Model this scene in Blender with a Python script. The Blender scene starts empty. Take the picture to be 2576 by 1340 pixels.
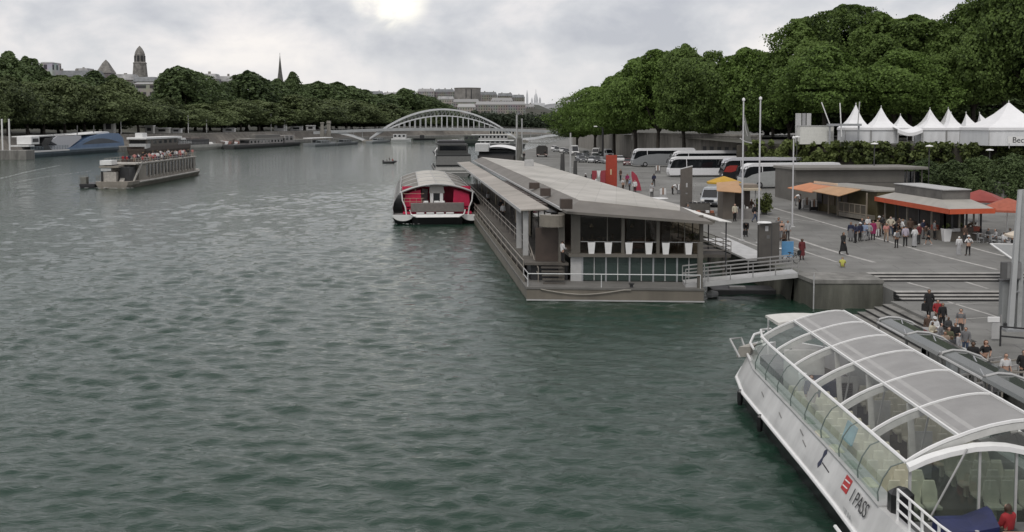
import bpy, math, random
import numpy as np
from mathutils import Vector, Matrix
R = math.radians
random.seed(7)
rng = np.random.default_rng(7)
SC = bpy.context.scene
COL = SC.collection
# ------------------------------------------------------------ camera model (picture units 2576 x 1340)
F, CX, CYP, HOR, H = 2700.0, 1288.0, 481.0, 312.0, 12.8
PIT = math.atan((CYP - HOR) / F)
cP, sP = math.cos(PIT), math.sin(PIT)
def ray(px, py):
    x, y = (px - CX) / F, -(py - CYP) / F
    return Vector((x, cP + y * sP, -sP + y * cP))
def P(px, py, z=0.0):
    r = ray(px, py); t = (z - H) / r.z
    return Vector((r.x * t, r.y * t, z))
def at(px, py, Y):
    r = ray(px, py); t = Y / r.y
    return Vector((r.x * t, Y, H + r.z * t))
def interp(t, pts):
    if t <= pts[0][0]: return pts[0][1]
    for (a, b), (c, d) in zip(pts, pts[1:]):
        if t <= c: return b + (d - b) * (t - a) / (c - a)
    return pts[-1][1]
QUAY = [(-40, 22.0), (57, 22.0), (57.01, 25.0), (70.3, 25.0), (73.79, 25.7), (73.8, 20.9), (190, 9.6), (230, 5.5), (270, 2.5), (330, 3), (500, 20), (760, 45), (950, 120), (1150, 330), (1400, 600)]
BANK = [(0, -206), (300, -200), (400, -198), (515, -194), (565, -172), (640, -160), (751, -148), (900, -120), (1050, -60), (1150, 40), (1250, 200), (1400, 420)]
def quay_x(Y): return interp(Y, QUAY)
def bank_x(Y): return interp(Y, BANK)
def gz(x, y):
    if y < 70.3: return 1.1
    if y < 71.9: return 1.1 + 0.15 * math.ceil((y - 70.3) / 0.5333)
    if x >= 25.7 and y < 76.0: return 1.55
    if x >= 25.7 and y < 77.6: return 1.55 + 0.15 * math.ceil((y - 76.0) / 0.5333)
    return interp(y, [(90, 2.0), (185, 4.2)])
def G(px, py):
    z = 2.0
    for _ in range(30):
        p = P(px, py, z); z = z * 0.4 + 0.6 * gz(p.x, p.y)
    return P(px, py, z)
def lz(x, y):                      # far (left) bank ground
    d = bank_x(y) - x
    return interp(d, [(14, 7.7), (70, 8.2), (170, 20), (300, 34), (500, 42)])

# ------------------------------------------------------------ materials
def mat(name, col, rough=0.6, metal=0.0, var=0.12, scale=3.0, bump=0.0, spec=0.5, streak=False, bscale=None):
    m = bpy.data.materials.new(name); m.use_nodes = True
    nt = m.node_tree; b = nt.nodes['Principled BSDF']
    b.inputs['Roughness'].default_value = rough; b.inputs['Metallic'].default_value = metal
    b.inputs['Specular IOR Level'].default_value = spec
    b.inputs['Base Color'].default_value = (*col, 1)
    tc = nt.nodes.new('ShaderNodeTexCoord')
    if var > 0:
        n = nt.nodes.new('ShaderNodeTexNoise'); n.inputs['Scale'].default_value = scale; n.inputs['Detail'].default_value = 7
        n.inputs['Roughness'].default_value = 0.62
        src = tc.outputs['Object']
        if streak:
            mp = nt.nodes.new('ShaderNodeMapping'); mp.inputs['Scale'].default_value = (1, 1, 0.18)
            nt.links.new(src, mp.inputs[0]); src = mp.outputs[0]
        nt.links.new(src, n.inputs['Vector'])
        r = nt.nodes.new('ShaderNodeValToRGB')
        r.color_ramp.elements[0].position = 0.3; r.color_ramp.elements[1].position = 0.72
        r.color_ramp.elements[0].color = (*[max(0, c * (1 - 1.6 * var)) for c in col], 1)
        r.color_ramp.elements[1].color = (*[min(1, c * (1 + var)) for c in col], 1)
        nt.links.new(n.outputs['Fac'], r.inputs['Fac']); nt.links.new(r.outputs['Color'], b.inputs['Base Color'])
        rr = nt.nodes.new('ShaderNodeMapRange'); rr.inputs['To Min'].default_value = min(1, rough * 1.15); rr.inputs['To Max'].default_value = rough * 0.85
        nt.links.new(n.outputs['Fac'], rr.inputs['Value']); nt.links.new(rr.outputs[0], b.inputs['Roughness'])
    if bump > 0:
        n2 = nt.nodes.new('ShaderNodeTexNoise'); n2.inputs['Scale'].default_value = bscale or scale * 4; n2.inputs['Detail'].default_value = 5
        nt.links.new(tc.outputs['Object'], n2.inputs['Vector'])
        bp = nt.nodes.new('ShaderNodeBump'); bp.inputs['Strength'].default_value = bump; bp.inputs['Distance'].default_value = 0.05
        nt.links.new(n2.outputs['Fac'], bp.inputs['Height']); nt.links.new(bp.outputs[0], b.inputs['Normal'])
    return m
def glass(name, tint, refl=0.25, rough=0.03, trans=0.75, dif=0.5, edge=0.75):
    m = bpy.data.materials.new(name); m.use_nodes = True; nt = m.node_tree
    nt.nodes.remove(nt.nodes['Principled BSDF']); out = nt.nodes['Material Output']
    t = nt.nodes.new('ShaderNodeBsdfTransparent'); t.inputs[0].default_value = (*tint, 1)
    d = nt.nodes.new('ShaderNodeBsdfDiffuse'); d.inputs[0].default_value = (*[c * dif for c in tint], 1)
    g = nt.nodes.new('ShaderNodeBsdfGlossy'); g.inputs['Roughness'].default_value = rough
    m1 = nt.nodes.new('ShaderNodeMixShader'); m1.inputs[0].default_value = trans
    nt.links.new(d.outputs[0], m1.inputs[1]); nt.links.new(t.outputs[0], m1.inputs[2])
    lw = nt.nodes.new('ShaderNodeLayerWeight'); lw.inputs['Blend'].default_value = 0.5
    pw = nt.nodes.new('ShaderNodeMath'); pw.operation = 'POWER'; pw.inputs[1].default_value = 4.0; nt.links.new(lw.outputs['Facing'], pw.inputs[0])
    ma = nt.nodes.new('ShaderNodeMath'); ma.operation = 'MULTIPLY_ADD'; ma.inputs[1].default_value = edge; ma.inputs[2].default_value = refl * 0.3; nt.links.new(pw.outputs[0], ma.inputs[0])
    m2 = nt.nodes.new('ShaderNodeMixShader'); nt.links.new(ma.outputs[0], m2.inputs[0])
    nt.links.new(m1.outputs[0], m2.inputs[1]); nt.links.new(g.outputs[0], m2.inputs[2]); nt.links.new(m2.outputs[0], out.inputs['Surface'])
    return m
def facade(name, wall, dark, sx, sz):
    """wall with rows of openings as a brick pattern, for far-off buildings"""
    m = mat(name, wall, 0.8, var=0.0); nt = m.node_tree; b = nt.nodes['Principled BSDF']
    tc = nt.nodes.new('ShaderNodeTexCoord'); sp = nt.nodes.new('ShaderNodeSeparateXYZ'); cb = nt.nodes.new('ShaderNodeCombineXYZ')
    ad = nt.nodes.new('ShaderNodeMath'); ad.operation = 'ADD'
    nt.links.new(tc.outputs['Object'], sp.inputs[0]); nt.links.new(sp.outputs[0], ad.inputs[0]); nt.links.new(sp.outputs[1], ad.inputs[1])
    nt.links.new(ad.outputs[0], cb.inputs[0]); nt.links.new(sp.outputs[2], cb.inputs[1])
    k = nt.nodes.new('ShaderNodeTexBrick'); k.offset = 0; k.inputs['Scale'].default_value = 1
    k.inputs['Brick Width'].default_value = sx; k.inputs['Row Height'].default_value = sz; k.inputs['Mortar Size'].default_value = 0.28 * sz
    k.inputs['Color1'].default_value = (*dark, 1); k.inputs['Color2'].default_value = (*[c * 1.7 for c in dark], 1); k.inputs['Mortar'].default_value = (*wall, 1)
    nt.links.new(cb.outputs[0], k.inputs['Vector'])
    n = nt.nodes.new('ShaderNodeTexNoise'); n.inputs['Scale'].default_value = 0.12; n.inputs['Detail'].default_value = 6
    nt.links.new(tc.outputs['Object'], n.inputs['Vector'])
    mx = nt.nodes.new('ShaderNodeMix'); mx.data_type = 'RGBA'; mx.blend_type = 'MULTIPLY'; mx.inputs[0].default_value = 0.6
    nt.links.new(k.outputs['Color'], mx.inputs[6]); nt.links.new(n.outputs['Color'], mx.inputs[7])
    nt.links.new(mx.outputs[2], b.inputs['Base Color'])
    return m
_mc = {}
def C(r, g=None, b=None, rough=0.6, **k):
    """plain coloured material, one per colour"""
    key = (r, g, b, rough, tuple(sorted(k.items())))
    if key not in _mc: _mc[key] = mat('paint', (r, r if g is None else g, r if b is None else b), rough, **k)
    return _mc[key]
def leafmat(name, dark, light, trans=0.25):
    m = bpy.data.materials.new(name); m.use_nodes = True; nt = m.node_tree
    b = nt.nodes['Principled BSDF']; out = nt.nodes['Material Output']
    b.inputs['Roughness'].default_value = 0.62; b.inputs['Specular IOR Level'].default_value = 0.25
    tc = nt.nodes.new('ShaderNodeTexCoord'); n = nt.nodes.new('ShaderNodeTexNoise'); n.inputs['Scale'].default_value = 0.55; n.inputs['Detail'].default_value = 4
    g = nt.nodes.new('ShaderNodeNewGeometry'); oi = nt.nodes.new('ShaderNodeObjectInfo')
    nt.links.new(tc.outputs['Object'], n.inputs['Vector'])
    a1 = nt.nodes.new('ShaderNodeMath'); a1.operation = 'MULTIPLY_ADD'; a1.inputs[1].default_value = 0.45
    nt.links.new(g.outputs['Random Per Island'], a1.inputs[0]); nt.links.new(n.outputs['Fac'], a1.inputs[2])
    a2 = nt.nodes.new('ShaderNodeMath'); a2.operation = 'MULTIPLY_ADD'; a2.inputs[1].default_value = 0.4
    nt.links.new(oi.outputs['Random'], a2.inputs[0]); nt.links.new(a1.outputs[0], a2.inputs[2])
    r = nt.nodes.new('ShaderNodeValToRGB'); r.color_ramp.elements[0].position = 0.5; r.color_ramp.elements[1].position = 1.25 / 1.3
    r.color_ramp.elements[0].color = (*dark, 1); r.color_ramp.elements[1].color = (*light, 1)
    nt.links.new(a2.outputs[0], r.inputs['Fac']); nt.links.new(r.outputs['Color'], b.inputs['Base Color'])
    t = nt.nodes.new('ShaderNodeBsdfTranslucent'); nt.links.new(r.outputs['Color'], t.inputs[0])
    mx = nt.nodes.new('ShaderNodeMixShader'); mx.inputs[0].default_value = trans
    nt.links.new(b.outputs[0], mx.inputs[1]); nt.links.new(t.outputs[0], mx.inputs[2]); nt.links.new(mx.outputs[0], out.inputs['Surface'])
    return m

# ------------------------------------------------------------ mesh builder
class MB:
    def __init__(s, fn=None): s.v, s.f, s.fn = [], [], fn
    def add(s, vs, fs):
        o = len(s.v); s.v += [tuple(v) for v in vs]; s.f += [tuple(i + o for i in f) for f in fs]; return s
    def box(s, x0, x1, y0, y1, z0, z1):
        return s.add([(x0, y0, z0), (x1, y0, z0), (x1, y1, z0), (x0, y1, z0), (x0, y0, z1), (x1, y0, z1), (x1, y1, z1), (x0, y1, z1)],
                     [(3, 2, 1, 0), (4, 5, 6, 7), (0, 1, 5, 4), (1, 2, 6, 5), (2, 3, 7, 6), (3, 0, 4, 7)])
    def bbox(s, x0, x1, y0, y1, z0, z1, b=0.03):
        """box with its upright edges and top rim bevelled"""
        def ring(i, z): return [(x0 + i + b, y0 + i, z), (x1 - i - b, y0 + i, z), (x1 - i, y0 + i + b, z), (x1 - i, y1 - i - b, z), (x1 - i - b, y1 - i, z), (x0 + i + b, y1 - i, z), (x0 + i, y1 - i - b, z), (x0 + i, y0 + i + b, z)]
        return s.loft([ring(0, z0), ring(0, z1 - b), ring(b, z1)])
    def loft(s, rings, caps=True, closed=True):
        n = len(rings[0]); vs = [v for r in rings for v in r]; fs = []
        for k in range(len(rings) - 1):
            for i in range(n if closed else n - 1):
                j = (i + 1) % n; fs.append((k * n + i, k * n + j, (k + 1) * n + j, (k + 1) * n + i))
        if caps and closed: fs += [tuple(range(n - 1, -1, -1)), tuple(range((len(rings) - 1) * n, len(rings) * n))]
        return s.add(vs, fs)
    def ext(s, poly, vec):
        vec = Vector(vec); n = len(poly); a = [Vector(p) for p in poly]; b = [p + vec for p in a]
        return s.add(a + b, [tuple(range(n - 1, -1, -1)), tuple(range(n, 2 * n))] + [(i, (i + 1) % n, n + (i + 1) % n, n + i) for i in range(n)])
    def bar(s, a, b, w=0.05, h=None, up=(0, 0, 1)):
        a, b = Vector(a), Vector(b); h = h or w; d = (b - a).normalized(); u = Vector(up)
        if abs(d.dot(u)) > 0.95: u = Vector((0, 1, 0))
        x = d.cross(u).normalized(); u = x.cross(d).normalized()
        x, u = x * w / 2, u * h / 2
        return s.loft([[p - x - u, p + x - u, p + x + u, p - x + u] for p in (a, b)])
    def tube(s, pts, r=0.03, n=6):
        pts = [Vector(p) for p in pts]; rings = []
        for i, p in enumerate(pts):
            d = (pts[min(i + 1, len(pts) - 1)] - pts[max(i - 1, 0)]).normalized()
            u = Vector((0, 0, 1)) if abs(d.z) < 0.9 else Vector((0, 1, 0))
            x = d.cross(u).normalized(); u = x.cross(d).normalized(); rr = r[i] if isinstance(r, (list, tuple)) else r
            rings.append([p + x * rr * math.cos(2 * math.pi * k / n) + u * rr * math.sin(2 * math.pi * k / n) for k in range(n)])
        return s.loft(rings)
    def lathe(s, prof, n=12, c=(0, 0, 0)):
        return s.loft([[(c[0] + r * math.cos(2 * math.pi * k / n), c[1] + r * math.sin(2 * math.pi * k / n), c[2] + z) for k in range(n)] for r, z in prof])
    def disc(s, c, axis, r, w, n=14):
        """wheel shaped cylinder"""
        c, a = Vector(c), Vector(axis).normalized(); u = Vector((0, 0, 1)); x = a.cross(u).normalized()
        rings = []
        for t, rr in ((-.5, r * .86), (-.36, r), (.36, r), (.5, r * .86)):
            rings.append([c + a * w * t + (x * math.cos(2 * math.pi * k / n) + u * math.sin(2 * math.pi * k / n)) * rr for k in range(n)])
        return s.loft(rings)
    def quad(s, *p): return s.add(p, [tuple(range(len(p)))])
    def build(s, name, m, parent=None, smooth=False, loc=None):
        vs = [s.fn(*v) for v in s.v] if s.fn else s.v
        me = bpy.data.meshes.new(name); me.from_pydata([tuple(v) for v in vs], [], s.f)
        if m is not None: me.materials.append(m)
        if smooth:
            me.polygons.foreach_set('use_smooth', [True] * len(me.polygons)); 
            try: me.set_sharp_from_angle(angle=R(40))
            except Exception: pass
        o = bpy.data.objects.new(name, me); COL.objects.link(o)
        if parent is not None: o.parent = parent
        if loc is not None: o.location = loc
        return o
def tag(o, label=None, cat=None, group=None, kind='thing'):
    if label: o['label'] = label
    if cat: o['category'] = cat
    if group: o['group'] = group
    o['kind'] = kind
    return o
def thing(name, label, cat, loc=(0, 0, 0), rz=0.0, group=None, s=1.0):
    o = bpy.data.objects.new(name, None); COL.objects.link(o); o.empty_display_size = 0.2
    o.location = loc; o.rotation_euler = (0, 0, rz); o.scale = (s, s, s)
    return tag(o, label, cat, group)
def struct(o): o['kind'] = 'structure'; return o
KIDS = {}
def copy_tree(o, parent=None):
    c = o.copy(); COL.objects.link(c); c.parent = parent
    for ch in list(o.children): copy_tree(ch, c)
    return c
def setm(o, m):
    o.material_slots[0].link = 'OBJECT'; o.material_slots[0].material = m
def repaint(root, name, m):
    for ch in root.children_recursive:
        if ch.name.split('.')[0] == name: setm(ch, m)
def text(s, size, m, parent, loc, xaxis, yaxis, ext=0.006, align='LEFT', name='lettering'):
    cu = bpy.data.curves.new(name, 'FONT'); cu.body = s; cu.size = size; cu.extrude = ext; cu.align_x = align; cu.materials.append(m)
    tmp = bpy.data.objects.new('tmp', cu); me = bpy.data.meshes.new_from_object(tmp); bpy.data.objects.remove(tmp)
    o = bpy.data.objects.new(name, me); COL.objects.link(o)
    x = Vector(xaxis).normalized(); z = x.cross(Vector(yaxis)).normalized(); y = z.cross(x)
    M = Matrix((x, y, z)).transposed().to_4x4(); M.translation = Vector(loc); o.parent = parent; o.matrix_local = M
    return o
ORD = ['first', 'second', 'third', 'fourth', 'fifth', 'sixth', 'seventh', 'eighth', 'ninth', 'tenth', 'eleventh', 'twelfth', 'thirteenth', 'fourteenth', 'fifteenth', 'sixteenth', 'seventeenth', 'eighteenth', 'nineteenth', 'twentieth', 'twenty-first', 'twenty-second', 'twenty-third', 'twenty-fourth', 'twenty-fifth']

# ------------------------------------------------------------ world, sun, camera
W = bpy.data.worlds.new('World'); SC.world = W; W.use_nodes = True
nt = W.node_tree; bg = nt.nodes['Background']; bg.inputs['Strength'].default_value = 0.1
sky = nt.nodes.new('ShaderNodeTexSky'); sky.sky_type = 'NISHITA'; sky.sun_disc = False
SUN_EL, SUN_AZ = R(56), R(203)
sky.sun_elevation = SUN_EL; sky.sun_rotation = SUN_AZ
tc = nt.nodes.new('ShaderNodeTexCoord'); sx = nt.nodes.new('ShaderNodeSeparateXYZ'); nt.links.new(tc.outputs['Generated'], sx.inputs[0])
def wm(op, a, b=None, c=None):
    n = nt.nodes.new('ShaderNodeMath'); n.operation = op
    for i, v in enumerate((a, b, c)):
        if v is None: continue
        if isinstance(v, (int, float)): n.inputs[i].default_value = v
        else: nt.links.new(v, n.inputs[i])
    return n.outputs[0]
zc = wm('ADD', wm('MAXIMUM', sx.outputs[2], 0.0), 0.16)
cv = nt.nodes.new('ShaderNodeCombineXYZ')
nt.links.new(wm('DIVIDE', sx.outputs[0], zc), cv.inputs[0]); nt.links.new(wm('MULTIPLY', wm('DIVIDE', sx.outputs[1], zc), 0.8), cv.inputs[1])
def wnoise(scale, det, off, dist=0.0, rough=0.55):
    mp = nt.nodes.new('ShaderNodeMapping'); mp.inputs['Location'].default_value = off; nt.links.new(cv.outputs[0], mp.inputs[0])
    n = nt.nodes.new('ShaderNodeTexNoise'); n.inputs['Scale'].default_value = scale; n.inputs['Detail'].default_value = det
    n.inputs['Roughness'].default_value = rough; n.inputs['Distortion'].default_value = dist
    nt.links.new(mp.outputs[0], n.inputs['Vector']); return n.outputs['Fac']
big, fine = wnoise(0.75, 5, (3.1, 1.4, 0), 0.3), wnoise(2.1, 8, (1.2, 6.3, 0), 0.5)
mpd = nt.nodes.new('ShaderNodeMapping'); mpd.inputs['Scale'].default_value = (1, 1, 1.7); mpd.inputs['Location'].default_value = (.35, .2, .1); nt.links.new(tc.outputs['Generated'], mpd.inputs[0])
def dnoise(scale, det, dist):
    n = nt.nodes.new('ShaderNodeTexNoise'); n.inputs['Scale'].default_value = scale; n.inputs['Detail'].default_value = det; n.inputs['Distortion'].default_value = dist; n.inputs['Roughness'].default_value = .55
    nt.links.new(mpd.outputs[0], n.inputs['Vector']); return n.outputs['Fac']
puff, wisp = dnoise(7.5, 6, .35), dnoise(24, 5, .3)
c0 = wm('ADD', wm('ADD', wm('MULTIPLY', big, 0.14), wm('MULTIPLY', fine, 0.06)), wm('ADD', wm('MULTIPLY', puff, 0.64), wm('MULTIPLY', wisp, 0.16)))
rp = nt.nodes.new('ShaderNodeValToRGB'); nt.links.new(c0, rp.inputs['Fac'])
e = rp.color_ramp.elements
e[0].position = 0.37; e[0].color = (0.40, 0.41, 0.445, 1); e[1].position = 0.64; e[1].color = (0.74, 0.705, 0.68, 1)
e.new(0.47).color = (0.51, 0.515, 0.535, 1); e.new(0.54).color = (0.615, 0.60, 0.605, 1)
# bright break in the cloud
bd = Vector((-0.112, 0.99, 0.118)).normalized()
dp = nt.nodes.new('ShaderNodeVectorMath'); dp.operation = 'DOT_PRODUCT'; nt.links.new(tc.outputs['Generated'], dp.inputs[0]); dp.inputs[1].default_value = bd
glow = nt.nodes.new('ShaderNodeMapRange'); glow.interpolation_type = 'SMOOTHSTEP'; nt.links.new(dp.outputs['Value'], glow.inputs['Value'])
glow.inputs['From Min'].default_value = math.cos(R(2.4)); glow.inputs['From Max'].default_value = 1.0
br = nt.nodes.new('ShaderNodeMapRange'); br.interpolation_type = 'SMOOTHSTEP'; br.inputs['From Min'].default_value = 0.36; br.inputs['From Max'].default_value = 0.66
nt.links.new(dnoise(17, 6, .6), br.inputs['Value'])
gf = wm('MULTIPLY', glow.outputs[0], wm('ADD', wm('MULTIPLY', br.outputs[0], 0.75), 0.12))
mx1 = nt.nodes.new('ShaderNodeMix'); mx1.data_type = 'RGBA'; nt.links.new(gf, mx1.inputs[0]); nt.links.new(rp.outputs[0], mx1.inputs[6]); mx1.inputs[7].default_value = (1.1, 1.05, 0.9, 1)
# paler towards the horizon
hz = nt.nodes.new('ShaderNodeMapRange'); hz.inputs['From Min'].default_value = 0.0; hz.inputs['From Max'].default_value = 0.075; hz.inputs['To Min'].default_value = 0.55; hz.inputs['To Max'].default_value = 0.0
nt.links.new(sx.outputs[2], hz.inputs['Value'])
mx2 = nt.nodes.new('ShaderNodeMix'); mx2.data_type = 'RGBA'; nt.links.new(hz.outputs[0], mx2.inputs[0]); nt.links.new(mx1.outputs[2], mx2.inputs[6]); mx2.inputs[7].default_value = (0.63, 0.63, 0.64, 1)
ml = nt.nodes.new('ShaderNodeMix'); ml.data_type = 'RGBA'; ml.blend_type = 'MULTIPLY'; ml.inputs[0].default_value = 1; nt.links.new(mx2.outputs[2], ml.inputs[6]); ml.inputs[7].default_value = (10.2, 10.15, 10.15, 1); ml.clamp_result = False
mx3 = nt.nodes.new('ShaderNodeMix'); mx3.data_type = 'RGBA'; mx3.inputs[0].default_value = 0.94
nt.links.new(sky.outputs[0], mx3.inputs[6]); nt.links.new(ml.outputs[2], mx3.inputs[7]); nt.links.new(mx3.outputs[2], bg.inputs['Color'])
sl = bpy.data.lights.new('sun', 'SUN'); sl.energy = 1.1; sl.angle = R(20); sl.color = (1, 0.96, 0.9)
so = bpy.data.objects.new('sun', sl); COL.objects.link(so)
sd = Vector((math.sin(SUN_AZ) * math.cos(SUN_EL), math.cos(SUN_AZ) * math.cos(SUN_EL), math.sin(SUN_EL)))
so.rotation_euler = sd.to_track_quat('Z', 'Y').to_euler(); so.location = (0, 0, 200)
cam = bpy.data.cameras.new('camera'); co = bpy.data.objects.new('camera', cam); COL.objects.link(co); SC.camera = co
cam.sensor_width = 36; cam.lens = 36 * F / 2576; cam.shift_y = (CYP - 670) / 2576; cam.clip_start = 0.5; cam.clip_end = 20000
co.location = (0, 0, H); co.rotation_euler = (R(90) - PIT, 0, 0)
SC.view_settings.view_transform = 'Standard'; SC.view_settings.look = 'None'; SC.view_settings.gamma = 1; SC.view_settings.exposure = 0.38
SC.cycles.max_bounces = 6; SC.cycles.transparent_max_bounces = 16; SC.cycles.use_denoising = True
# ------------------------------------------------------------ shared materials
M_STONE = mat('pale_stone', (0.24, 0.225, 0.2), 0.85, var=0.25, scale=0.8, bump=0.3, streak=True)
M_CONC = mat('concrete', (0.20, 0.195, 0.18), 0.85, var=0.3, scale=0.9, bump=0.3, streak=True)
M_WETC = mat('wet_concrete', (0.115, 0.115, 0.095), 0.6, var=0.4, scale=0.7, bump=0.3, streak=True)
M_ASPH = mat('asphalt', (0.195, 0.193, 0.183), 0.85, var=0.2, scale=0.22, bump=0.25, bscale=8)
def joints(m, w, h, size, dark, rot=0.0):
    """thin darker joints and broad worn stains laid over a material's own colour"""
    nt = m.node_tree; b = nt.nodes['Principled BSDF']; src = b.inputs['Base Color'].links[0].from_socket
    tc = nt.nodes.new('ShaderNodeTexCoord'); mp = nt.nodes.new('ShaderNodeMapping'); mp.inputs['Rotation'].default_value = (0, 0, rot); nt.links.new(tc.outputs['Object'], mp.inputs[0])
    k = nt.nodes.new('ShaderNodeTexBrick'); k.inputs['Scale'].default_value = 1; k.inputs['Brick Width'].default_value = w; k.inputs['Row Height'].default_value = h; k.inputs['Mortar Size'].default_value = size
    k.inputs['Color1'].default_value = (1, 1, 1, 1); k.inputs['Color2'].default_value = (.93, .93, .92, 1); k.inputs['Mortar'].default_value = (dark, dark, dark, 1); nt.links.new(mp.outputs[0], k.inputs['Vector'])
    n = nt.nodes.new('ShaderNodeTexNoise'); n.inputs['Scale'].default_value = .09; n.inputs['Detail'].default_value = 9; n.inputs['Roughness'].default_value = .7; nt.links.new(tc.outputs['Object'], n.inputs['Vector'])
    r = nt.nodes.new('ShaderNodeValToRGB'); r.color_ramp.elements[0].position = .4; r.color_ramp.elements[0].color = (.78, .78, .77, 1); r.color_ramp.elements[1].position = .58; r.color_ramp.elements[1].color = (1, 1, 1, 1); nt.links.new(n.outputs['Fac'], r.inputs['Fac'])
    for a in (k.outputs['Color'], r.outputs['Color']):
        mx = nt.nodes.new('ShaderNodeMix'); mx.data_type = 'RGBA'; mx.blend_type = 'MULTIPLY'; mx.inputs[0].default_value = 1; nt.links.new(src, mx.inputs[6]); nt.links.new(a, mx.inputs[7]); src = mx.outputs[2]
    nt.links.new(src, b.inputs['Base Color'])
joints(M_ASPH, 4.2, 2.1, .05, .72, R(5.6))
M_LINE = mat('pale_paving', (0.40, 0.39, 0.37), 0.85, var=0.25, scale=1.5)
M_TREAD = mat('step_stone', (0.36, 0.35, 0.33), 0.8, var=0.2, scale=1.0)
M_WHITE = mat('white_paint', (0.72, 0.72, 0.71), 0.4, var=0.06, scale=1.2)
M_GREYP = mat('grey_paint', (0.27, 0.265, 0.26), 0.5, var=0.12, scale=1.5)
M_LGREY = mat('light_grey_paint', (0.42, 0.42, 0.415), 0.45, var=0.1, scale=1.5)
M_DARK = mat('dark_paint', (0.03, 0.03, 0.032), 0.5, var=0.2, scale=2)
M_BLACK = mat('black_hull', (0.012, 0.012, 0.013), 0.35, var=0.25, scale=1.5)
M_DGLASS = mat('dark_glass', (0.012, 0.014, 0.016), 0.06, var=0.2, scale=0.8, spec=0.6)
M_STEEL = mat('galvanised_steel', (0.36, 0.37, 0.38), 0.42, metal=0.4, var=0.1, scale=2)
M_RUB = mat('rubber', (0.015, 0.015, 0.015), 0.8, var=0.1)
M_RIM = mat('wheel_rim', (0.45, 0.45, 0.46), 0.35, metal=0.7, var=0.05)
M_TRUNK = mat('bark', (0.045, 0.038, 0.03), 0.9, var=0.35, scale=1.5, bump=0.4)
M_LAMP = mat('lamp_lens', (0.8, 0.8, 0.78), 0.2, var=0)
L_NEAR = leafmat('leaf_near', (0.024, 0.042, 0.012), (0.15, 0.23, 0.055), .35)
L_BIG = leafmat('leaf_big', (0.022, 0.038, 0.013), (0.135, 0.20, 0.052), .35)
L_DARK = leafmat('leaf_dark', (0.028, 0.044, 0.021), (0.11, 0.155, 0.062))
L_OLIVE = leafmat('leaf_olive', (0.040, 0.056, 0.026), (0.14, 0.175, 0.075))
L_HEDGE = leafmat('leaf_hedge', (0.026, 0.038, 0.013), (0.14, 0.175, 0.055))
L_FAR = leafmat('leaf_far', (0.016, 0.022, 0.015), (0.040, 0.055, 0.032))

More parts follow.
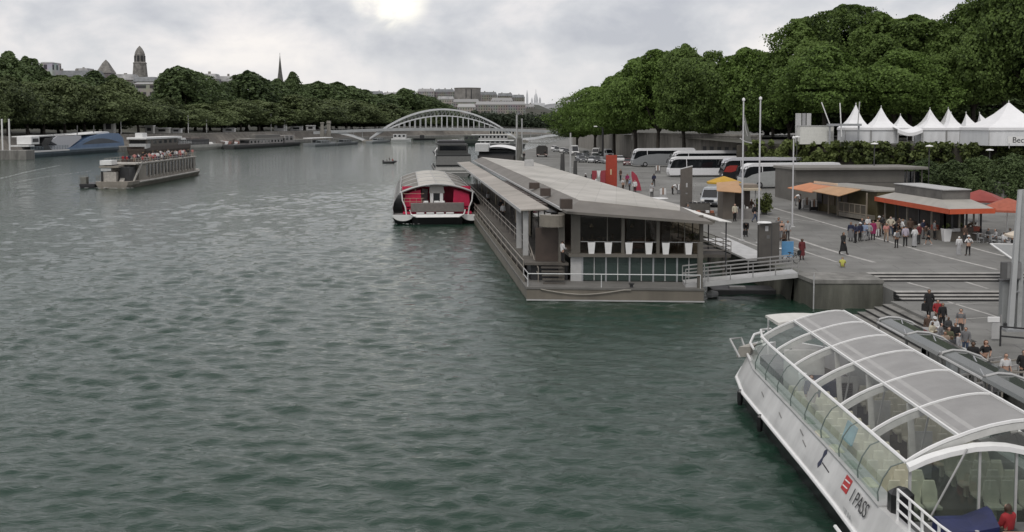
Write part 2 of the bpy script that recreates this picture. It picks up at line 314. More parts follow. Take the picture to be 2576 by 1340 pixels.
# ------------------------------------------------------------ water: real waves
def make_water():
    ys = [14.0]
    while ys[-1] < 1500: ys.append(ys[-1] + max(0.12, 0.0044 * ys[-1]))
    ys = np.array(ys); ss = np.linspace(-0.72, 0.5, 400)
    Y, S = np.meshgrid(ys, ss, indexing='ij'); X = (Y + 24) * S
    Z = np.zeros_like(X); DX = np.zeros_like(X); DY = np.zeros_like(X)
    r = np.random.default_rng(3)
    px, py = X * 0.03, Y * 0.03
    mod = 0.8 + 0.28 * np.sin(1.3 * px + 0.8 * py + 1) * np.sin(0.6 * py - 0.9 * px) + 0.2 * np.sin(3.1 * px - 1.7 * py + 2)
    for k in range(80):
        wl = 0.45 * (6.6 ** (k / 79.0)); th = R(78) + r.normal() * (0.40 + .25 / wl)
        kk = 2 * math.pi / wl; kx, ky = kk * math.cos(th), kk * math.sin(th)
        amp = 0.0066 * wl ** 0.72 * r.uniform(0.5, 1.5)
        wx = 0.6 * np.sin(X * 0.11 + k) + 0.6 * np.sin(Y * 0.13 + 2.1 * k)
        ph = kx * (X + wx) + ky * (Y - wx) + r.uniform(0, 6.28)
        fade = np.clip(1.6 - (0.0044 * Y) / (wl * 0.3), 0, 1)
        s = np.sin(ph); Z += amp * fade * (s + 0.3 * np.cos(2 * ph)); 
        c = np.cos(ph); DX -= amp * fade * math.cos(th) * c * 0.6; DY -= amp * fade * math.sin(th) * c * 0.6
    Z *= mod
    calm = np.clip((Y - 30) / 30, 0.85, 1); Z *= calm
    n, m = X.shape
    V = np.stack([X + DX, Y + DY, Z - 0.02], -1).reshape(-1, 3)
    i = np.arange(n * m).reshape(n, m)
    Fc = np.stack([i[:-1, :-1], i[:-1, 1:], i[1:, 1:], i[1:, :-1]], -1).reshape(-1, 4)
    me = bpy.data.meshes.new('water'); me.vertices.add(len(V)); me.vertices.foreach_set('co', V.ravel())
    me.loops.add(Fc.size); me.loops.foreach_set('vertex_index', Fc.ravel().astype(np.int32))
    me.polygons.add(len(Fc)); me.polygons.foreach_set('loop_start', np.arange(0, Fc.size, 4, dtype=np.int32)); me.polygons.foreach_set('loop_total', np.full(len(Fc), 4, np.int32))
    me.update(); me.polygons.foreach_set('use_smooth', [True] * len(Fc)); me.validate()
    w = bpy.data.objects.new('water', me); COL.objects.link(w); struct(w)
    m = bpy.data.materials.new('river_water'); m.use_nodes = True; t = m.node_tree; b = t.nodes['Principled BSDF']
    b.inputs['Base Color'].default_value = (0.013, 0.037, 0.024, 1); b.inputs['Roughness'].default_value = 0.05; b.inputs['IOR'].default_value = 1.333
    tc = t.nodes.new('ShaderNodeTexCoord'); mp = t.nodes.new('ShaderNodeMapping'); mp.inputs['Rotation'].default_value = (0, 0, R(20)); mp.inputs['Scale'].default_value = (0.6, 1.3, 1)
    t.links.new(tc.outputs['Object'], mp.inputs[0])
    n1 = t.nodes.new('ShaderNodeTexNoise'); n1.inputs['Scale'].default_value = 1.9; n1.inputs['Detail'].default_value = 6; n1.inputs['Roughness'].default_value = 0.6; n1.inputs['Distortion'].default_value = 0.5
    t.links.new(mp.outputs[0], n1.inputs['Vector'])
    bp = t.nodes.new('ShaderNodeBump'); bp.inputs['Strength'].default_value = 0.5; bp.inputs['Distance'].default_value = 0.17
    t.links.new(n1.outputs['Fac'], bp.inputs['Height']); t.links.new(bp.outputs[0], b.inputs['Normal'])
    me.materials.append(m)
    return w
make_water()
M_FOAM = mat('foam', (0.55, 0.57, 0.56), 0.7, var=0.3, scale=3)
def foam(name, label, pts, w):
    """scraps of broken white water along a line"""
    mb = MB(); pts = [Vector(p) for p in pts]
    for a, b in zip(pts, pts[1:]):
        L = (b - a).length; n = max(3, int(L / 0.5))
        for k in range(n):
            c = a.lerp(b, (k + random.random()) / n) + Vector((random.uniform(-w, w), random.uniform(-w, w), 0.14))
            s = random.uniform(0.12, 0.5) * w * 1.2; ring = [c + Vector((math.cos(q) * s * random.uniform(.5, 1.6), math.sin(q) * s * random.uniform(.4, 1), 0)) for q in np.linspace(0, 5.6, 7)]
            mb.ext(ring, (0, 0, 0.03))
    return tag(mb.build(name, M_FOAM), label, 'foam', kind='stuff')

# ------------------------------------------------------------ ground sheets
def sheet(name, m, rows, kind='structure'):
    """rows of points (same count) joined into one sheet"""
    mb = MB(); mb.loft(rows, caps=False, closed=False); o = mb.build(name, m); struct(o); return o
# upper quay pavement (Y >= 77.6) with the pier head reaching to 73.8
rows = []
for y in [77.6, 85, 90, 100, 115, 130, 145, 160, 175, 185, 200, 230, 280, 330, 400, 500, 600, 760, 950, 1150]:
    x0 = quay_x(y) if y > 77.6 else quay_x(77.6)
    rows.append([(x0 + (230 - x0) * t, y, gz(30, y)) for t in np.linspace(0, 1, 12)])
sheet('pavement', M_ASPH, rows)
lower = MB()
lower.box(25.72, 90, 71.9, 76.0, -1, 1.55)                          # landing between the flights
lower.box(25.0, 90, -10, 70.3, -1, 1.1); lower.box(22.0, 24.998, -10, 57.0, -1, 1.1)
struct(lower.build('lower_quay_pavement', M_ASPH))
def flight(name, x0, x1, y0, z0, n, tread, rise, label):
    t = thing(name, label, 'stairs', (x0, y0, z0))
    a, b = MB(), MB()
    for k in range(n):
        a.box(0, x1 - x0, k * tread, n * tread, k * rise, (k + 1) * rise - 0.04)
        b.box(0, x1 - x0, k * tread - 0.03, k * tread + tread + 0.01 if k < n - 1 else n * tread - 0.002, (k + 1) * rise - 0.04, (k + 1) * rise + 0.001 * k)
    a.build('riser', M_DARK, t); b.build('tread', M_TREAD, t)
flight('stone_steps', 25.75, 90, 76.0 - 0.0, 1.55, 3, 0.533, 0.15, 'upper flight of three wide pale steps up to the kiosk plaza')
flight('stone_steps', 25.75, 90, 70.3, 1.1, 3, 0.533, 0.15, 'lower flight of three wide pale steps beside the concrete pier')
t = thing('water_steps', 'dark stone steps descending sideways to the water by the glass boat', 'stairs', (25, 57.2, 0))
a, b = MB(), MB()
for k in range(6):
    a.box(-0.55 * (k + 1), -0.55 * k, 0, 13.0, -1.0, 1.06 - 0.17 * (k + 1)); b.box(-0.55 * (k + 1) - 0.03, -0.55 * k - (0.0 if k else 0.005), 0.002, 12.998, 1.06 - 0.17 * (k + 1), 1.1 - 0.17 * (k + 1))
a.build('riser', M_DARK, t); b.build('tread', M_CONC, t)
t = thing('parapet_block', 'plain grey concrete block ending the sideways water steps', 'parapet', (22.0, 55.9, 1.1))
MB().bbox(0, .85, 0, 1.25, -2.1, 0.8, 0.05).build('block', mat('block_grey', (0.3, 0.3, 0.3), 0.8, var=0.15, scale=0.6), t)
# pier head
t = thing('concrete_pier', 'massive concrete pier block beside the gangway, grey with dark water stains', 'pier', (20.9, 73.8, 0))
dxp = quay_x(77.6) - 20.9
MB().ext([(0, 0, -1.2), (4.8, 0, -1.2), (4.8, 3.8, -1.2), (-0.37, 3.8, -1.2)], (0, 0, 2.95)).build('body', M_WETC, t)
MB().ext([(-0.06, -0.06, 1.75), (4.86, -0.06, 1.75), (4.86, 3.82, 1.75), (-0.44, 3.82, 1.75)], (0, 0, 0.254)).build('coping', M_CONC, t)
MB().tube([(-0.02, -0.12, -0.6), (-0.02, -0.12, 2.5)], 0.05).build('guide_post', M_LGREY, t)
# river wall of the near bank
mb = MB(); ws = [77.6, 90, 110, 130, 150, 170, 190, 210, 230, 280, 330, 400, 500, 630, 760, 950]
mb.loft([[(quay_x(y) + (-.4 if y < 80 else -.3), y, -1.5) for y in ws], [(quay_x(y) - 0.02, y, gz(30, y) - 0.3) for y in ws]], caps=False, closed=False)
mb.loft([[(quay_x(y) - .3, y, gz(30, y) - 0.3) for y in ws], [(quay_x(y) - .3, y, gz(30, y) + 0.02) for y in ws], [(quay_x(y) + .7, y, gz(30, y) + 0.02) for y in ws]], caps=False, closed=False)
tag(mb.build('quay_wall', M_WETC), 'long stained river wall carrying the coach park quay', 'wall')
# painted / paved lines
ml_ = MB()
def line(p0, p1, w, n=8, z=0.006):
    a, b = G(*p0), G(*p1); d = (b - a); d.z = 0; d.normalize(); s = Vector((-d.y, d.x, 0)) * w / 2
    A, B = [], []
    for i in range(n + 1):
        q = a.lerp(b, i / n); zz = gz(q.x, q.y) + z
        A.append((q.x + s.x, q.y + s.y, zz)); B.append((q.x - s.x, q.y - s.y, zz))
    ml_.loft([B, A], caps=False, closed=False)
for p0, p1, w in [((1946, 524), (2508, 679), .32), ((1986, 597), (2200, 661), .4), ((1994, 622), (2105, 660), .25), ((2440, 622), (2527, 645), .3), ((1815, 586), (1912, 622), .25),
                  ((2284, 712), (2337, 726), .25), ((2429, 710), (2485, 727), .25), ((2385, 760), (2525, 803), .2), ((2360, 766), (2520, 762), .12), ((2400, 805), (2520, 797), .12),
                  ((2010, 455), (2110, 500), .35), ((1740, 505), (1790, 522), .3), ((1540, 470), (1720, 520), .3), ((1930, 545), (2060, 560), .2)]:
    line(p0, p1, w)
struct(ml_.build('road_marking', M_LINE))
# far bank
mb = MB(); yy = [0, 150, 300, 400, 480, 576, 660, 751, 830, 900, 980, 1050, 1100, 1150, 1200, 1250]
def bn(y, d):      # offset d inland from the far bank's waterline
    a, b = Vector((bank_x(y), y, 0)), Vector((bank_x(y + 6), y + 6, 0)); n = (b - a).normalized(); return Vector((a.x - n.y * d, a.y + n.x * d, 0))
rows = []
for d, z in [(0, -1.5), (0.3, 1.6), (8, 2.0)]:
    rows.append([(*bn(y, d).xy, z) for y in yy])
sheet('far_quay_path', M_CONC, rows[::-1])
rows = [[(*bn(y, d).xy, z) for y in yy] for d, z in [(8.01, 1.9), (12.5, 6.6)]]
o = MB().loft(rows[::-1], caps=False, closed=False).build('embankment_wall', mat('brown_stone', (0.17, 0.155, 0.135), 0.9, var=0.25, scale=0.25, bump=0.3)); tag(o, 'long sloping brown stone embankment along the far bank', 'wall')
rows = [[(*bn(y, d).xy, z) for y in yy] for d, z in [(12.48, 6.55), (12.5, 7.6), (13.4, 7.6)]]
o = MB().loft(rows[::-1], caps=False, closed=False).build('parapet_wall', M_STONE); tag(o, 'low pale stone parapet on top of the far embankment', 'wall')
rows = [[(*bn(y, d).xy, z) for y in yy] for d, z in [(13.2, 7.3), (70, 8.0), (170, 20), (300, 34), (520, 44), (900, 50)]]
sheet('terrain', mat('park_ground', (0.05, 0.05, 0.035), 0.95, var=0.3, scale=0.05), rows[::-1])
# far hills: closes the view behind the bridge
rows = []
for y, z in [(1180, 7), (1350, 9), (1500, 30), (1700, 46), (2000, 52), (2600, 50)]:
    rows.append([(x, y + abs(x) * 0.1, z * (1 + 0.12 * math.sin(x * 0.013 + y)) * interp(x, [(-700, 1.05), (-100, 1.0), (60, 0.85), (130, 0.25), (900, 0.2)])) for x in np.linspace(-900, 1100, 41)])
sheet('hills', mat('hill_ground', (0.05, 0.055, 0.04), 0.95, var=0.3, scale=0.02), rows)
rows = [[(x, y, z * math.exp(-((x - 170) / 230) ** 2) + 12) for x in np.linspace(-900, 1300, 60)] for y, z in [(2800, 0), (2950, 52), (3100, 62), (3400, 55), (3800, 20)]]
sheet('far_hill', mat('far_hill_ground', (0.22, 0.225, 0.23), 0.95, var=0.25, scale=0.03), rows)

# ------------------------------------------------------------ arch footbridge
BY = 748.0; kx = BY / F
def bx(px): return (px - CX) * kx
def bz(py): return at(CX, py, BY).z
t = thing('arch_footbridge', 'grey steel arch footbridge with latticed arch spanning the river', 'bridge', (0, BY, 0))
M_BR = mat('bridge_steel', (0.36, 0.37, 0.375), 0.5, var=0.12, scale=0.3)
M_BRL = mat('bridge_arch_paint', (0.60, 0.61, 0.62), 0.45, var=0.1, scale=0.3)
xl, xr, xc = bx(930), bx(1311), bx(1115)
z0, zt, zl = 1.0, bz(275), bz(292)
def arch_z(x, top):
    u = (x - xc) / ((xr - xl) / 2 + 0.4); return z0 + (top - z0) * max(0, 1 - u * u)
DECK = bz(322)
for s in (0, 7.5):
    xs = np.linspace(xl, xr, 41)
    up = MB(); lo = MB(); web = MB()
    up.loft([[(x, s - .35, arch_z(x, zt) - .8), (x, s + .35, arch_z(x, zt) - .8), (x, s + .35, arch_z(x, zt) + .35), (x, s - .35, arch_z(x, zt) + .35)] for x in xs])
    lo.loft([[(x, s - .3, arch_z(x, zl) - .4), (x, s + .3, arch_z(x, zl) - .4), (x, s + .3, arch_z(x, zl) + .3), (x, s - .3, arch_z(x, zl) + .3)] for x in xs])
    for i in range(6, 35):
        x, x2 = xs[i], xs[i + 1]; web.bar((x, s, arch_z(x, zl)), (x, s, arch_z(x, zt)), .16); web.bar((x, s, arch_z(x, zl)), (x2, s, arch_z(x2, zt)), .12)
    up.build('arch_rib', M_BRL, t); lo.build('arch_rib', M_BRL, t); web.build('lattice', M_BR, t)
    hb = None
    for i in range(18):
        x = bx(1003) + i * (bx(1232) - bx(1003)) / 17
        if arch_z(x, zl) < DECK + 1: continue
        MB().bar((x, s, DECK), (x, s, arch_z(x, zl)), .34).build('hanger', M_BRL, t)
for i in range(9):
    x = xl + (xr - xl) * (i + 1.6) / 11.2
    if arch_z(x, zt) > DECK + 3: MB().bar((x, 0, arch_z(x, zt)), (x, 7.5, arch_z(x, zt)), .3).build('cross_brace', M_BR, t)
g = MB(); xa, xb = bx(790), bx(1432)
def dz(x): return DECK - 0.0009 * (x - xc) ** 2 * 0.35
xs = np.linspace(xa, xb, 30)
g.loft([[(x, -1, dz(x) - 2.0), (x, 8.5, dz(x) - 2.0), (x, 8.5, dz(x)), (x, -1, dz(x))] for x in xs]); g.build('deck_girder', M_BR, t)
rl = MB(); rl.loft([[(x, -1.1, dz(x) + .95), (x, -0.98, dz(x) + .95), (x, -0.98, dz(x) + 1.1), (x, -1.1, dz(x) + 1.1)] for x in xs])
for x in np.linspace(xa, xb, 90): rl.bar((x, -1.04, dz(x)), (x, -1.04, dz(x) + 1), .1)
rl.build('railing', M_GREYP, t)
for pts in ([(930, 358), (912, 350), (885, 340), (850, 332), (815, 328)], [(1311, 350), (1345, 347), (1375, 341), (1405, 338), (1441, 338)]):
    for s in (0, 7.5):
        w = MB(); w.loft([[(bx(p), s - .4, bz(q) - 1.3), (bx(p), s + .4, bz(q) - 1.3), (bx(p), s + .4, bz(q) + .3), (bx(p), s - .4, bz(q) + .3)] for p, q in pts]); w.build('side_arch', M_BRL, t)
for px, py in ((842, 331), (866, 336), (890, 343), (912, 351), (1335, 348), (1362, 344), (1390, 340)):
    MB().bar((bx(px), 0, bz(py)), (bx(px), 0, DECK - 1.6), .35).build('column', M_BR, t)
MB().loft([[(bx(930) - w, -2 - w * .2, z), (bx(930) + w, -2 - w * .2, z), (bx(930) + w, 10, z), (bx(930) - w, 10, z)] for w, z in ((5, -1), (5, .7), (3, 1.6))]).build('pier', M_STONE, t)
MB().loft([[(xr - w, -2, z), (xr + w, -2, z), (xr + w, 10, z), (xr - w, 10, z)] for w, z in ((5, -1), (5, .7), (3, 1.6))]).build('pier', M_STONE, t)
for k, (px, w) in enumerate(((814, 8), (828, 9))):
    t = thing('bridge_pylon', ('slim', 'broad')[k] + ' stone pylon at the left end of the arch footbridge', 'pylon', (bx(px), BY - 4 + k * 4, 6.8))
    s = w * kx / 2
    MB().bbox(-s * 1.3, s * 1.3, -s, s, -5.5, 1.2, .1).build('plinth', M_STONE, t)
    MB().loft([[(-s * a, -s * a, z), (s * a, -s * a, z), (s * a, s * a, z), (-s * a, s * a, z)] for a, z in ((.95, 1.2), (.85, 6.0), (1.15, 6.2), (1.0, 7 + k))]).build('shaft', M_STONE, t)
# bridge abutment on the near bank
t = thing('bridge_abutment', 'pale stone abutment carrying the right end of the footbridge', 'abutment', (bx(1441), BY, 0))
MB().bbox(-1.5, 12, -3, 10, -1, dz(xb) - 0.2, .2).build('body', M_STONE, t)
# ------------------------------------------------------------ skyline buildings
def block(px0, px1, ytop, Y, z0, label, wall, roof=None, depth=14, kind='building', group=None, sx=2.6, sz=3.2, dark=(0.05, 0.05, 0.055), chim=True, rh=None, lean=0.0):
    a, b = at(px0, ytop, Y), at(px1, ytop, Y); w = b.x - a.x
    t = thing('apartment_building', label, kind, (a.x, Y, z0), group=group)
    h = a.z - z0; rh = rh if rh is not None else min(4.0, h * .25)
    MB().box(0, w, 0, depth, 0, h - rh).build('wall', facade('facade', wall, dark, sx, sz), t)
    if roof:
        i = min(1.6, w * .12)
        ro = MB().loft([[(-.3, -.3, h - rh), (w + .3, -.3, h - rh), (w + .3, depth + .3, h - rh), (-.3, depth + .3, h - rh)], [(i, i, h), (w - i, i, h), (w - i, depth - i, h), (i, depth - i, h)]]).build('roof', roof, t)
        if chim:
            for k in range(max(1, int(w / 9))):
                x = w * (k + .5) / max(1, int(w / 9)) + random.uniform(-1, 1); MB().box(x, x + random.uniform(.9, 2.2), 3, 4.2, h - rh, h + random.uniform(.6, 1.8)).build('chimney', M_STONE, ro)
    return t
M_ZINC = mat('zinc_roof', (0.17, 0.18, 0.19), 0.6, var=0.25, scale=0.3)
M_ZINCL = mat('pale_roof', (0.34, 0.34, 0.34), 0.7, var=0.3, scale=0.3)
ST, ST2, ST3 = (0.33, 0.32, 0.30), (0.25, 0.24, 0.22), (0.42, 0.41, 0.39)
block(102, 131, 156, 700, 18, 'white flat roofed block on the skyline at the far left', (.62, .62, .61), C(.5), sx=6, sz=7, rh=.6, chim=False)
block(131, 245, 178, 720, 16, 'long low grey building on the skyline left of the pyramid roof', ST2, M_ZINC, sx=3)
block(185, 222, 172, 735, 16, 'small rooftop block with cluttered chimneys beside the pyramid roof', ST, M_ZINCL, sx=3)
block(280, 336, 187, 745, 16, 'low grey building between the pyramid roof and the domed tower', ST2, M_ZINCL)
block(334, 392, 194, 730, 16, 'wide pale stone building below the domed church tower', ST, M_ZINC, rh=3.2, chim=False)
block(337, 391, 208, 700, 12, 'flat fronted pale block showing between trees under the church tower', (.43, .42, .40), C(.36), sx=9, sz=4.5, rh=1, chim=False)
block(500, 545, 186, 800, 20, 'cluttered pale rooftops left of the tallest dark trees gap', ST3, M_ZINCL)
block(545, 592, 192, 810, 20, 'pale rooftops dropping towards the round dark tree', ST3, M_ZINCL)
a = at(260, 150, 740)
t = thing('pyramid_tower', 'stone church gable with steep pyramid roof on the skyline', 'church', (a.x, 740, 16))
hw = 19 * 740 / F
MB().box(-hw, hw, 0, 9, 0, at(260, 184, 740).z - 16).build('wall', facade('church_wall', ST2, (.12, .12, .12), 5, 9), t)
zb = at(260, 184, 740).z - 16
MB().loft([[(-hw * q, 4.5 - 4.8 * q, zb + z), (hw * q, 4.5 - 4.8 * q, zb + z), (hw * q, 4.5 + 4.8 * q, zb + z), (-hw * q, 4.5 + 4.8 * q, zb + z)] for q, z in ((1.03, 0), (.72, 3.0), (.34, 7.0), (.03, a.z - 16 - zb))]).build('roof', mat('stone_roof', (.2, .19, .175), .85, var=.3, scale=.6), t)
a = at(351, 116, 800); zb = at(351, 194, 800).z; hh = a.z - zb; w = 17 * 800 / F
t = thing('church_tower', 'tall tapering stone church tower with bullet shaped dome', 'church tower', (a.x, 800, zb - 22))
M_TW = mat('tower_stone', (.21, .2, .185), .85, var=.35, scale=.5, bump=.4)
def oct_(r, z): return [(r * math.cos(q + R(22.5)), r * math.sin(q + R(22.5)), z + 22) for q in np.linspace(0, 2 * math.pi, 9)[:-1]]
MB().loft([oct_(w * 1.12, -22), oct_(w * 1.08, 0), oct_(w * .92, hh * .42)]).build('shaft', M_TW, t)
MB().loft([oct_(w * .97, hh * .42), oct_(w * .97, hh * .45), oct_(w * .8, hh * .48), oct_(w * .72, hh * .72)]).build('belfry', M_TW, t)
MB().loft([oct_(w * .75, hh * .72), oct_(w * .6, hh * .82), oct_(w * .38, hh * .91), oct_(w * .15, hh * .97), oct_(w * .02, hh)], ).build('dome', M_TW, t, smooth=False)
for k in range(5):
    q = R(-90 + (k - 2) * 45); bw_ = MB().box(-.7, .7, -.3, .3, 22 + hh * .5, 22 + hh * .68).build('belfry_window', M_DARK, t); bw_.rotation_euler = (0, 0, q + R(90))
    bw_.location = (math.cos(q) * w * .74, math.sin(q) * w * .74, 0)
a = at(704, 134, 900); zb = at(704, 215, 900).z
t = thing('church_spire', 'slender dark church spire rising above the trees', 'spire', (a.x, 900, zb - 25))
hh = a.z - zb + 25; w = 8.5 * 900 / F
MB().box(-w, w, -w, w, 0, 25).build('tower', M_TW, t)
MB().loft([[(r * math.cos(q), r * math.sin(q), z) for q in np.linspace(0, 2 * math.pi, 9)[:-1]] for r, z in ((w * 1.1, 25), (w * .55, 25 + (hh - 25) * .4), (w * .25, 25 + (hh - 25) * .72), (.1, hh - 1.5))]).build('spire', mat('spire_slate', (.1, .1, .09), .8, var=.3, scale=.5), t)
MB().bar((0, 0, hh - 1.7), (0, 0, hh), .25).build('finial', M_DARK, t)
# hill beyond the bridge
for i, a in enumerate([
    (885, 915, 227, 1400, 14, 'small pale houses right of the far leafy trees', ST3, M_ZINCL), (917, 962, 230, 1430, 14, 'row of pale houses in the dip of the skyline', ST3, M_ZINC),
    (963, 1000, 233, 1440, 14, 'low pale house left of the round dark tree', ST2, M_ZINCL), (1050, 1092, 224, 1500, 25, 'pale house just right of the round dark tree', ST3, M_ZINCL),
    (1093, 1142, 225, 1520, 25, 'stone terrace left of the drum shaped building', ST, M_ZINC), (1100, 1142, 243, 1470, 20, 'lower pale house left of the drum shaped building', ST3, M_ZINCL),
    (1206, 1250, 232, 1540, 25, 'stone block with bushy roof right of the drum building', ST, M_ZINC), (1251, 1290, 235, 1530, 25, 'stone block with roof garden farther right of the drum', ST2, M_ZINC),
    (1288, 1320, 239, 1500, 22, 'rightmost dark roofed block on the hill', ST2, M_ZINC), (1140, 1205, 250, 1440, 15, 'wide terrace wall below the drum building', ST, C(.3)),
    (1150, 1196, 262, 1350, 8, 'plain pale block above the bridge arch crown', ST3, C(.4)), (1196, 1322, 256, 1380, 8, 'long balconied block behind the right half of the arch', ST, C(.34)),
    (1235, 1290, 247, 1420, 8, 'upper storey terrace behind the balconied block', ST3, C(.3)), (1318, 1345, 262, 1500, 8, 'small grey block left of the hilltop basilica', (.4, .4, .41), M_ZINCL),
    (1412, 1445, 246, 800, 3, 'pale gabled house at the left edge of the right bank trees', ST3, M_ZINCL)]):
    block(*a, group=None, depth=16, sx=3.2, sz=3.6)
a = at(1176, 222, 1490)
t = thing('drum_building', 'broad drum shaped stone building on the hill crest', 'building', (a.x, 1490, 20)); w = 33 * 1490 / F
MB().lathe([(w, 0), (w, a.z - 21.2), (w * 1.02, a.z - 21), (w * 1.02, a.z - 20), (w * .96, a.z - 20.2)], 28).build('wall', mat('drum_stone', (.235, .225, .21), .85, var=.25, scale=.12), t)
MB().box(-w * .1, -w * .04, -w - .2, -w + .4, 5, a.z - 22).build('pilaster', M_DARK, t)
MB().box(w * .3, w * .36, -w * .97, -w * .9, 5, a.z - 22).build('pilaster', M_DARK, t)
# white basilica
M_BAS = mat('basilica_stone', (.50, .51, .52), .8, var=.12, scale=.1)
a = at(1346, 268, 3000); k = 3000 / F
t = thing('basilica', 'pale domed basilica on the distant hill top', 'basilica', (a.x, 3000, a.z))
def dome(x, r, zb, zt, n='dome'):
    MB().lathe([(r, zb), (r, zb + (zt - zb) * .3), (r * .95, zb + (zt - zb) * .5), (r * .7, zb + (zt - zb) * .74), (r * .3, zb + (zt - zb) * .9), (r * .1, zt)], 12, (x, 0, 0)).build(n, M_BAS, t, smooth=True)
MB().bbox(-14 * k, 24 * k, -10, 30, -8, 8 * k, 1).build('nave', M_BAS, t)
dome(2 * k, 5 * k, 7 * k, 34 * k); dome(-8 * k, 2.6 * k, 7 * k, 22 * k); dome(12 * k, 2.8 * k, 7 * k, 24 * k); dome(-20 * k, 3 * k, -4 * k, 41 * k, 'bell_tower')
MB().bar((2 * k, 0, 33 * k), (2 * k, 0, 42 * k), 1.2).build('lantern', M_BAS, t)
# ------------------------------------------------------------ trees
def leaves_mesh(name, centers, radii, n, size, m, flat=1.0, seed=1, squash=0.8, extra=None):
    """n leaf clumps as bent quads spread over the shells of many small lobes"""
    r = np.random.default_rng(seed); centers = np.array(centers); radii = np.array(radii)
    w = radii ** 2; idx = r.choice(len(radii), n, p=w / w.sum())
    d = r.normal(size=(n, 3)); d /= np.linalg.norm(d, axis=1, keepdims=True)
    rad = radii[idx] * (0.25 + 1.05 * r.random(n) ** 0.8)
    p = centers[idx] + d * rad[:, None] * np.array([1, 1, squash])
    if extra is not None:
        p = np.concatenate([p, extra[0]]); d = np.concatenate([d, extra[1]]); n = len(p)
    nrm = d + 0.75 * r.normal(size=(n, 3)) + np.array([0, 0, 0.35]); nrm /= np.linalg.norm(nrm, axis=1, keepdims=True)
    a = np.cross(nrm, r.normal(size=(n, 3))); a /= np.linalg.norm(a, axis=1, keepdims=True); b = np.cross(nrm, a)
    s = size * (0.55 + 0.9 * r.random(n))[:, None]
    q = [p - a * s * .5 - b * s * .28, p + a * s * .1 - b * s * .5 + nrm * s * .12, p + a * s * .55 + b * s * .1, p + b * s * .5 - a * s * .12 + nrm * s * .1]
    V = np.stack(q, 1).reshape(-1, 3)
    me = bpy.data.meshes.new(name); me.vertices.add(4 * n); me.vertices.foreach_set('co', V.ravel())
    me.loops.add(4 * n); me.loops.foreach_set('vertex_index', np.arange(4 * n, dtype=np.int32))
    me.polygons.add(n); me.polygons.foreach_set('loop_start', np.arange(0, 4 * n, 4, dtype=np.int32)); me.polygons.foreach_set('loop_total', np.full(n, 4, np.int32))
    me.update(); me.validate(); me.materials.append(m); return me
def fractal_crown(seed, n, rx, h, zc):
    """leaf positions on and inside an irregular crown: radius 1 profile broken up by several octaves of noise"""
    r = np.random.default_rng(seed); z = r.random(n) ** .92; q = r.random(n) * 6.2832
    prof = np.interp(z, [0, .08, .25, .5, .72, .88, 1], [.45, .78, .98, 1.0, .8, .5, .08]) * (1 + .16 * np.sin(z * 5 + seed) * np.sin(q + seed)); prof = prof ** r.uniform(.8, 1.25)
    X = np.stack([np.cos(q) * prof, np.sin(q) * prof, z * 1.7], 1); f = np.zeros(n)
    for o, a in ((1.3, .28), (2.4, .34), (4.8, .28), (9, .2), (19, .12)):
        for k in range(3):
            d = r.normal(size=3); d /= np.linalg.norm(d); f += a * .6 * np.sin(X @ d * o * 1.4 + r.random() * 6.28)
    dep = r.random(n) ** 1.6
    R_ = prof * (1 + f * .68) * (1 - .42 * dep) * (1 + .22 * (r.random(n) > .9) * r.random(n))
    zz = zc + (h - zc) * np.clip(z + f * .07 * (z > .3), 0, 1.06)
    P_ = np.stack([np.cos(q) * R_ * rx, np.sin(q) * R_ * rx, zz], 1)
    N_ = np.stack([np.cos(q) * .8, np.sin(q) * .8, (z - .3) * 1.3], 1); N_ /= np.linalg.norm(N_, axis=1, keepdims=True)
    keep = f > -.42; return P_[keep], N_[keep]
def crown_lobes(seed, n, top=1.0, fat=1.0, droop=0.0):
    """lobes of a unit crown: radius 1 in x and y, from z 0 to 1"""
    r = np.random.default_rng(seed); cs, rs = [], []
    for i in range(n):
        z = r.random() ** (0.9 / fat); prof = interp(z, [(0, .62), (.15, .86), (.4, 1.0), (.65, .86), (.85, .6), (1, .3)])
        q = r.random() * 6.283; rr = prof * (r.random() ** 0.42) * 0.84
        rad = r.uniform(0.08, 0.20) * (0.75 + 0.4 * prof)
        cs.append((rr * math.cos(q), rr * math.sin(q), 0.08 + 0.84 * z)); rs.append(rad)
    return cs, rs
def trunk_mesh(name, seed, h, zc, spread):
    """tapered trunk with limbs reaching into a crown that spans zc .. h"""
    r = random.Random(seed); mb = MB(); b = h * 0.0165 + 0.08
    x, y = r.uniform(-.3, .3), r.uniform(-.3, .3)
    mb.tube([(0, 0, -.4), (x * .3, y * .3, zc * .5), (x, y, zc), (x * 1.3, y * 1.2, zc + (h - zc) * .45)], [b * 1.35, b, b * .8, b * .35], 8)
    for k in range(7):
        q = k * 2.4 + r.random(); z = zc * r.uniform(.78, 1.15); L = spread * r.uniform(.45, .8)
        mb.tube([(x * .9, y * .9, z), (x + math.cos(q) * L * .45, y + math.sin(q) * L * .45, z + (h - zc) * .2), (x + math.cos(q) * L, y + math.sin(q) * L, z + (h - zc) * r.uniform(.35, .6))], [b * .5, b * .32, b * .1], 5)
    me_o = mb.build(name, M_TRUNK); return me_o
TREEKIT = {}
def tree_kit(kind, seed, leaf, n, size, h, w, zc, m, fat=1.0):
    """prototype meshes for a tree h metres tall, w wide, crown from zc"""
    cs, rs = crown_lobes(seed, 130, fat=fat)
    s = np.array([w / 2, w / 2, h - zc]); mean = w / 2 * 0.9
    cs = np.array(cs) * s + np.array([0, 0, zc]); rs = np.array(rs) * mean
    rs = np.minimum(rs, (h - zc) * .3)
    TREEKIT[kind] = (leaves_mesh('crown', cs, rs, int(n * .42), size, m, seed=seed, extra=fractal_crown(seed + 500, int(n * .68), w / 2, h, zc)), trunk_mesh('trunk', seed, h, zc, w / 2), h, w, zc)
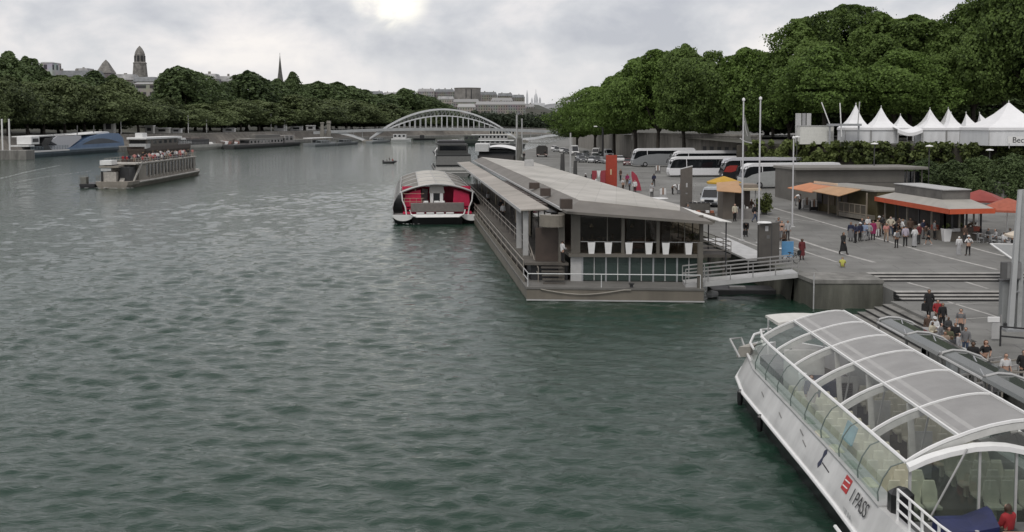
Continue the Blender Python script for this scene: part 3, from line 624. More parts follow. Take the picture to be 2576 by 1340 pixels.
for k in range(5):
    tree_kit(('near', k), 11 + k, .4, 30000, .46, 24, 15, 7.2, L_NEAR)
    tree_kit(('big', k), 31 + k, .4, 48000, .48, 30, 19, 8.0, L_BIG)
    tree_kit(('dark', k), 51 + k, .8, 14000, .8, 30, 17, 2, L_DARK, fat=1.15)
    tree_kit(('olive', k), 71 + k, .8, 13000, .66, 20, 13, 4.4, L_OLIVE)
for v in TREEKIT.values(): bpy.data.objects.remove(v[1]) if False else None
_tn = {}
def tree(kind, x, y, z0, ztop, w, label, group, rz=None):
    v = _tn.get(kind, 0); _tn[kind] = v + 1
    cr, tr, h, ww, zc = TREEKIT[(kind, v % 5)]
    t = thing('tree', label, 'tree', (x, y, z0), random.uniform(0, 6.28) if rz is None else rz, group)
    t.scale = (w / ww, w / ww, (ztop - z0) / h)
    a = bpy.data.objects.new('trunk', tr.data); COL.objects.link(a); a.parent = t
    b = bpy.data.objects.new('crown', cr); COL.objects.link(b); b.parent = t
    return t
for v in TREEKIT.values(): COL.objects.unlink(v[1])
def left_tree(kind, px, ytop, wpx, d, label, group):
    """tree whose trunk stands d metres inland from the far bank's waterline, found by marching along the picture column"""
    Y = 300.0
    for _ in range(2500):
        p = at(px, 330, Y)
        if bank_x(Y) - p.x <= d + 0.02 * 0: break
        Y += 0.4
    p = at(px, 330, Y); q = at(px, ytop, Y); z0 = max(lz(p.x, Y), 2.0) - .2
    return tree(kind, p.x, Y, z0, q.z, wpx * Y / F, label, group)
# columns of the picture left of the bank's line are inland; march outward so the trunk lands d metres behind the bank
def left_tree(kind, px, ytop, wpx, d, label, group):
    best = None
    for Y in np.arange(330, 1150, 1.0):
        x = (px - CX) / F * Y; e = abs((bank_x(Y) - x) - d)
        if best is None or e < best[0]: best = (e, Y, x)
    _, Y, x = best; z0 = lz(x, Y) - .2
    return tree(kind, x, Y, z0, at(px, ytop, Y).z, wpx * Y / F, label, group)
front = [(-30, 205, 100), (22, 200, 100), (72, 215, 95), (112, 205, 100), (165, 200, 100), (215, 202, 110), (262, 222, 95), (303, 206, 100), (350, 242, 85), (388, 252, 80), (424, 247, 75), (470, 262, 80), (515, 256, 85), (560, 250, 95), (607, 262, 85), (652, 250, 85), (698, 262, 80), (745, 246, 95), (790, 242, 95), (832, 248, 85), (872, 246, 80), (906, 252, 78), (945, 262, 85), (986, 268, 75), (1030, 275, 70), (1070, 272, 70)]
for i, (px, yt, w) in enumerate(front):
    left_tree('olive', px, yt + random.uniform(-9, 7), w * random.uniform(.95, 1.3), 24 + random.uniform(-4, 6), 'olive green tree in the front row of the far bank, %s from the left' % (ORD[i] if i < 25 else 'twenty-sixth'), 'front row of trees on the far bank')
back = [(-20, 128, 120), (25, 142, 110), (72, 150, 110), (108, 172, 100), (150, 190, 110), (200, 192, 110), (245, 188, 105), (290, 194, 95), (425, 178, 90), (455, 166, 120), (492, 182, 100), (530, 208, 95), (568, 212, 90), (622, 182, 120), (660, 196, 100), (700, 200, 80), (737, 190, 62), (768, 220, 95), (800, 208, 110), (848, 206, 105), (885, 218, 100), (918, 232, 95), (955, 240, 90), (990, 238, 85), (1018, 222, 72), (1050, 238, 90), (1085, 252, 85), (1112, 262, 80)]
ORD2 = ORD + ['twenty-sixth', 'twenty-seventh', 'twenty-eighth']
for i, (px, yt, w) in enumerate(back):
    left_tree('dark', px, yt, w * 1.15, 52 + random.uniform(-8, 14), 'tall dark tree behind the front row of the far bank, %s from the left' % ORD2[i], 'tall trees behind the far bank row')
# dark woods on the flat land beyond the bridge
cs, rs = [], []
for k in range(150):
    px = 1080 + k * 2.6; y = 1185 + random.uniform(-15, 60); p = at(px, 310, y)
    cs.append((p.x, p.y, random.uniform(8, 24) * interp(px, [(1080, 1.2), (1200, .95), (1470, .8)]))); rs.append(random.uniform(4, 7))
o = bpy.data.objects.new('woods', leaves_mesh('woods', cs, rs, 15000, 2.4, L_FAR, seed=5)); COL.objects.link(o)
tag(o, 'dark line of distant woods beyond the footbridge', 'woods', kind='stuff')
# near bank trees: (px, top y, width px, Y, base z, kind, label)
RT = [(1452, 258, 95, 330, 'near', 'bright green small tree at the river end of the coach park'), (1497, 222, 105, 300, 'near', 'light green tree second from the river end of the coach park'),
      (1545, 196, 120, 275, 'near', 'broad green tree behind the parked white van'), (1600, 152, 130, 262, 'near', 'tall tree behind the parked cars with bare top twigs'),
      (1655, 130, 140, 250, 'near', 'tree with two lobed top behind the silver coach'), (1722, 112, 150, 240, 'big', 'tallest tree left of the big riverside dip, behind the coaches'),
      (1795, 122, 150, 232, 'big', 'tree standing behind the white coach, by the stone wall windows'), (1872, 128, 150, 226, 'near', 'tree behind the two tall flagpoles'),
      (1945, 140, 130, 222, 'near', 'darker tree left of the grey upright panels'), (2030, 48, 175, 215, 'big', 'very tall tree at the left end of the great tree wall'),
      (2120, 22, 190, 212, 'big', 'very tall tree behind the white cabin and steel frame'), (2205, 26, 180, 208, 'big', 'very tall tree rising behind the twin front marquees'),
      (2290, 38, 180, 206, 'big', 'very tall tree behind the small marquee with drooping edge'), (2372, 55, 170, 204, 'big', 'very tall tree with a lower crown behind the middle marquees'),
      (2448, 10, 180, 200, 'big', 'very tall tree left of the stone facade opening'), (2525, -70, 200, 196, 'big', 'very tall tree at the right edge towering out of frame'),
      (2610, -60, 200, 190, 'big', 'cropped very tall tree at the extreme right edge'),
      (2075, 120, 170, 200, 'near', 'lower tree in front of the great tree wall, above the white cabin'), (2250, 130, 160, 200, 'near', 'lower dark tree filling the wall above the twin marquee peaks'),
      (2345, 150, 140, 199, 'near', 'lower dark tree above the leaning marquee peak'), (1985, 165, 130, 212, 'near', 'low tree filling the gap right of the flagpoles')]
def terr(Y): return 9.7
for px, yt, w, Y, kind, label in RT:
    z0 = 9.7 if px > 1990 else (6.5 if px > 1880 else 4.2)
    p = at(px, 300, Y); tree(kind, p.x, Y, z0, at(px, yt, Y).z, w * 1.06 * Y / F, label, 'trees along the near bank')
for i, (px, yt) in enumerate(((1930, 175), (2010, 150), (2095, 120), (2180, 110), (2265, 120), (2350, 130), (2430, 140), (2520, 120), (2610, 100))):
    p = at(px, 300, 250); tree('dark', p.x, 250 - i * 1.5, 9.5, at(px, yt, 250).z, 22, 'dark low branched tree at the back of the great tree wall, %s from the left' % ORD[i], 'back row trees above the marquees')
# hedge on the retaining wall, terrace behind it
HX0, HX1, HY = at(1906, 400, 178).x, 118.0, 152.0
def hy(x): return interp(x, [(38, 176), (60, 158), (118, 128)])          # the hedge line swings towards the viewer on the right
def hbase(x): return gz(x, hy(x))
rows = [[(x, hy(x) + d, z) for x in np.linspace(38, 140, 30)] for d, z in [(1.5, 2.0), (1.6, 9.6), (60, 9.7), (400, 9.9)]]
sheet('terrace', mat('terrace_ground', (.07, .068, .055), .95, var=.3, scale=.1), rows)
def hedge(x0, x1, ztop, zbot, thick, n, label, seed, lump=.45):
    r = np.random.default_rng(seed); cs, rs = [], []
    A = (x1 - x0) * (ztop - zbot)
    for k in range(int(A * 1.6)):
        x = r.uniform(x0, x1); z = r.uniform(zbot, ztop - lump * .55); cs.append((x, hy(x) + r.uniform(-thick, .6), z)); rs.append(lump * r.uniform(.7, 1.5))
    for k in range(int((x1 - x0) * 3)):
        x = r.uniform(x0, x1); cs.append((x, hy(x) + r.uniform(-thick * .6, 1.2), ztop - lump * r.uniform(.4, .8))); rs.append(lump * r.uniform(.6, 1.1))
    c = np.array(cs); x0_, y0_ = (x0 + x1) / 2, hy((x0 + x1) / 2); c -= np.array([x0_, y0_, 0])
    o = bpy.data.objects.new('hedge', leaves_mesh('hedge', c, rs, n, .42, L_HEDGE, seed=seed, squash=1)); COL.objects.link(o); o.location = (x0_, y0_, 0)
    return tag(o, label, 'hedge', 'hedges on the terrace wall')
xm = at(2130, 400, 163).x
hedge(38.5, xm - .6, 9.9, 3.8, .9, 11000, 'clipped leafy hedge behind the coaches, left of the slanted pole', 3)
hedge(xm, 72, 9.9, 3.2, 1.2, 13000, 'tall leafy hedge below the white marquees, behind the kiosks', 4)
hedge(72, 112, 9.6, 3.0, 1.4, 16000, 'dark shaggy hedge at the right, above the red parasols', 5, .6)
o = MB().loft([[(x, hy(x) + .9, 2.0) for x in np.linspace(37, 120, 24)], [(x, hy(x) + .9, 9.3) for x in np.linspace(37, 120, 24)], [(x, hy(x) + 1.62, 9.3) for x in np.linspace(37, 120, 24)]], caps=False, closed=False).build('terrace_wall', mat('soil_wall', (.05, .045, .035), .95, var=.3, scale=.4))
tag(o, 'dark retaining wall showing between and under the hedges', 'wall')
for i, (px, py, yt, w) in enumerate([(2398, 492, 405, 85), (2465, 500, 395, 90), (2540, 520, 385, 95), (2330, 480, 400, 70)]):
    b = G(px, py); tree('dark', b.x, b.y, b.z, at(px, yt, b.y).z, w * b.y / F, ['small bushy tree behind the red awning kiosk roof', 'small bushy tree behind the red parasols', 'small bushy tree over the concrete column at right', 'small bushy tree behind the grey box building'][i], 'small trees below the hedge')
# stone retaining wall and street building behind the coaches
a, b = at(1590, 385, 268), at(1905, 385, 214)
t = thing('stone_wall', 'pale stone street wall with dark openings behind the coaches', 'wall', (0, 0, 0))
d = (b - a); d.z = 0; L = d.length; d.normalize(); nrm = Vector((d.y, -d.x, 0))
def wp(s, o_, z): q = a + d * s + nrm * o_; return (q.x, q.y, z)
mb = MB(); mb.ext([wp(0, 0, 4), wp(L, 0, 4), wp(L, -1, 4), wp(0, -1, 4)], (0, 0, 6.2)); mb.build('body', M_STONE, t)
MB().ext([wp(-.3, .25, 10.2), wp(L, .25, 10.2), wp(L, -1.2, 10.2), wp(-.3, -1.2, 10.2)], (0, 0, .4)).build('coping', M_STONE, t)
for k in range(7):
    s = L * .62 + k * 3.1; MB().ext([wp(s, .05, 6.2), wp(s + 1.5, .05, 6.2), wp(s + 1.5, -.5, 6.2), wp(s, -.5, 6.2)], (0, 0, 1.7)).build('opening', M_DARK, t)
a2 = at(1440, 372, 420); 
t = thing('stone_wall', 'long grey street wall behind the parked cars', 'wall', (0, 0, 0))
MB().loft([[(a2.x, 420, 3.5), (at(1590, 380, 268).x, 268.5, 3.5)], [(a2.x, 420, 8.5), (at(1590, 380, 268).x, 268.5, 9.8)]], caps=False, closed=False).build('body', M_STONE, t)
MB().ext([(a2.x, 420, 8.5), (at(1590, 380, 268).x, 268.5, 9.8), (at(1590, 380, 268).x + 1, 268.5, 9.8), (a2.x + 1, 420, 8.5)], (0, 0, .3)).build('coping', M_STONE, t)
rows = [[(a.x + (b.x - a.x) * s + k, a.y + (b.y - a.y) * s + k * .6, 10.1) for s in np.linspace(0, 1, 8)] for k in (.5, 200)]
sheet('street', M_ASPH, rows)
# stone facade seen under the big trees at far right
a, b = at(2430, 300, 235), at(2640, 300, 225)
t = thing('stone_building', 'grey stone mansion with dark windows behind the marquees', 'building', (a.x, 235, 9.7)); L = b.x - a.x
M_MAN = mat('mansion_stone', (.19, .18, .16), .85, var=.3, scale=.5, bump=.2)
MB().box(0, L, 0, 10, 0, 18).build('wall', M_MAN, t)
MB().box(-.3, L, -.4, 0, 10.2, 10.7).build('cornice', M_STONE, t); MB().box(-.2, L, -.25, 0, 5.2, 5.5).build('string_course', M_STONE, t)
for k in range(5):
    for z in (1.2, 6.3, 11.5):
        x = 1.4 + k * 3.7; wd = MB().box(x, x + 1.7, -.06, .3, z, z + 3.0).build('window', M_DGLASS, t); MB().box(x - .15, x + 1.85, -.16, -.061, z - .25, z - .02).build('sill', M_STONE, wd)
        MB().bar((x + .85, -.09, z), (x + .85, -.09, z + 3), .1).build('glazing_bar', M_LGREY, wd)
# ------------------------------------------------------------ marquees
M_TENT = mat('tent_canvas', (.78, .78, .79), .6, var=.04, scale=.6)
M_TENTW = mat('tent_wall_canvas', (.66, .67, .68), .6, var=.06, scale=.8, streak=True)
def marquee(px0, px1, ypeak, pxpeak, Y, label, wall=True, skew=0.0):
    a, b = at(px0, 323, Y), at(px1, 323, Y); w = b.x - a.x; z0 = 9.72; ze = at(CX, 323, Y).z; zp = at(CX, ypeak, Y).z
    t = thing('marquee', label, 'marquee', (a.x, Y, z0), 0, 'white peaked marquees'); cx_ = (at(pxpeak, 300, Y).x - a.x)
    h = ze - z0; rings = []; d = w
    for q, f in ((1.0, 0), (1.0, .02), (.72, .16), (.5, .33), (.3, .56), (.14, .8), (.02, 1.0)):
        rings.append([(cx_ + (x - cx_) * q, d / 2 + (y - d / 2) * q, h + (zp - ze) * f) for x, y in ((0, 0), (w / 2, 0), (w, 0), (w, d / 2), (w, d), (w / 2, d), (0, d), (0, d / 2))])
    MB().loft(rings).build('canopy', M_TENT, t)
    MB().box(-.03, w + .03, -.03, d + .03, h - .32, h - .005).build('valance', M_TENT, t)
    for x, y in ((.08, .08), (w - .08, .08), (w - .08, d - .08), (.08, d - .08)): MB().bar((x, y, 0), (x, y, h - .33), .1).build('leg', M_LGREY, t)
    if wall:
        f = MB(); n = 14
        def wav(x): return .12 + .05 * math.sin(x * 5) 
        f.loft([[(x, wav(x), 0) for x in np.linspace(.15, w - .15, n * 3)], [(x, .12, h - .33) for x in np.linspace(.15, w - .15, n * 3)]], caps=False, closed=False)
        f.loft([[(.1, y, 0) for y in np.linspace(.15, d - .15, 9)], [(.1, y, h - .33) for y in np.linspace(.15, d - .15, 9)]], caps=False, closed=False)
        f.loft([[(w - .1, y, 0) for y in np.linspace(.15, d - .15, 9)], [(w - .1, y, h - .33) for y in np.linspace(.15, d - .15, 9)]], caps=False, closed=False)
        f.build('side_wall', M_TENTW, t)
    MB().lathe([(.05, 0), (.05, .3), (.09, .34), (.01, .45)], 6, (cx_, d / 2, zp - z0 - .1)).build('finial', M_WHITE, t)
    return t
for a in [(2126, 2192, 264, 2189 - 26, 168, 'white peaked marquee at the left end of the row'), (2192, 2262, 271, 2228, 168.2, 'white peaked marquee second from the left end'),
          (2252, 2302, 291, 2274, 178, 'small white marquee set back behind the second marquee'), (2320, 2388, 275, 2352, 186, 'tall marquee peak set back left of the middle row'),
          (2322, 2382, 290, 2367 - 14, 166, 'white marquee left in the middle front row'), (2382, 2430, 287, 2402, 166.2, 'white marquee with grey post at its left corner'),
          (2372, 2432, 274, 2397, 190, 'tall set back marquee peak in the middle of the row'), (2430, 2478, 287, 2440, 168, 'white marquee right of the middle of the front row'),
          (2474, 2526, 287, 2475, 178, 'white marquee with open side near the right end'), (2500, 2548, 293, 2515, 186, 'small set back marquee beside the large right one'),
          (2488, 2668, 258, 2578, 150, 'largest white marquee cropped by the right edge')]:
    marquee(*a, wall=a[0] not in (2252,))
# the low drooping link roof between marquees
p0, p1 = at(2258, 326, 166), at(2322, 326, 166)
t = thing('link_awning', 'white sagging awning linking two marquees over an open gap', 'awning', (p0.x, 166, 0)); L = p1.x - p0.x
MB().loft([[(L * s, y, p0.z - 1.0 * math.sin(math.pi * s) * .55 + dz_) for s in np.linspace(0, 1, 10)] for y, dz_ in ((0, -.5), (0, 0), (3, .5))], caps=False, closed=False).build('canopy', M_TENT, t)
for s in (.03, .97): MB().bar((L * s, .1, 9.7), (L * s, .1, p0.z - .3), .1).build('leg', M_LGREY, t)
# event banner at the right edge
a, b = at(2536, 344, 140), at(2640, 362, 140)
t = thing('banner_board', 'white banner board with dark script lettering at the right edge', 'banner', (a.x, 140, b.z))
MB().box(0, b.x - a.x, 0, .12, 0, a.z - b.z).build('board', M_WHITE, t)
for x in (.2, 2.5, 4.8): MB().bar((x, .06, 9.6 - b.z), (x, .06, 0), .08).build('leg', M_LGREY, t)
text('Becc', 1.05, M_DARK, t, (.55, -.02, .12), (1, .0, 0), (.25, 0, 1))
# grey panels, white cabin and steel frame on the terrace
a = at(2001, 345, 170)
t = thing('upright_panels', 'three tall grey upright panels beside the white cabin', 'panel', (a.x, 170, 9.7))
for k, x in enumerate((0, 1.05, 1.75)): MB().bbox(x, x + (.9, .55, .7)[k], 0, .25, 0, at(CX, 286, 170).z - 9.7, .03).build('panel', (M_LGREY, C(.3), M_LGREY)[k], t)
a = at(2014, 318, 168)
t = thing('site_cabin', 'long white site cabin behind the hedge, left of the marquees', 'cabin', (a.x, 168, 9.6)); L = at(2098, 318, 168).x - a.x
MB().bbox(0, L, 0, 3, 0, a.z - 9.6, .06).build('body', mat('cabin_white', (.62, .62, .58), .5, var=.08), t)
MB().box(L * .8, L * .97, -.03, -.001, .3, 2.1).build('door', C(.5, .5, .47), t); MB().box(-.05, L + .05, -.08, 3.05, a.z - 9.6, a.z - 9.5).build('roof', M_LGREY, t)
a = at(2085, 312, 166)
t = thing('gantry', 'grey steel portal frame with leaning white poles beside the marquees', 'frame', (a.x, 166, 9.6))
L = at(2168, 312, 166).x - a.x; hz_ = a.z - 9.6
MB().box(0, L, 0, 1.2, hz_ - .35, hz_).build('beam', M_STEEL, t)
for x in (.3, L - .3): MB().bar((x, .5, 0), (x, .5, hz_ - .35), .22).build('post', M_STEEL, t)
MB().tube([(.2, .3, hz_), (-1.1, .3, hz_ + 3.3)], .09).build('pole', M_WHITE, t); MB().tube([(2.1, .3, hz_ - 2), (1.75, .3, hz_ + 3.2)], .09).build('pole', M_WHITE, t)
MB().tube([(L - .5, .3, hz_), (L - .3, .3, hz_ + 3.4)], .09).build('pole', M_LGREY, t)
# ------------------------------------------------------------ restaurant barge
AX = Vector((-0.0985, 0.9951, 0))                       # direction along the quay
O_B = P(1325, 757, 0)
rx = P(1770, 762, 0) - O_B; WB = rx.length; RX = rx.normalized()
def BF(x, y, z): return (RX.x * x + AX.x * y, RX.y * x + AX.y * y, z)
def bl(px, py, z):                                       # picture point at height z -> barge x, y
    p = P(px, py, z) - O_B; det = RX.x * AX.y - RX.y * AX.x
    return (p.x * AX.y - p.y * AX.x) / det, (RX.x * p.y - RX.y * p.x) / det
M_HULL = mat('barge_hull', (.17, .152, .124), .55, var=.18, scale=.5, streak=True, bump=.06)
M_TAUPE = mat('taupe_paint', (.125, .115, .098), .6, var=.12, scale=.8)
M_ROOF = mat('barge_roof', (.47, .45, .415), .7, var=.1, scale=.25, streak=False, bump=.05); joints(M_ROOF, 30, 1.6, .03, .8, R(90 + 5.6))
M_ROOF2 = mat('barge_roof_edge', (.15, .138, .122), .65, var=.12, scale=.5)
M_AWN = mat('awning_roof', (.36, .33, .295), .7, var=.14, scale=.3); joints(M_AWN, 30, 2.4, .03, .8, R(5.6))
M_DECK = mat('deck_boards', (.10, .09, .078), .75, var=.25, scale=.7)
M_BROWN = mat('brown_paint', (.06, .043, .034), .55, var=.2, scale=1.2)
G_LOW = glass('lower_glass', (.30, .42, .38), .2, .04, .6, .3)
G_UP = glass('upper_glass', (.66, .62, .56), .08, .03, .95, .1, .5)
G_CLEAR = glass('clear_glass', (.80, .86, .83), .22, .03, .92)
LB = 112.0
t = thing('restaurant_barge', 'long grey beige floating restaurant barge with flat roof and glazed end', 'barge', O_B)
def bm(): return MB(BF)
def bb(n, m, x0, x1, y0, y1, z0, z1, p=t): return bm().box(x0, x1, y0, y1, z0, z1).build(n, m, p)
hb_ = bm(); hb_.loft([[(.35, .5, -1), (WB - .1, .5, -1), (WB - .1, LB, -1), (.35, LB, -1)], [(0, 0, .12), (WB, 0, .12), (WB, LB, .12), (0, LB, .12)], [(0, 0, .86), (WB, 0, .86), (WB, LB, .86), (0, LB, .86)]]); hb_.build('hull', M_HULL, t)
bm().loft([[(-.06, -.06, .86), (WB + .06, -.06, .86), (WB + .06, LB, .86), (-.06, LB, .86)], [(-.06, -.06, 1.0), (WB + .06, -.06, 1.0), (WB + .06, LB, 1.0), (-.06, LB, 1.0)]]).build('deck', mat('deck_grey', (.15, .145, .135), .7, var=.15, scale=.6), t)
bm().box(-.04, WB + .04, -.1, -.062, .02, .12).build('rubbing_strip', M_LGREY, t)
D0 = 3.2                                                  # front wall set back
WX0, WX1 = bl(1435, 708, 1.0)[0], bl(1757, 708, 1.0)[0]
Z2 = at(CX, 634, 81.2).z; ZT = at(CX, 552, 81).z
# lower storey: five glazed bays
bb('side_wall', M_TAUPE, WX1 - .05, WX1 + .02, D0 + .1, LB - 8, 1.0, Z2 - .1)
for k in range(6):
    x = WX0 + .9 + k * (WX1 - WX0 - .9) / 5
    bb('mullion', M_STEEL, x - .06, x + .06, D0 - .05, D0 + .06, 1.0, Z2 - .22)
for k in range(5):
    x = WX0 + .9 + k * (WX1 - WX0 - .9) / 5; w = (WX1 - WX0 - .9) / 5
    fr = bb('window', G_LOW, x + .06, x + w - .06, D0, D0 + .02, 1.06, Z2 - .22)
    bb('glazing_bar', M_LGREY, x + w * .5 - .03, x + w * .5 + .03, D0 - .03, -.002 + D0, 1.06, Z2 - .22, fr)
    bb('blind', mat('blind', (.24, .26, .25), .8, var=.1), x + .08, x + w - .08, D0 + .08, D0 + .1, Z2 - .75 - .1 * (k % 2), Z2 - .22, fr)
bb('corner_panel', M_LGREY, WX0 + .02, WX0 + .84, D0 - .02, D0 + .05, 1.0, Z2 - .22)
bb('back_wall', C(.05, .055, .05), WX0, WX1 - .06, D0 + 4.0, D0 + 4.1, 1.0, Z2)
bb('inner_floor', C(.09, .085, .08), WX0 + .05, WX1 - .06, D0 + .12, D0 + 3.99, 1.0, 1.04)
for k, (x, y) in enumerate([(5, 1.5), (7.2, 2.4), (9, 1.2), (11.2, 2), (6.2, 3)]):
    bm().lathe([(.05, 1.04), (.05, 1.7), (.5, 1.72), (.5, 1.78)], 10, (WX0 + x * .8, D0 + y, 0)).build('table', C(.3), t)
# floor slab of the upper storey
bb('floor_slab', M_TAUPE, WX0 - .15, WX1 + .1, D0 - .35, LB - 4, Z2 - .22, Z2)
UX0 = bl(1438, 600, 4.0)[0]
# upper storey: columns and glazing
cols = [bl(p, 632, Z2)[0] for p in (1444, 1557, 1642, 1747)]
for i, x in enumerate(cols):
    w = .42 if i == 0 else .14; bb('column', M_TAUPE, x - w, x + (.1 if i else .25), D0 + .25, D0 + .5, Z2, ZT + .4)
for i in range(3):
    x0, x1 = cols[i] + .26, cols[i + 1] - .16
    wd = bb('window', G_UP, x0, x1, D0 + .35, D0 + .37, Z2 + .02, ZT + .3)
    bb('glazing_bar', M_TAUPE, (x0 + x1) / 2 - .03 + (.5 if i == 0 else .3), (x0 + x1) / 2 + .03 + (.5 if i == 0 else .3), D0 + .31, D0 + .345, Z2 + .02, ZT + .3, wd)
    bb('handrail', M_LGREY, x0, x1, D0 + .18, D0 + .23, Z2 + .86, Z2 + .9, wd)
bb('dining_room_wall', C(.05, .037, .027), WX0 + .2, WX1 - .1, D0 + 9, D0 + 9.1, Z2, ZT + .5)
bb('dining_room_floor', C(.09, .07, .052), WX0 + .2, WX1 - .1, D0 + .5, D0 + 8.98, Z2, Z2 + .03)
for k in range(9):
    x = WX0 + 1.2 + k * 1.05; y = D0 + 1.6 + (k % 3) * 1.7
    tb = bm().lathe([(.3, Z2 + .03), (.05, Z2 + .1), (.05, Z2 + .68), (.42, Z2 + .7), (.42, Z2 + .75)], 10, (x, y, 0)).build('dining_table', C(.09, .05, .03), t)
    for s in (-.62, .62):
        ch = bm(); ch.box(x + s - .2, x + s + .2, y - .2, y + .2, Z2 + .42, Z2 + .47); ch.box(x + s * 1.3 - .03, x + s * 1.3 + .03, y - .2, y + .2, Z2 + .47, Z2 + .9)
        for a in (-.17, .17):
            for b in (-.17, .17): ch.box(x + s + a - .02, x + s + a + .02, y + b - .02, y + b + .02, Z2 + .03, Z2 + .42)
        ch.build('chair', C(.12, .08, .05), t)
for k in range(3): bm().tube([(WX0 + 2 + k * 3.1, D0 + 2.5, ZT + .3), (WX0 + 2 + k * 3.1, D0 + 2.5, ZT - .5), ], .02).build('lamp_cord', M_DARK, t); bm().lathe([(.02, ZT - .48), (.16, ZT - .72), (.14, ZT - .74)], 8, (WX0 + 2 + k * 3.1, D0 + 2.5, 0)).build('pendant_lamp', C(.5, .45, .35), t)
# main roof
e0x, e0y = bl(1444, 533, 6.25); 
RL, RR = WX0 - .35, WX1 + .55
zl_, zr_ = 6.45, 5.72
FY = D0 - 1.0
rl_in = RL + .1
mr = bm(); T = .14
top = lambda x: zl_ + .62 + (x - RL) / (RR - RL) * (zr_ - zl_ - .25)
ip = [(RL + 1.3, FY + 2.9), (RR - 1.9, FY + 1.9), (RR - .1, FY + 9), (RR - .1, LB), (RL + 1.3, LB)]
mr.ext([(x, y, top(x) - .1) for x, y in ip], (0, 0, .12)); mr.build('roof', M_ROOF, t)
fs = bm()
fs.loft([[(RL - .1, LB, zl_ - .12), (RL + 1.3, LB, top(RL + 1.3) - .02)], [(RL - .1, FY, zl_ - .12), (RL + 1.3, FY + 2.9, top(RL + 1.3) - .02)], [(RR, FY, zr_ - .1), (RR - 1.9, FY + 1.9, top(RR - 1.9) - .02)], [(RR, FY + 9, zr_ - .1), (RR - .1, FY + 9, top(RR - .1) - .02)]], caps=False, closed=False)
fs.loft([[(RL - .1, LB, zl_ - .3), (RL - .1, LB, zl_ - .121)], [(RL - .1, FY, zl_ - .3), (RL - .1, FY, zl_ - .121)], [(RR, FY, zr_ - .32), (RR, FY, zr_ - .101)], [(RR, LB, zr_ - .32), (RR, LB, zr_ - .101)]], caps=False, closed=False)
fs.loft([[(RR, FY + 9, zr_ - .1), (RR - .1, FY + 9, top(RR - .1) - .02)], [(RR, LB, zr_ - .1), (RR - .1, LB, top(RR - .1) - .02)]], caps=False, closed=False)
fs.loft([[(RL - .1, FY, zl_ - .3), (RR, FY, zr_ - .32)], [(RL - .1, FY + 3, zl_ - .3), (RR, FY + 3, zr_ - .32)]], caps=False, closed=False)
fs.build('eaves', M_ROOF2, t)
bm().box(RR + .001, RR + .16, FY, LB, zr_ - .22, zr_ + .02).build('gutter', M_TAUPE, t)
bm().box(RL - .22, RL - .102, FY + 2.2, LB, zl_ - .24, zl_ - .06).build('roof_edge_trim', M_LGREY, t)

for k, (px, py, w, h) in enumerate(((1344, 465, .95, .22), (1372, 482, .85, .3), (1424, 512, .85, .36))):
    x, y = bl(px, py, 7.0); bm().bbox(x - w * .5, x + w * .5, y - .35, y + .35, 6.6, 6.98 + h, .04).build('roof_vent', M_BROWN, t)
x, y = bl(1331, 417, 7.0); bm().bbox(x - .6, x + .6, y - .5, y + .5, 6.9, 7.8, .05).build('roof_vent', M_LGREY, t)
# left awning roof
ax0, ay0 = bl(1310, 530, 6.0)
bm().ext([(ax0, ay0, 5.95), (RL - .9, ay0 - 1.2, 6.15), (RL - .9, LB - 2, 6.15), (ax0, LB - 1, 5.95)], (0, 0, .1)).build('awning_roof', M_AWN, t)
bm().box(ax0 - .05, ax0 - .001, ay0, LB - 1, 5.82, 6.07).build('awning_fascia', M_LGREY, t)
bm().box(RL - .88, RL - .16, ay0, LB - 2, 5.8, 5.9).build('gutter', M_DARK, t)
for k in range(16): bm().box(RL - .86, RL - .2, 12 + k * 2.3, 13.3 + k * 2.3, 5.92, 6.12).build('louvre', M_BROWN, t)
# curved porch hood, door, left end columns
bm().loft([[(RL - 1.0 + .95 * math.cos(q), D0 + .3 - 1.0 * math.sin(q), z) for q in np.linspace(0, math.pi, 12)] for z in (5.1, 5.98)]).build('porch_hood', mat('hood_taupe', (.2, .18, .15), .65, var=.1), t)
bb('door', M_BROWN, RL - 2.2, RL - .5, D0 + .6, D0 + .68, 2.4, 4.95); bb('door_post', M_TAUPE, RL - .5, RL - .05, D0 + .2, D0 + .6, 1.0, 6.1)
bb('porch_deck', M_DECK, RL - 3.1, WX0 - .16, D0 - .2, D0 + 3.0, 2.2, 2.38)
bb('porch_base', M_DARK, RL - 2.6, WX0 - .16, D0 + .3, D0 + 3.0, 1.0, 2.2)
for k in range(5): bb('step', M_DECK, RL - 1.9, RL - .3, D0 - .5 - k * .33, D0 - .2 - k * .33, 2.0 - k * .25, 2.1 - k * .25)
for px, y in ((1310, 4.0), (1312, 9.0)):
    x = bl(px + 3, 640, 3.0)[0]; bb('column', M_LGREY, ax0 + .25, ax0 + .65, ay0 + .4 + y - 4, ay0 + .8 + y - 4, 2.2, 5.95)
# glazed side of the promenade under the awning
for k in range(24):
    y = ay0 + .8 + k * 4.2
    bb('side_window', M_DGLASS, RL - .45, RL - .35, y + .08, y + 4.0, 2.6, 5.8); bb('side_mullion', M_TAUPE, RL - .5, RL - .34, y - .05, y + .08, 2.4, 5.95)
    if k % 3 == 0: bb('curtain', C(.2, .17, .12), RL - .56, RL - .51, y + 1.0, y + 2.0, 2.5, 5.0)
bb('promenade', M_DECK, .5, WX0 - .17, D0 + 3.02, LB - 2, 2.2, 2.38)
bb('promenade_side', M_TAUPE, .42, .5, D0 + 3.02, LB - 2, 1.0, 2.4)
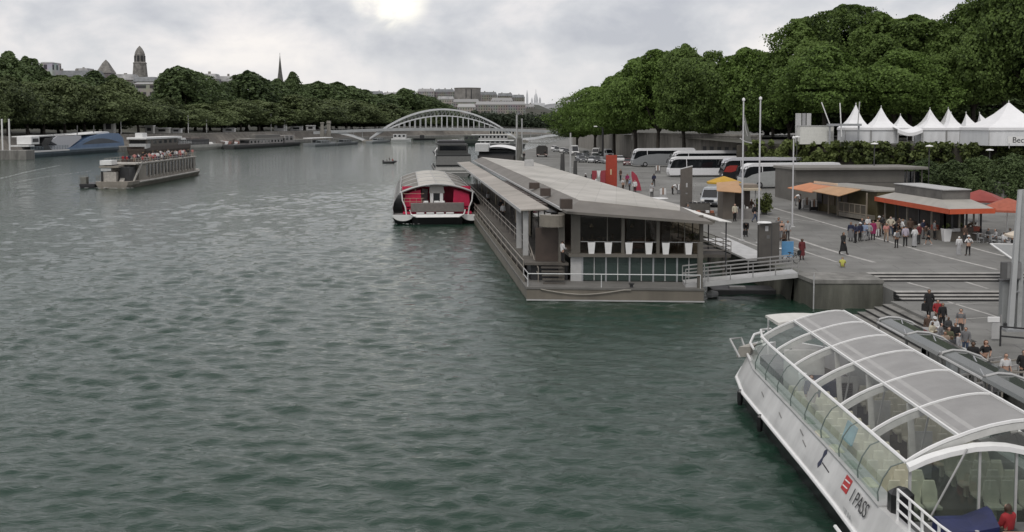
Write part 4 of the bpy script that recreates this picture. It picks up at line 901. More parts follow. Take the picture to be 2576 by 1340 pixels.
# sloping ramp and bulwark on the left side with two rails
bm().loft([[(.15, 1.2, 1.0), (.15, 1.2, 1.02)], [(.15, 14, 1.0), (.15, 14, 2.3)]], caps=False, closed=False)
bm().ext([(.05, 2.5, 1.0), (.05, LB - 2, 1.0), (.05, LB - 2, 1.55), (.05, 2.5, 1.45)], (.08, 0, 0)).build('bulwark', M_HULL, t)
def rail(n, m, pts, zs, r=.035, posts=None, base=None):
    mb = bm()
    for z in zs: mb.tube([(x, y, zz + z) for x, y, zz in pts], r, 6)
    for x, y, zz in (posts or pts): mb.tube([(x, y, zz), (x, y, zz + max(zs))], r * .8, 5)
    return mb.build(n, m, t)
M_RAIL = mat('rail_paint', (.26, .235, .205), .5, var=.1)
pp = [(.09, y, 1.5) for y in np.linspace(3.0, LB - 3, 46)]
rail('railing', M_RAIL, pp, (.5, 1.05), .045, posts=pp[::2])
pp = [(1.15, y, min(2.38, 1.0 + max(0, y - 3.5) * .23)) for y in np.linspace(2.5, LB - 3, 50)]
rail('railing', M_RAIL, pp, (.55, 1.05), .045, posts=pp[::2])
rail('railing', M_LGREY, [(.1, .15, 1.0), (.1, 2.9, 1.0)], (.5, 1.0), .04)
fr = [(.1 + k * (WB - .3) / 7, .14, 1.0) for k in range(8)]
rail('front_railing', mat('pale_rail', (.55, .56, .56), .4, var=.05), fr, (.95,), .04, posts=[fr[0], fr[-1], fr[3]])
bb('corner_post', M_TAUPE, WB - .35, WB - .02, .2, .5, 1.0, 4.3)
rope = bm(); rope.tube([(1.0 + s * 6.5, -.1, .86 - .5 * math.sin(math.pi * min(1, s * 1.1)) * .7 + .0) for s in np.linspace(0, 1, 14)], .04); rope.build('mooring_rope', C(.32, .3, .26), t)
bm().lathe([(.12, 1.0), (.12, 1.2), (.2, 1.22), (.2, 1.3)], 8, (7.6, .25, 0)).build('bollard', M_DARK, t)
# terrace on the right side
bb('terrace_deck', M_DECK, WX1 + .12, WX1 + 2.3, D0 + .3, D0 + 16, Z2 - .25, Z2 - .02)
pp = [(WX1 + .12, D0 + .3, Z2), (WX1 + 2.3, D0 + .3, Z2)] + [(WX1 + 2.3, D0 + .3 + k * 2, Z2) for k in range(1, 9)]
rail('railing', M_RAIL, pp, (.3, .6, .95), .035)
for k in range(5): bb('terrace_post', M_TAUPE, WX1 + 1.9, WX1 + 2.05, D0 + 1 + k * 3.6, D0 + 1.15 + k * 3.6, 1.0, Z2 - .26)
# white side awning
s0, s1, s2 = bl(1770, 556, 5.5), bl(1846, 563, 5.6), bl(1640, 499, 5.5)
t2 = thing('side_awning', 'long white fabric awning stretched along the right side of the barge roof', 'awning', O_B)
ya, yb = s1[1] + .5, s2[1] + 6
bm().ext([(RR + .17, ya - .5, 5.74), (s1[0], ya, 5.62), (s1[0], yb, 5.62), (RR + .17, yb + 3, 5.74)], (0, 0, .05)).build('fabric', mat('awning_white', (.68, .67, .64), .6, var=.05, scale=.6), t2)
for k in range(6): bm().tube([(s1[0] - .25, ya + .5 + k * 4.6, 2.0), (s1[0] - .25, ya + .5 + k * 4.6, 5.6)], .05).build('pole', M_DARK, t2)
# white planters behind the upper glass, terrace planter
for i, px in enumerate((1478, 1519, 1569, 1617, 1658, 1713)):
    x = bl(px, 632, Z2)[0]
    p = BF(x, D0 + .02, 0)
    t2 = thing('planter', 'tall white tapered planter %s along the barge balcony' % ('first from the left', 'second from the left', 'third from the left', 'fourth from the left', 'fifth from the left', 'sixth and last from the left')[i], 'planter', (O_B.x + p[0], O_B.y + p[1], Z2), 0, 'white planters on the barge balcony')
    MB().loft([[(-.17 * q - .05, -.12, z), (.17 * q + .05, -.12, z), (.17 * q + .05, .1, z), (-.17 * q - .05, .1, z)] for q, z in ((.9, 0), (1.35, .86))]).build('pot', M_WHITE, t2); MB().loft([[(-.26, -.1, .861), (.26, -.1, .861), (.26, .08, .861), (-.26, .08, .861)], [(-.2, -.08, .9), (.2, -.08, .9), (.2, .06, .9), (-.2, .06, .9)]]).build('soil', M_DARK, t2)
p = bl(1784, 653, Z2); q = BF(p[0], D0 + .9, 0)
t2 = thing('planter', 'white tapered planter on the terrace right of the glazed barge end', 'planter', (O_B.x + q[0], O_B.y + q[1], Z2 - .02))
MB().loft([[(-.17 * a_, -.17 * a_, z), (.17 * a_, -.17 * a_, z), (.17 * a_, .17 * a_, z), (-.17 * a_, .17 * a_, z)] for a_, z in ((1, 0), (1.5, 1.0))]).build('pot', M_WHITE, t2)
cs = [(random.uniform(-.25, .25), random.uniform(-.25, .25), 1.1 + random.random() * .3) for _ in range(8)]
o = bpy.data.objects.new('plant', leaves_mesh('plant', cs, [.18] * 8, 160, .14, L_HEDGE)); COL.objects.link(o); o.parent = t2
q = BF(bl(1592, 625, Z2)[0], D0 + 1.0, 0)
t2 = thing('bench', 'brown wicker bench behind the balcony glass of the barge', 'bench', (O_B.x + q[0], O_B.y + q[1], Z2 + .03))
MB().box(-.65, .65, -.25, .3, .3, .48).build('seat', C(.13, .06, .035), t2); MB().box(-.65, .65, .24, .32, .48, .98).build('backrest', C(.13, .06, .035), t2)
for x in (-.6, .6): MB().box(x - .04, x + .04, -.22, .28, 0, .3).build('leg', M_DARK, t2)
# gangways
def gangway(a, b, w, label, rails=True, thick=.35, m=M_LGREY):
    a, b = Vector(a), Vector(b); t = thing('gangway', label, 'gangway', a); d = b - a; f = Vector((d.x, d.y, 0)).normalized(); s = Vector((f.y, -f.x, 0)) * w / 2
    MB().ext([-s, s, s - Vector((0, 0, thick)), -s - Vector((0, 0, thick))], d).build('walkway', m, t)
    if rails:
        for sg in (-1, 1):
            r = MB()
            for z in (.5, 1.05): r.bar(s * sg + Vector((0, 0, z)), d + s * sg + Vector((0, 0, z)), .07, .09)
            for k in range(6): q = d * (k / 5) + s * sg; r.bar(q, q + Vector((0, 0, 1.05)), .06)
            r.build('railing', M_GREYP, t)
    return t
def bw(x, y, z): v = BF(x, y, z); return (O_B.x + v[0], O_B.y + v[1], z)
gangway(bw(WB - 1.0, 1.6, 1.25), (20.6, 77.6, 2.1), 2.0, 'grey steel gangway with railings between barge bow and concrete pier')
gangway(P(1800, 600, 3.0), P(1915, 652, 2.1), 2.4, 'pale ramp sloping from the barge terrace down to the quay', rails=False, thick=.15)
t2 = thing('floating_fender', 'half sunk pale fender log floating beside the near right corner of the barge hull', 'fender', P(1788, 748, 0))
MB().tube([(-.3, 0, .15), (0, 0, .22), (.5, .1, .2)], [.2, .3, .22], 8).build('log', M_LGREY, t2)
t2 = thing('floating_jetty', 'low dark floating jetty under the gangway', 'jetty', P(1860, 737, 0))
MB().bbox(-2.2, 2.6, -.8, 1.4, -.4, .35, .05).build('deck', M_DARK, t2); MB().box(-.8, .4, -.3, .2, .35, .5).build('ladder', M_GREYP, t2)
foam('barge_foam', 'broken pale foam scraps along the barge left side', [(O_B.x - 2.2, O_B.y + 1, 0), (O_B.x - 3.0, O_B.y + 10, 0)], .8) if False else None
# ------------------------------------------------------------ red seated glass roofed boat
a = P(988, 566, 0); b = P(1196, 572, 0); WR = (b - a).length + .3
t = thing('sightseeing_boat', 'glass roofed sightseeing boat with bright red seats and white catamaran bows', 'boat', a, math.atan2(-AX.x, AX.y))
LR = 42.0; M_RED = mat('red_upholstery', (.58, .018, .075), .6, var=.25, scale=1.2); M_DUST = mat('boat_grey', (.27, .255, .245), .5, var=.18, scale=.5)
G_ROOF = mat('smoked_panel', (.17, .16, .14), .75, var=.2, scale=.35)
for x0 in (0, WR - 2.6):
    f = MB(); rings = []
    for y, q, zb in ((0, .55, .35), (.5, 1.0, -.3), (3, 1.05, -.6), (LR, 1.05, -.6)):
        rings.append([(x0 + 1.3 + 1.3 * q * math.cos(w), y, max(-.6, 1.1 + (1.1 - zb) * math.sin(w))) for w in np.linspace(math.pi, 2 * math.pi, 9)])
    f.loft(rings); f.build('float', M_BLACK, t)
    MB().loft([[(x0 + 1.3 + 1.32 * math.cos(w), -.06 + 0 * w, 1.2 + .76 * math.sin(w)) for w in np.linspace(math.pi, 2 * math.pi, 14)], [(x0 + 1.3 + 1.34 * math.cos(w), .3, 1.22 + .78 * math.sin(w)) for w in np.linspace(math.pi, 2 * math.pi, 14)]]).build('bow_cap', M_WHITE, t)
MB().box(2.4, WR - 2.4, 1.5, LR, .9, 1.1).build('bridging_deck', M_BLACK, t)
MB().box(.1, WR - .1, 1.2, LR, 1.15, 1.3).build('deck', M_DUST, t)
MB().ext([(2.5, .4, -.5), (WR - 2.5, .4, -.5), (WR - 2.5, .2, .92), (2.5, .2, .92)], (0, 30, 0)).build('float_gap_shade', M_BLACK, t)  # black box standing in for the dark shadow between the two floats
fp = MB(); fp.loft([[(2.3, -.5, 1.1), (2.9, -.7, .95), (WR - 2.9, -.7, .95), (WR - 2.3, -.5, 1.1)], [(2.3, -.3, 1.32), (2.9, -.5, 1.12), (WR - 2.9, -.5, 1.12), (WR - 2.3, -.3, 1.32)]]); fp.build('bow_bumper', M_WHITE, t)
MB().tube([(2.15, -.4, 1.9), (2.35, -.5, 1.3), (2.9, -.72, 1.05)], .1).build('bumper_end', M_WHITE, t); MB().tube([(WR - 2.15, -.4, 1.9), (WR - 2.35, -.5, 1.3), (WR - 2.9, -.72, 1.05)], .1).build('bumper_end', M_WHITE, t)
for k in range(4): MB().bbox(3.0 + k * 1.25, 4.0 + k * 1.25, -.35, -.2, 1.36, 1.55, .03).build('step_light_panel', M_WHITE, t)
MB().bbox(2.3, WR - 2.3, -.18, .3, 1.62, 2.75, .05).build('front_panel', mat('front_panel_paint', (.185, .165, .155), .5, var=.12), t)
# side walls with curved glass
def rside(s):
    X = lambda x: x if s < 0 else WR - x
    MB().loft([[(X(x), y, z) for x, z in ((.15, 1.3), (.02, 2.0), (.25, 2.9), (.75, 3.75), (1.1, 4.1))] for y in np.linspace(.6, LR, 8)], caps=False, closed=False).build('side_glass', mat('side_glass_dull', (.10, .095, .09), .12, var=.4, scale=.5), t)
    MB().tube([(X(1.75), .3, 1.2), (X(1.6), .35, 2.2), (X(1.25), .45, 3.0), (X(1.15), .5, 4.05)], .09).build('bow_frame', M_WHITE, t)
    for k in range(9): MB().tube([(X(x) , 2 + k * 4.7, z) for x, z in ((.1, 1.3), (-.03, 2.0), (.2, 2.9), (.7, 3.75), (1.05, 4.1))], .06).build('rib', M_LGREY, t)
rside(-1); rside(1)
def rz_(x): u = (x - WR / 2) / (WR / 2 - .9); return 3.95 + 1.1 * max(0, 1 - u * u)
xs = np.linspace(.95, WR - .95, 21)
for i, (i0, i1) in enumerate(((0, 5), (5, 10), (10, 15), (15, 20))):
    MB().loft([[(x, y, rz_(x)) for x in xs[i0:i1 + 1]] for y in (.55, LR)], caps=False, closed=False).build('roof_panel', (G_ROOF, mat('roof_cream', (.46, .44, .40), .75, var=.12, scale=.5), mat('roof_cream_b', (.42, .405, .365), .75, var=.12, scale=.5), G_ROOF)[i], t)
for k in range(5): MB().tube([(x, .6 + k * 10.3, rz_(x) + .03) for x in xs], .06 if k else .13).build('roof_arch', M_LGREY, t)
for x in xs[::5]: MB().tube([(x, .6, rz_(x) + .05), (x, LR, rz_(x) + .05)], .045).build('roof_rail', M_LGREY, t)
# interior
MB().box(1.3, WR - 1.3, .35, 18, 1.3, 1.55).build('carpet', M_RED, t)
MB().box(1.2, WR - 1.2, 4.6, 4.7, 1.55, 4.6).build('bulkhead', mat('red_panel', (.55, .016, .075), .5, var=.25, scale=.8), t)
for s in (0, 1):
    q_ = [(x if not s else WR - x, z) for x, z in ((1.5, 2.2), (3.7, 2.2), (3.55, 4.35), (2.6, 4.15), (1.6, 3.75))]
    MB().ext([(x, 1.0, z) for x, z in q_], (0, .12, 0)).build('red_side_panel', mat('red_panel_b', (.52, .016, .07), .5, var=.22, scale=.9), t)
MB().ext([(WR / 2 - .95, 1.2, 5.0), (WR / 2 + .75, 1.2, 5.0), (WR / 2 + .95, 1.2, 3.9), (WR / 2 - 1.0, 1.2, 3.9)], (0, .5, 0)).build('bow_console', mat('console', (.36, .35, .33), .5, var=.1), t)
dr = MB(); dr.box(WR / 2 - .9, WR / 2 - .5, 1.25, 1.6, 1.6, 3.9); dr.box(WR / 2 + .35, WR / 2 + .75, 1.25, 1.6, 1.6, 3.9); dr.box(WR / 2 - .5, WR / 2 + .35, 1.25, 1.6, 1.6, 2.3); dr.build('door_frame', M_WHITE, t)
MB().box(WR / 2 - .49, WR / 2 + .34, 1.5, 1.55, 2.3, 3.88).build('door_glass', M_DGLASS, t)
MB().ext([(WR / 2 - 2.3, 3, 1.6), (WR / 2 - 1.3, 3, 1.6), (WR / 2 - 1.15, 3, 4.3), (WR / 2 - 1.9, 3, 4.4)], (0, .3, 0)).build('partition', M_DUST, t)
MB().bar((WR / 2 - 2.6, 2, 1.6), (WR / 2 - 2.8, 2, 4.6), .2).build('post', C(.4, .33, .25), t)
seat = MB(); seat.bbox(-.24, .24, -.22, .25, .28, .46, .04); seat.ext([(-.24, .2, .4), (.24, .2, .4), (.22, .38, 1.05), (-.22, .38, 1.05)], (0, .09, .02)); seat.box(-.06, .06, -.05, .1, 0, .28)
n = 0
for ry in range(3):
    for cx_ in range(16):
        x = 1.75 + cx_ * (WR - 3.5) / 15
        if abs(x - WR / 2 + .3) < 1.15: continue
        y = 1.2 + ry * 1.2
        if n == 0: s0 = seat.build('seat', M_RED, t); s = s0
        else: s = s0.copy(); COL.objects.link(s)
        s.location = (x, y, 1.55); n += 1
for k, x in enumerate((4.2, 5.6, 6.3)): MB().bbox(x - .35, x + .35, .5, .9, 1.9, 2.95, .08).build('white_bench', M_WHITE, t)
r = MB()
for z in (2.9, 3.3, 3.9): r.bar((1.3, .45, z), (4.0, .5, z), .05)
for x in (1.5, 2.2, 3.0, 3.7): r.bar((x, .45, 2.4), (x, .45, 3.3), .05)
r.build('bow_railing', C(.42, .3, .22), t)
foam('bow_foam', 'low white water at the bows of the red seated boat', [(a.x - .2, a.y - .3, 0), (a.x + 3.5, a.y - .6, 0)], .35)
# ------------------------------------------------------------ generic river craft
def hull_mb(L, B, h, bow=3.0, stern=.8, z0=-.5, flare=.25):
    """hull pointing along +y"""
    def plan(q): 
        pts = [(-B / 2 * q * .85, 0), (B / 2 * q * .85, 0), (B / 2 * q, stern), (B / 2 * q, L - bow), (B / 2 * q * .72, L - bow * .45), (B * .05 * q, L), (-B * .05 * q, L), (-B / 2 * q * .72, L - bow * .45), (-B / 2 * q, L - bow), (-B / 2 * q, stern)]
        return pts
    return MB().loft([[(x, y * .99 + .1, z0) for x, y in plan(1 - flare)], [(x, y, h * .5) for x, y in plan(.97)], [(x, y + (.6 if y > L - 1 else 0), h) for x, y in plan(1)]])
def cabin(t, x0, x1, y0, y1, z0, z1, m, win=True, nm='cabin', wm_=None, n=None, gap=.22, zw=(.35, .82)):
    c = MB().bbox(x0, x1, y0, y1, z0, z1, .06).build(nm, m, t)
    if win:
        h = z1 - z0; n = n or max(2, int((y1 - y0) / 2.2)); st = (y1 - y0) / n
        for k in range(n):
            ya, yb = y0 + st * (k + gap), y0 + st * (k + 1 - gap)
            for x, s in ((x0, -1), (x1, 1)): MB().box(*sorted((x - s * .05, x + s * .012)), ya, yb, z0 + h * zw[0], z0 + h * zw[1]).build('window', wm_ or M_DGLASS, c)
        MB().box(x0 + .4, x1 - .4, y0 - .012, y0 + .05, z0 + h * zw[0], z0 + h * zw[1]).build('end_window', wm_ or M_DGLASS, c)
    return c
def rails(t, pts, h=1.0, m=None, r=.03, name='railing', n=2):
    mb = MB()
    for k in range(n): mb.tube([(x, y, z + h * (k + 1) / n) for x, y, z in pts], r, 5)
    for x, y, z in pts: mb.tube([(x, y, z), (x, y, z + h)], r, 4)
    return mb.build(name, m or M_LGREY, t)
# brown trip boat with passengers on top
a = P(325, 475, 0); b = P(517, 437, 0); BT = 6.6
rzb = math.atan2(-(b - a).x, (b - a).y); LT = (b - a).length; a = a - Vector((math.cos(rzb), math.sin(rzb), 0)) * BT
t = thing('trip_boat', 'sand coloured trip boat crowded with passengers on its open top deck', 'boat', a + Vector((0, 0, 0)), rzb)
M_SAND = mat('sand_paint', (.26, .235, .20), .6, var=.25, scale=.4, streak=True); M_SAND2 = mat('sand_paint_light', (.38, .36, .325), .55, var=.2, scale=.5)
def tb(n, m, *q): return MB().box(*q).build(n, m, t)
o = hull_mb(LT, BT + .6, 1.3, 7, 1).build('hull', M_SAND, t); o.location = (BT / 2, 0, 0)
o = MB().tube([(0 - .15, 6, 1.0), (-.2, 20, .95), (-.2, LT - 8, 1.0), (BT * .25, LT - 2, 1.1)], .28).build('fender_strake', M_SAND2, t)
o = MB().tube([(BT + .15, 6, 1.0), (BT + .2, 20, .95), (BT + .2, LT - 8, 1.0), (BT * .75, LT - 2, 1.1)], .28).build('fender_strake', M_SAND2, t)
c = MB().bbox(.35, BT - .35, 8, LT - 9, 1.3, 4.5, .08).build('saloon', M_SAND, t)
nw = 15
for k in range(nw):
    y0 = 13 + k * (LT - 24) / nw; w = (LT - 24) / nw
    for x, s in ((.35, -1), (BT - .35, 1)):
        MB().box(*sorted((x + s * .01, x - s * .1)), y0 + w * .05, y0 + w * .68, 1.9, 4.2).build('window', M_DGLASS, c)
        MB().bar((x + s * .16, y0 + w * .82, 1.6), (x + s * .02, y0 + w * .82, 4.4), .34, .3).build('pillar', M_SAND2, c)
tb('top_deck', M_SAND2, .1, BT - .1, 5, LT - 8.5, 4.5, 4.75)
tb('deck_edge', M_SAND, .02, .1, 5, LT - 8.5, 4.2, 5.0)
rails(t, [(.2, y, 4.75) for y in np.linspace(5.2, LT - 9, 26)], 1.0, M_SAND2, .04); rails(t, [(BT - .2, y, 4.75) for y in np.linspace(5.2, LT - 9, 26)], 1.0, M_SAND2, .04)
# stern block with white panels and stair
tb('stern_block', mat('stern_cream', (.40, .38, .345), .6, var=.2), .6, 3.6, 1.6, 8, .9, 3.2); tb('stern_panel', M_WHITE, .7, 2.7, 1.45, 1.598, 3.5, 3.95); tb('stern_panel', M_WHITE, .5, 2.8, 1.5, 5, 4.6, 5.5)
tb('stern_roof', M_SAND, .4, 4.2, 1.2, 7.9, 4.05, 4.4); tb('stern_void', M_DARK, 3.8, BT - .8, 3.0, 7.95, 1.3, 4.1); tb('stern_post', M_BLACK, .75, 1.05, 1.3, 1.59, 0.6, 3.3)
MB().ext([(BT - .3, 3.5, 1.3), (BT - .3, 4.3, 1.3), (BT - .3, 10.2, 5.0), (BT - .3, 9.2, 5.0)], (.25, 0, 0)).build('stair', M_SAND2, t)
MB().ext([(4.0, 2.0, 1.2), (4.0, 2.7, 1.2), (4.0, 7.6, 4.8), (4.0, 6.9, 4.8)], (.9, 0, 0)).build('stair', M_SAND2, t)
tb('bow_winch', M_WHITE, BT / 2 - 1, BT / 2 + 1, LT - 6, LT - 4.6, 1.3, 2.1)
a2 = a
trip_boat = t
foam('stern_foam', 'white propeller wash at the stern of the trip boat', [(a.x - 1, a.y - .5, 0), (a.x + 7.5, a.y - 1.2, 0)], .7)
foam('bow_foam', 'white bow wave of the trip boat', [(b.x - 2, b.y - 3, 0), (b.x + .5, b.y - 3, 0), (b.x + 2.5, b.y - 1, 0)], .4)
foam('wake_foam', 'thin broken wake lines left of the trip boat', [tuple(P(0, 452, 0)), tuple(P(70, 434, 0)), tuple(P(150, 418, 0))], .4)
foam('wake_foam', 'second thin wake line nearer the camera at far left', [tuple(P(30, 462, 0)), tuple(P(120, 446, 0)), tuple(P(230, 432, 0))], .3)
a = P(196, 474, 0)
t = thing('towed_dinghy', 'small dark dinghy with wire railing tied behind the trip boat', 'dinghy', a, rzb)
o = hull_mb(7, 3.6, .8, 2).build('hull', M_DARK, t); o.location = (1.8, 0, 0)
rails(t, [(.1, y, .8) for y in np.linspace(.4, 5.5, 6)], 1.6, C(.25, .24, .2), .035, n=4); rails(t, [(3.5, y, .8) for y in np.linspace(.4, 5.5, 6)], 1.6, C(.25, .24, .2), .035, n=4)
MB().bbox(.3, 1.5, .5, 2, .8, 2.2, .05).build('locker', C(.17, .17, .15), t)
# ------------------------------------------------------------ craft moored on the far bank
def craft(name, px, py, px2, py2, label, flip=False, B=5, cat='boat'):
    a, b = P(px, py, 0), P(px2, py2, 0); d = b - a
    t = thing(name, label, cat, a, math.atan2(-d.x, d.y)); return t, d.length
M_BLUE = mat('slate_blue_paint', (.125, .20, .33), .5, var=.12, scale=.2); M_BLUED = mat('slate_blue_dark', (.04, .055, .075), .35, var=.2, scale=.3)
t, L = craft('river_ferry', 74, 398, 314, 381, 'large slate blue ferry with white forward deck moored on the far bank')
o = hull_mb(L, 9, 2.2, 8, 1).build('hull', C(.10, .13, .155, rough=.5, var=.15, scale=.3), t); o.location = (-4.5, 0, 0)
MB().bbox(-9, .05, .2, L * .37, 1.9, 2.5, .05).build('rubbing_band', M_WHITE, t); MB().bbox(-9, .06, L * .37, L - 8, 2.0, 2.6, .05).build('rubbing_band', C(.2, .27, .36), t)
sh = [(0.34, 2.6), (.42, 3.6), (.5, 5.6), (.6, 7.3), (.7, 8.2), (.82, 8.6), (.93, 8.4), (.985, 6.2), (1.0, 2.6)]
MB().ext([(-.1, L * q, z) for q, z in sh], (-8.8, 0, 0)).build('superstructure', M_BLUE, t)
wn = [(.5, 4.0)] + [(.5 + .45 * s, 4.0 + 2.4 * math.sin(math.pi * s ** .9) ) for s in np.linspace(.1, .9, 9)] + [(.95, 4.2)]
MB().ext([(-.06, L * q, z) for q, z in wn], (-.2, 0, 0)).build('arched_window', M_BLUED, t)
MB().ext([(-.8, L * q, z) for q, z in ((.04, 8.0), (.2, 8.3), (.5, 8.0), (.7, 9.0), (.82, 9.3), (.84, 8.4), (.04, 7.7))], (-7.5, 0, 0)).build('white_roof', M_WHITE, t)
MB().ext([(-.3, L * q, z) for q, z in ((.2, 2.6), (.36, 2.6), (.5, 6.6), (.5, 7.8), (.26, 7.8), (.2, 6.0), (.26, 4.4))], (-8, 0, 0)).build('forward_wall', mat('lilac_white', (.52, .52, .55), .5, var=.1), t)
MB().ext([(-.15, L * q, z) for q, z in ((.15, 7.2), (.22, 7.2), (.17, 4.4), (.2, 2.6), (.14, 2.6), (.11, 5.0))], (-8.4, 0, 0)).build('stairwell', M_BLACK, t)
MB().bbox(-6, -.4, L * .03, L * .1, 5.0, 7.9, .1).build('bridge_house', M_WHITE, t)
MB().box(-.38, -.3, L * .04, L * .09, 5.8, 7.2).build('bridge_window', M_DARK, t); MB().box(-7, -.2, L * .0, L * .05, 4.2, 4.7).build('bridge_wing', M_WHITE, t)
rails(t, [(-.2, L * q, 2.5) for q in np.linspace(.02, .36, 14)], 1.6, C(.3, .36, .4), .06, n=3)
for q in (.5, .68): MB().bar((-2, L * q, 7.5), (-2.4, L * q + 1.5, 12), .35).build('mast', M_DARK, t)
t, L = craft('floating_restaurant', 368, 391, 486, 380, 'brown hulled floating restaurant with long white flat canopy on the far bank')
o = hull_mb(L, 8, 3.4, 4, .5).build('hull', M_BROWN, t); o.location = (-4, 0, 0)
cabin(t, -7.6, -.4, 2, L * .66, 3.4, 6.4, mat('brown_cabin', (.10, .085, .07), .6, var=.25), n=6)
MB().bbox(-8, .1, .5, L * .74, 6.4, 7.2, .1).build('canopy', M_WHITE, t); MB().bbox(-7.4, -.4, L * .74, L * .85, 5.4, 6.2, .1).build('canopy_step', M_WHITE, t)
MB().ext([(.02, 0, 2.6), (.02, 5.5, 3.0), (.02, 5.8, 4.6), (.02, 0, 4.6)], (-7, 0, 0)).build('stern_panel', M_LGREY, t); MB().bbox(-5, -2, 2, 8, 7.2, 9, .05).build('roof_cabin', M_WHITE, t)
rails(t, [(.0, y, 3.4) for y in np.linspace(L * .66, L - 3, 10)], 1.2, M_WHITE, .05)
for k in range(5): MB().bar((-.2, L * .68 + k * 3, 3.4), (-.2, L * .68 + k * 3, 5.5), .2).build('canopy_post', M_LGREY, t)
t, L = craft('work_barge', 400, 383, 563, 375, 'long low barge with pale hull and dark crates on the far bank')
o = hull_mb(L, 8, 2.6, 1.5, .4).build('hull', mat('pale_hull', (.42, .41, .38), .6, var=.15, scale=.3), t); o.location = (-4, 0, 0)
MB().bbox(-7, -.8, L * .3, L * .78, 2.6, 5.2, .1).build('cargo_cover', M_DARK, t); MB().bbox(-6, -1, L * .06, L * .2, 2.6, 5.6, .1).build('deck_house', M_WHITE, t)
rails(t, [(-.1, y, 2.6) for y in np.linspace(2, L - 2, 16)], 1.1, C(.3), .05); MB().lathe([(1.4, 0), (1.1, .7), (.2, 1.1)], 8, (-2, L * .84, 2.6)).build('tarpaulin', M_WHITE, t)
for k in range(4): MB().bbox(-6, -1.5, L * (.32 + .11 * k), L * (.4 + .11 * k), 5.2, 5.9 + .3 * (k % 2), .1).build('hatch', C(.12, .1, .09), t)
t, L = craft('cluttered_barge', 562, 375, 640, 372, 'grey barge heaped with rusty scrap and pale boards on the far bank')
o = hull_mb(L, 7, 2.0, 3, .4).build('hull', C(.16, .17, .16, var=.25), t); o.location = (-3.5, 0, 0)
for k in range(9): MB().ext([(-6 + random.random() * 2, k * L / 10, 2), (-1, k * L / 10 + 1, 2), (-1.5, k * L / 10 + 2.5, 2.8 + random.random() * 1.8), (-5.5, k * L / 10 + 1.5, 3 + random.random() * 1.5)], (.3, 1.2, .3)).build('scrap_board', (M_BROWN, M_LGREY, C(.13, .05, .035))[k % 3], t)
t, L = craft('peniche', 592, 376, 764, 366, 'long old grey houseboat with a row of square white framed windows on the far bank')
o = hull_mb(L, 7, 2.0, 6, 2).build('hull', C(.05, .05, .05, var=.2), t); o.location = (-3.5, 0, 0)
cabin(t, -6.3, -.6, L * .2, L * .68, 2.0, 4.6, M_DUST, n=10, gap=.28, zw=(.25, .7)); cabin(t, -5.6, -1.2, L * .72, L * .86, 2.0, 6.2, M_DUST, nm='wheelhouse', n=2)
MB().bbox(-6.6, -.3, L * .18, L * .72, 4.6, 4.9, .05).build('cabin_roof', C(.3, .29, .27), t); MB().bbox(-5, -1.5, L * .3, L * .66, 4.9, 6.8, .1).build('upper_cabin', C(.13, .125, .115), t)
MB().bar((-3, L * .92, 2), (-3, L * .92, 7.5), .15).build('mast', M_LGREY, t)
M_SL = C(.22, .235, .24, var=.2)
for nm, q, lab, hc in (('cabin_cruiser', (782, 368, 850, 364), 'small boat with white sun canopy left of the footbridge side arch', M_SL), ('covered_launch', (795, 370, 850, 367), 'grey tarpaulined launch moored beside the white canopy boat', C(.16, .175, .18)),
                       ('cabin_cruiser', (852, 367, 905, 363), 'dark grey cabin boat under the left side arch', C(.10, .11, .115)), ('cabin_cruiser', (938, 362, 985, 358), 'low grey boat beside the left bridge pier', M_SL)):
    t, L = craft(nm, *q, lab)
    o = hull_mb(L, 5, 1.5, 4, .6).build('hull', hc, t); o.location = (-2.5, 0, 0)
    cabin(t, -4.2, -.8, L * .3, L * .66, 1.5, 3.2, hc, n=3)
    if 'canopy' in lab and 'left of' in lab: MB().bbox(-5, 0, 1, L * .8, 4.2, 4.6, .1).build('canopy', M_WHITE, t); [MB().bar((-.3, y, 1.5), (-.3, y, 4.2), .12).build('canopy_post', M_LGREY, t) for y in (2, L * .7)]
    rails(t, [(-.3, y, 1.5) for y in np.linspace(L * .7, L - 2, 4)], .8)
# far craft beyond and around the bridge
def small_boat(px0, px1, py, label, hull=M_WHITE, h=1.6, cab=M_WHITE, ch=2.2, cq=(.2, .6), B=4.5, name='motor_boat', rz=90, roof=None):
    a, b = P(px0, py, 0), P(px1, py, 0); L = (b - a).length
    t = thing(name, label, 'boat', a, R(-rz))
    o = hull_mb(L, B, h, L * .25, .5).build('hull', hull, t)
    if cab: cabin(t, -B * .36, B * .36, L * cq[0], L * cq[1], h, h + ch, cab, n=max(2, int(L * (cq[1] - cq[0]) / 2.4)))
    if roof: MB().bbox(-B * .45, B * .45, L * (cq[0] - .05), L * (cq[1] + .08), h + ch, h + ch + .35, .1).build('roof', roof, t)
    return t
small_boat(985, 1034, 356, 'white motor cruiser under the middle of the footbridge', h=2, ch=3.2, cq=(.1, .75), B=6, cab=C(.55))
small_boat(1040, 1095, 353, 'low dark barge under the footbridge deck', M_DARK, 1.4, M_DARK, 2.5, (.3, .5), 5, 'work_barge')
small_boat(1116, 1166, 369, 'small white launch nearest the river centre right of the bridge', h=1.5, ch=1.6, cq=(.15, .5), roof=M_LGREY)
small_boat(1122, 1160, 362, 'white speedboat just behind the white launch', h=1.4, ch=1.2, cq=(.4, .8), B=4)
small_boat(1160, 1215, 366, 'dark green houseboat with deck plants moored right of the white launch', C(.03, .04, .035), 2.6, C(.05, .06, .05), 3, (.15, .8), 6, 'houseboat')
small_boat(1186, 1300, 360, 'long white roofed cabin boat moored in front of the right bridge foot', C(.3, .3, .29), 2.2, M_LGREY, 3.0, (.05, .8), 6, 'houseboat', roof=M_WHITE)
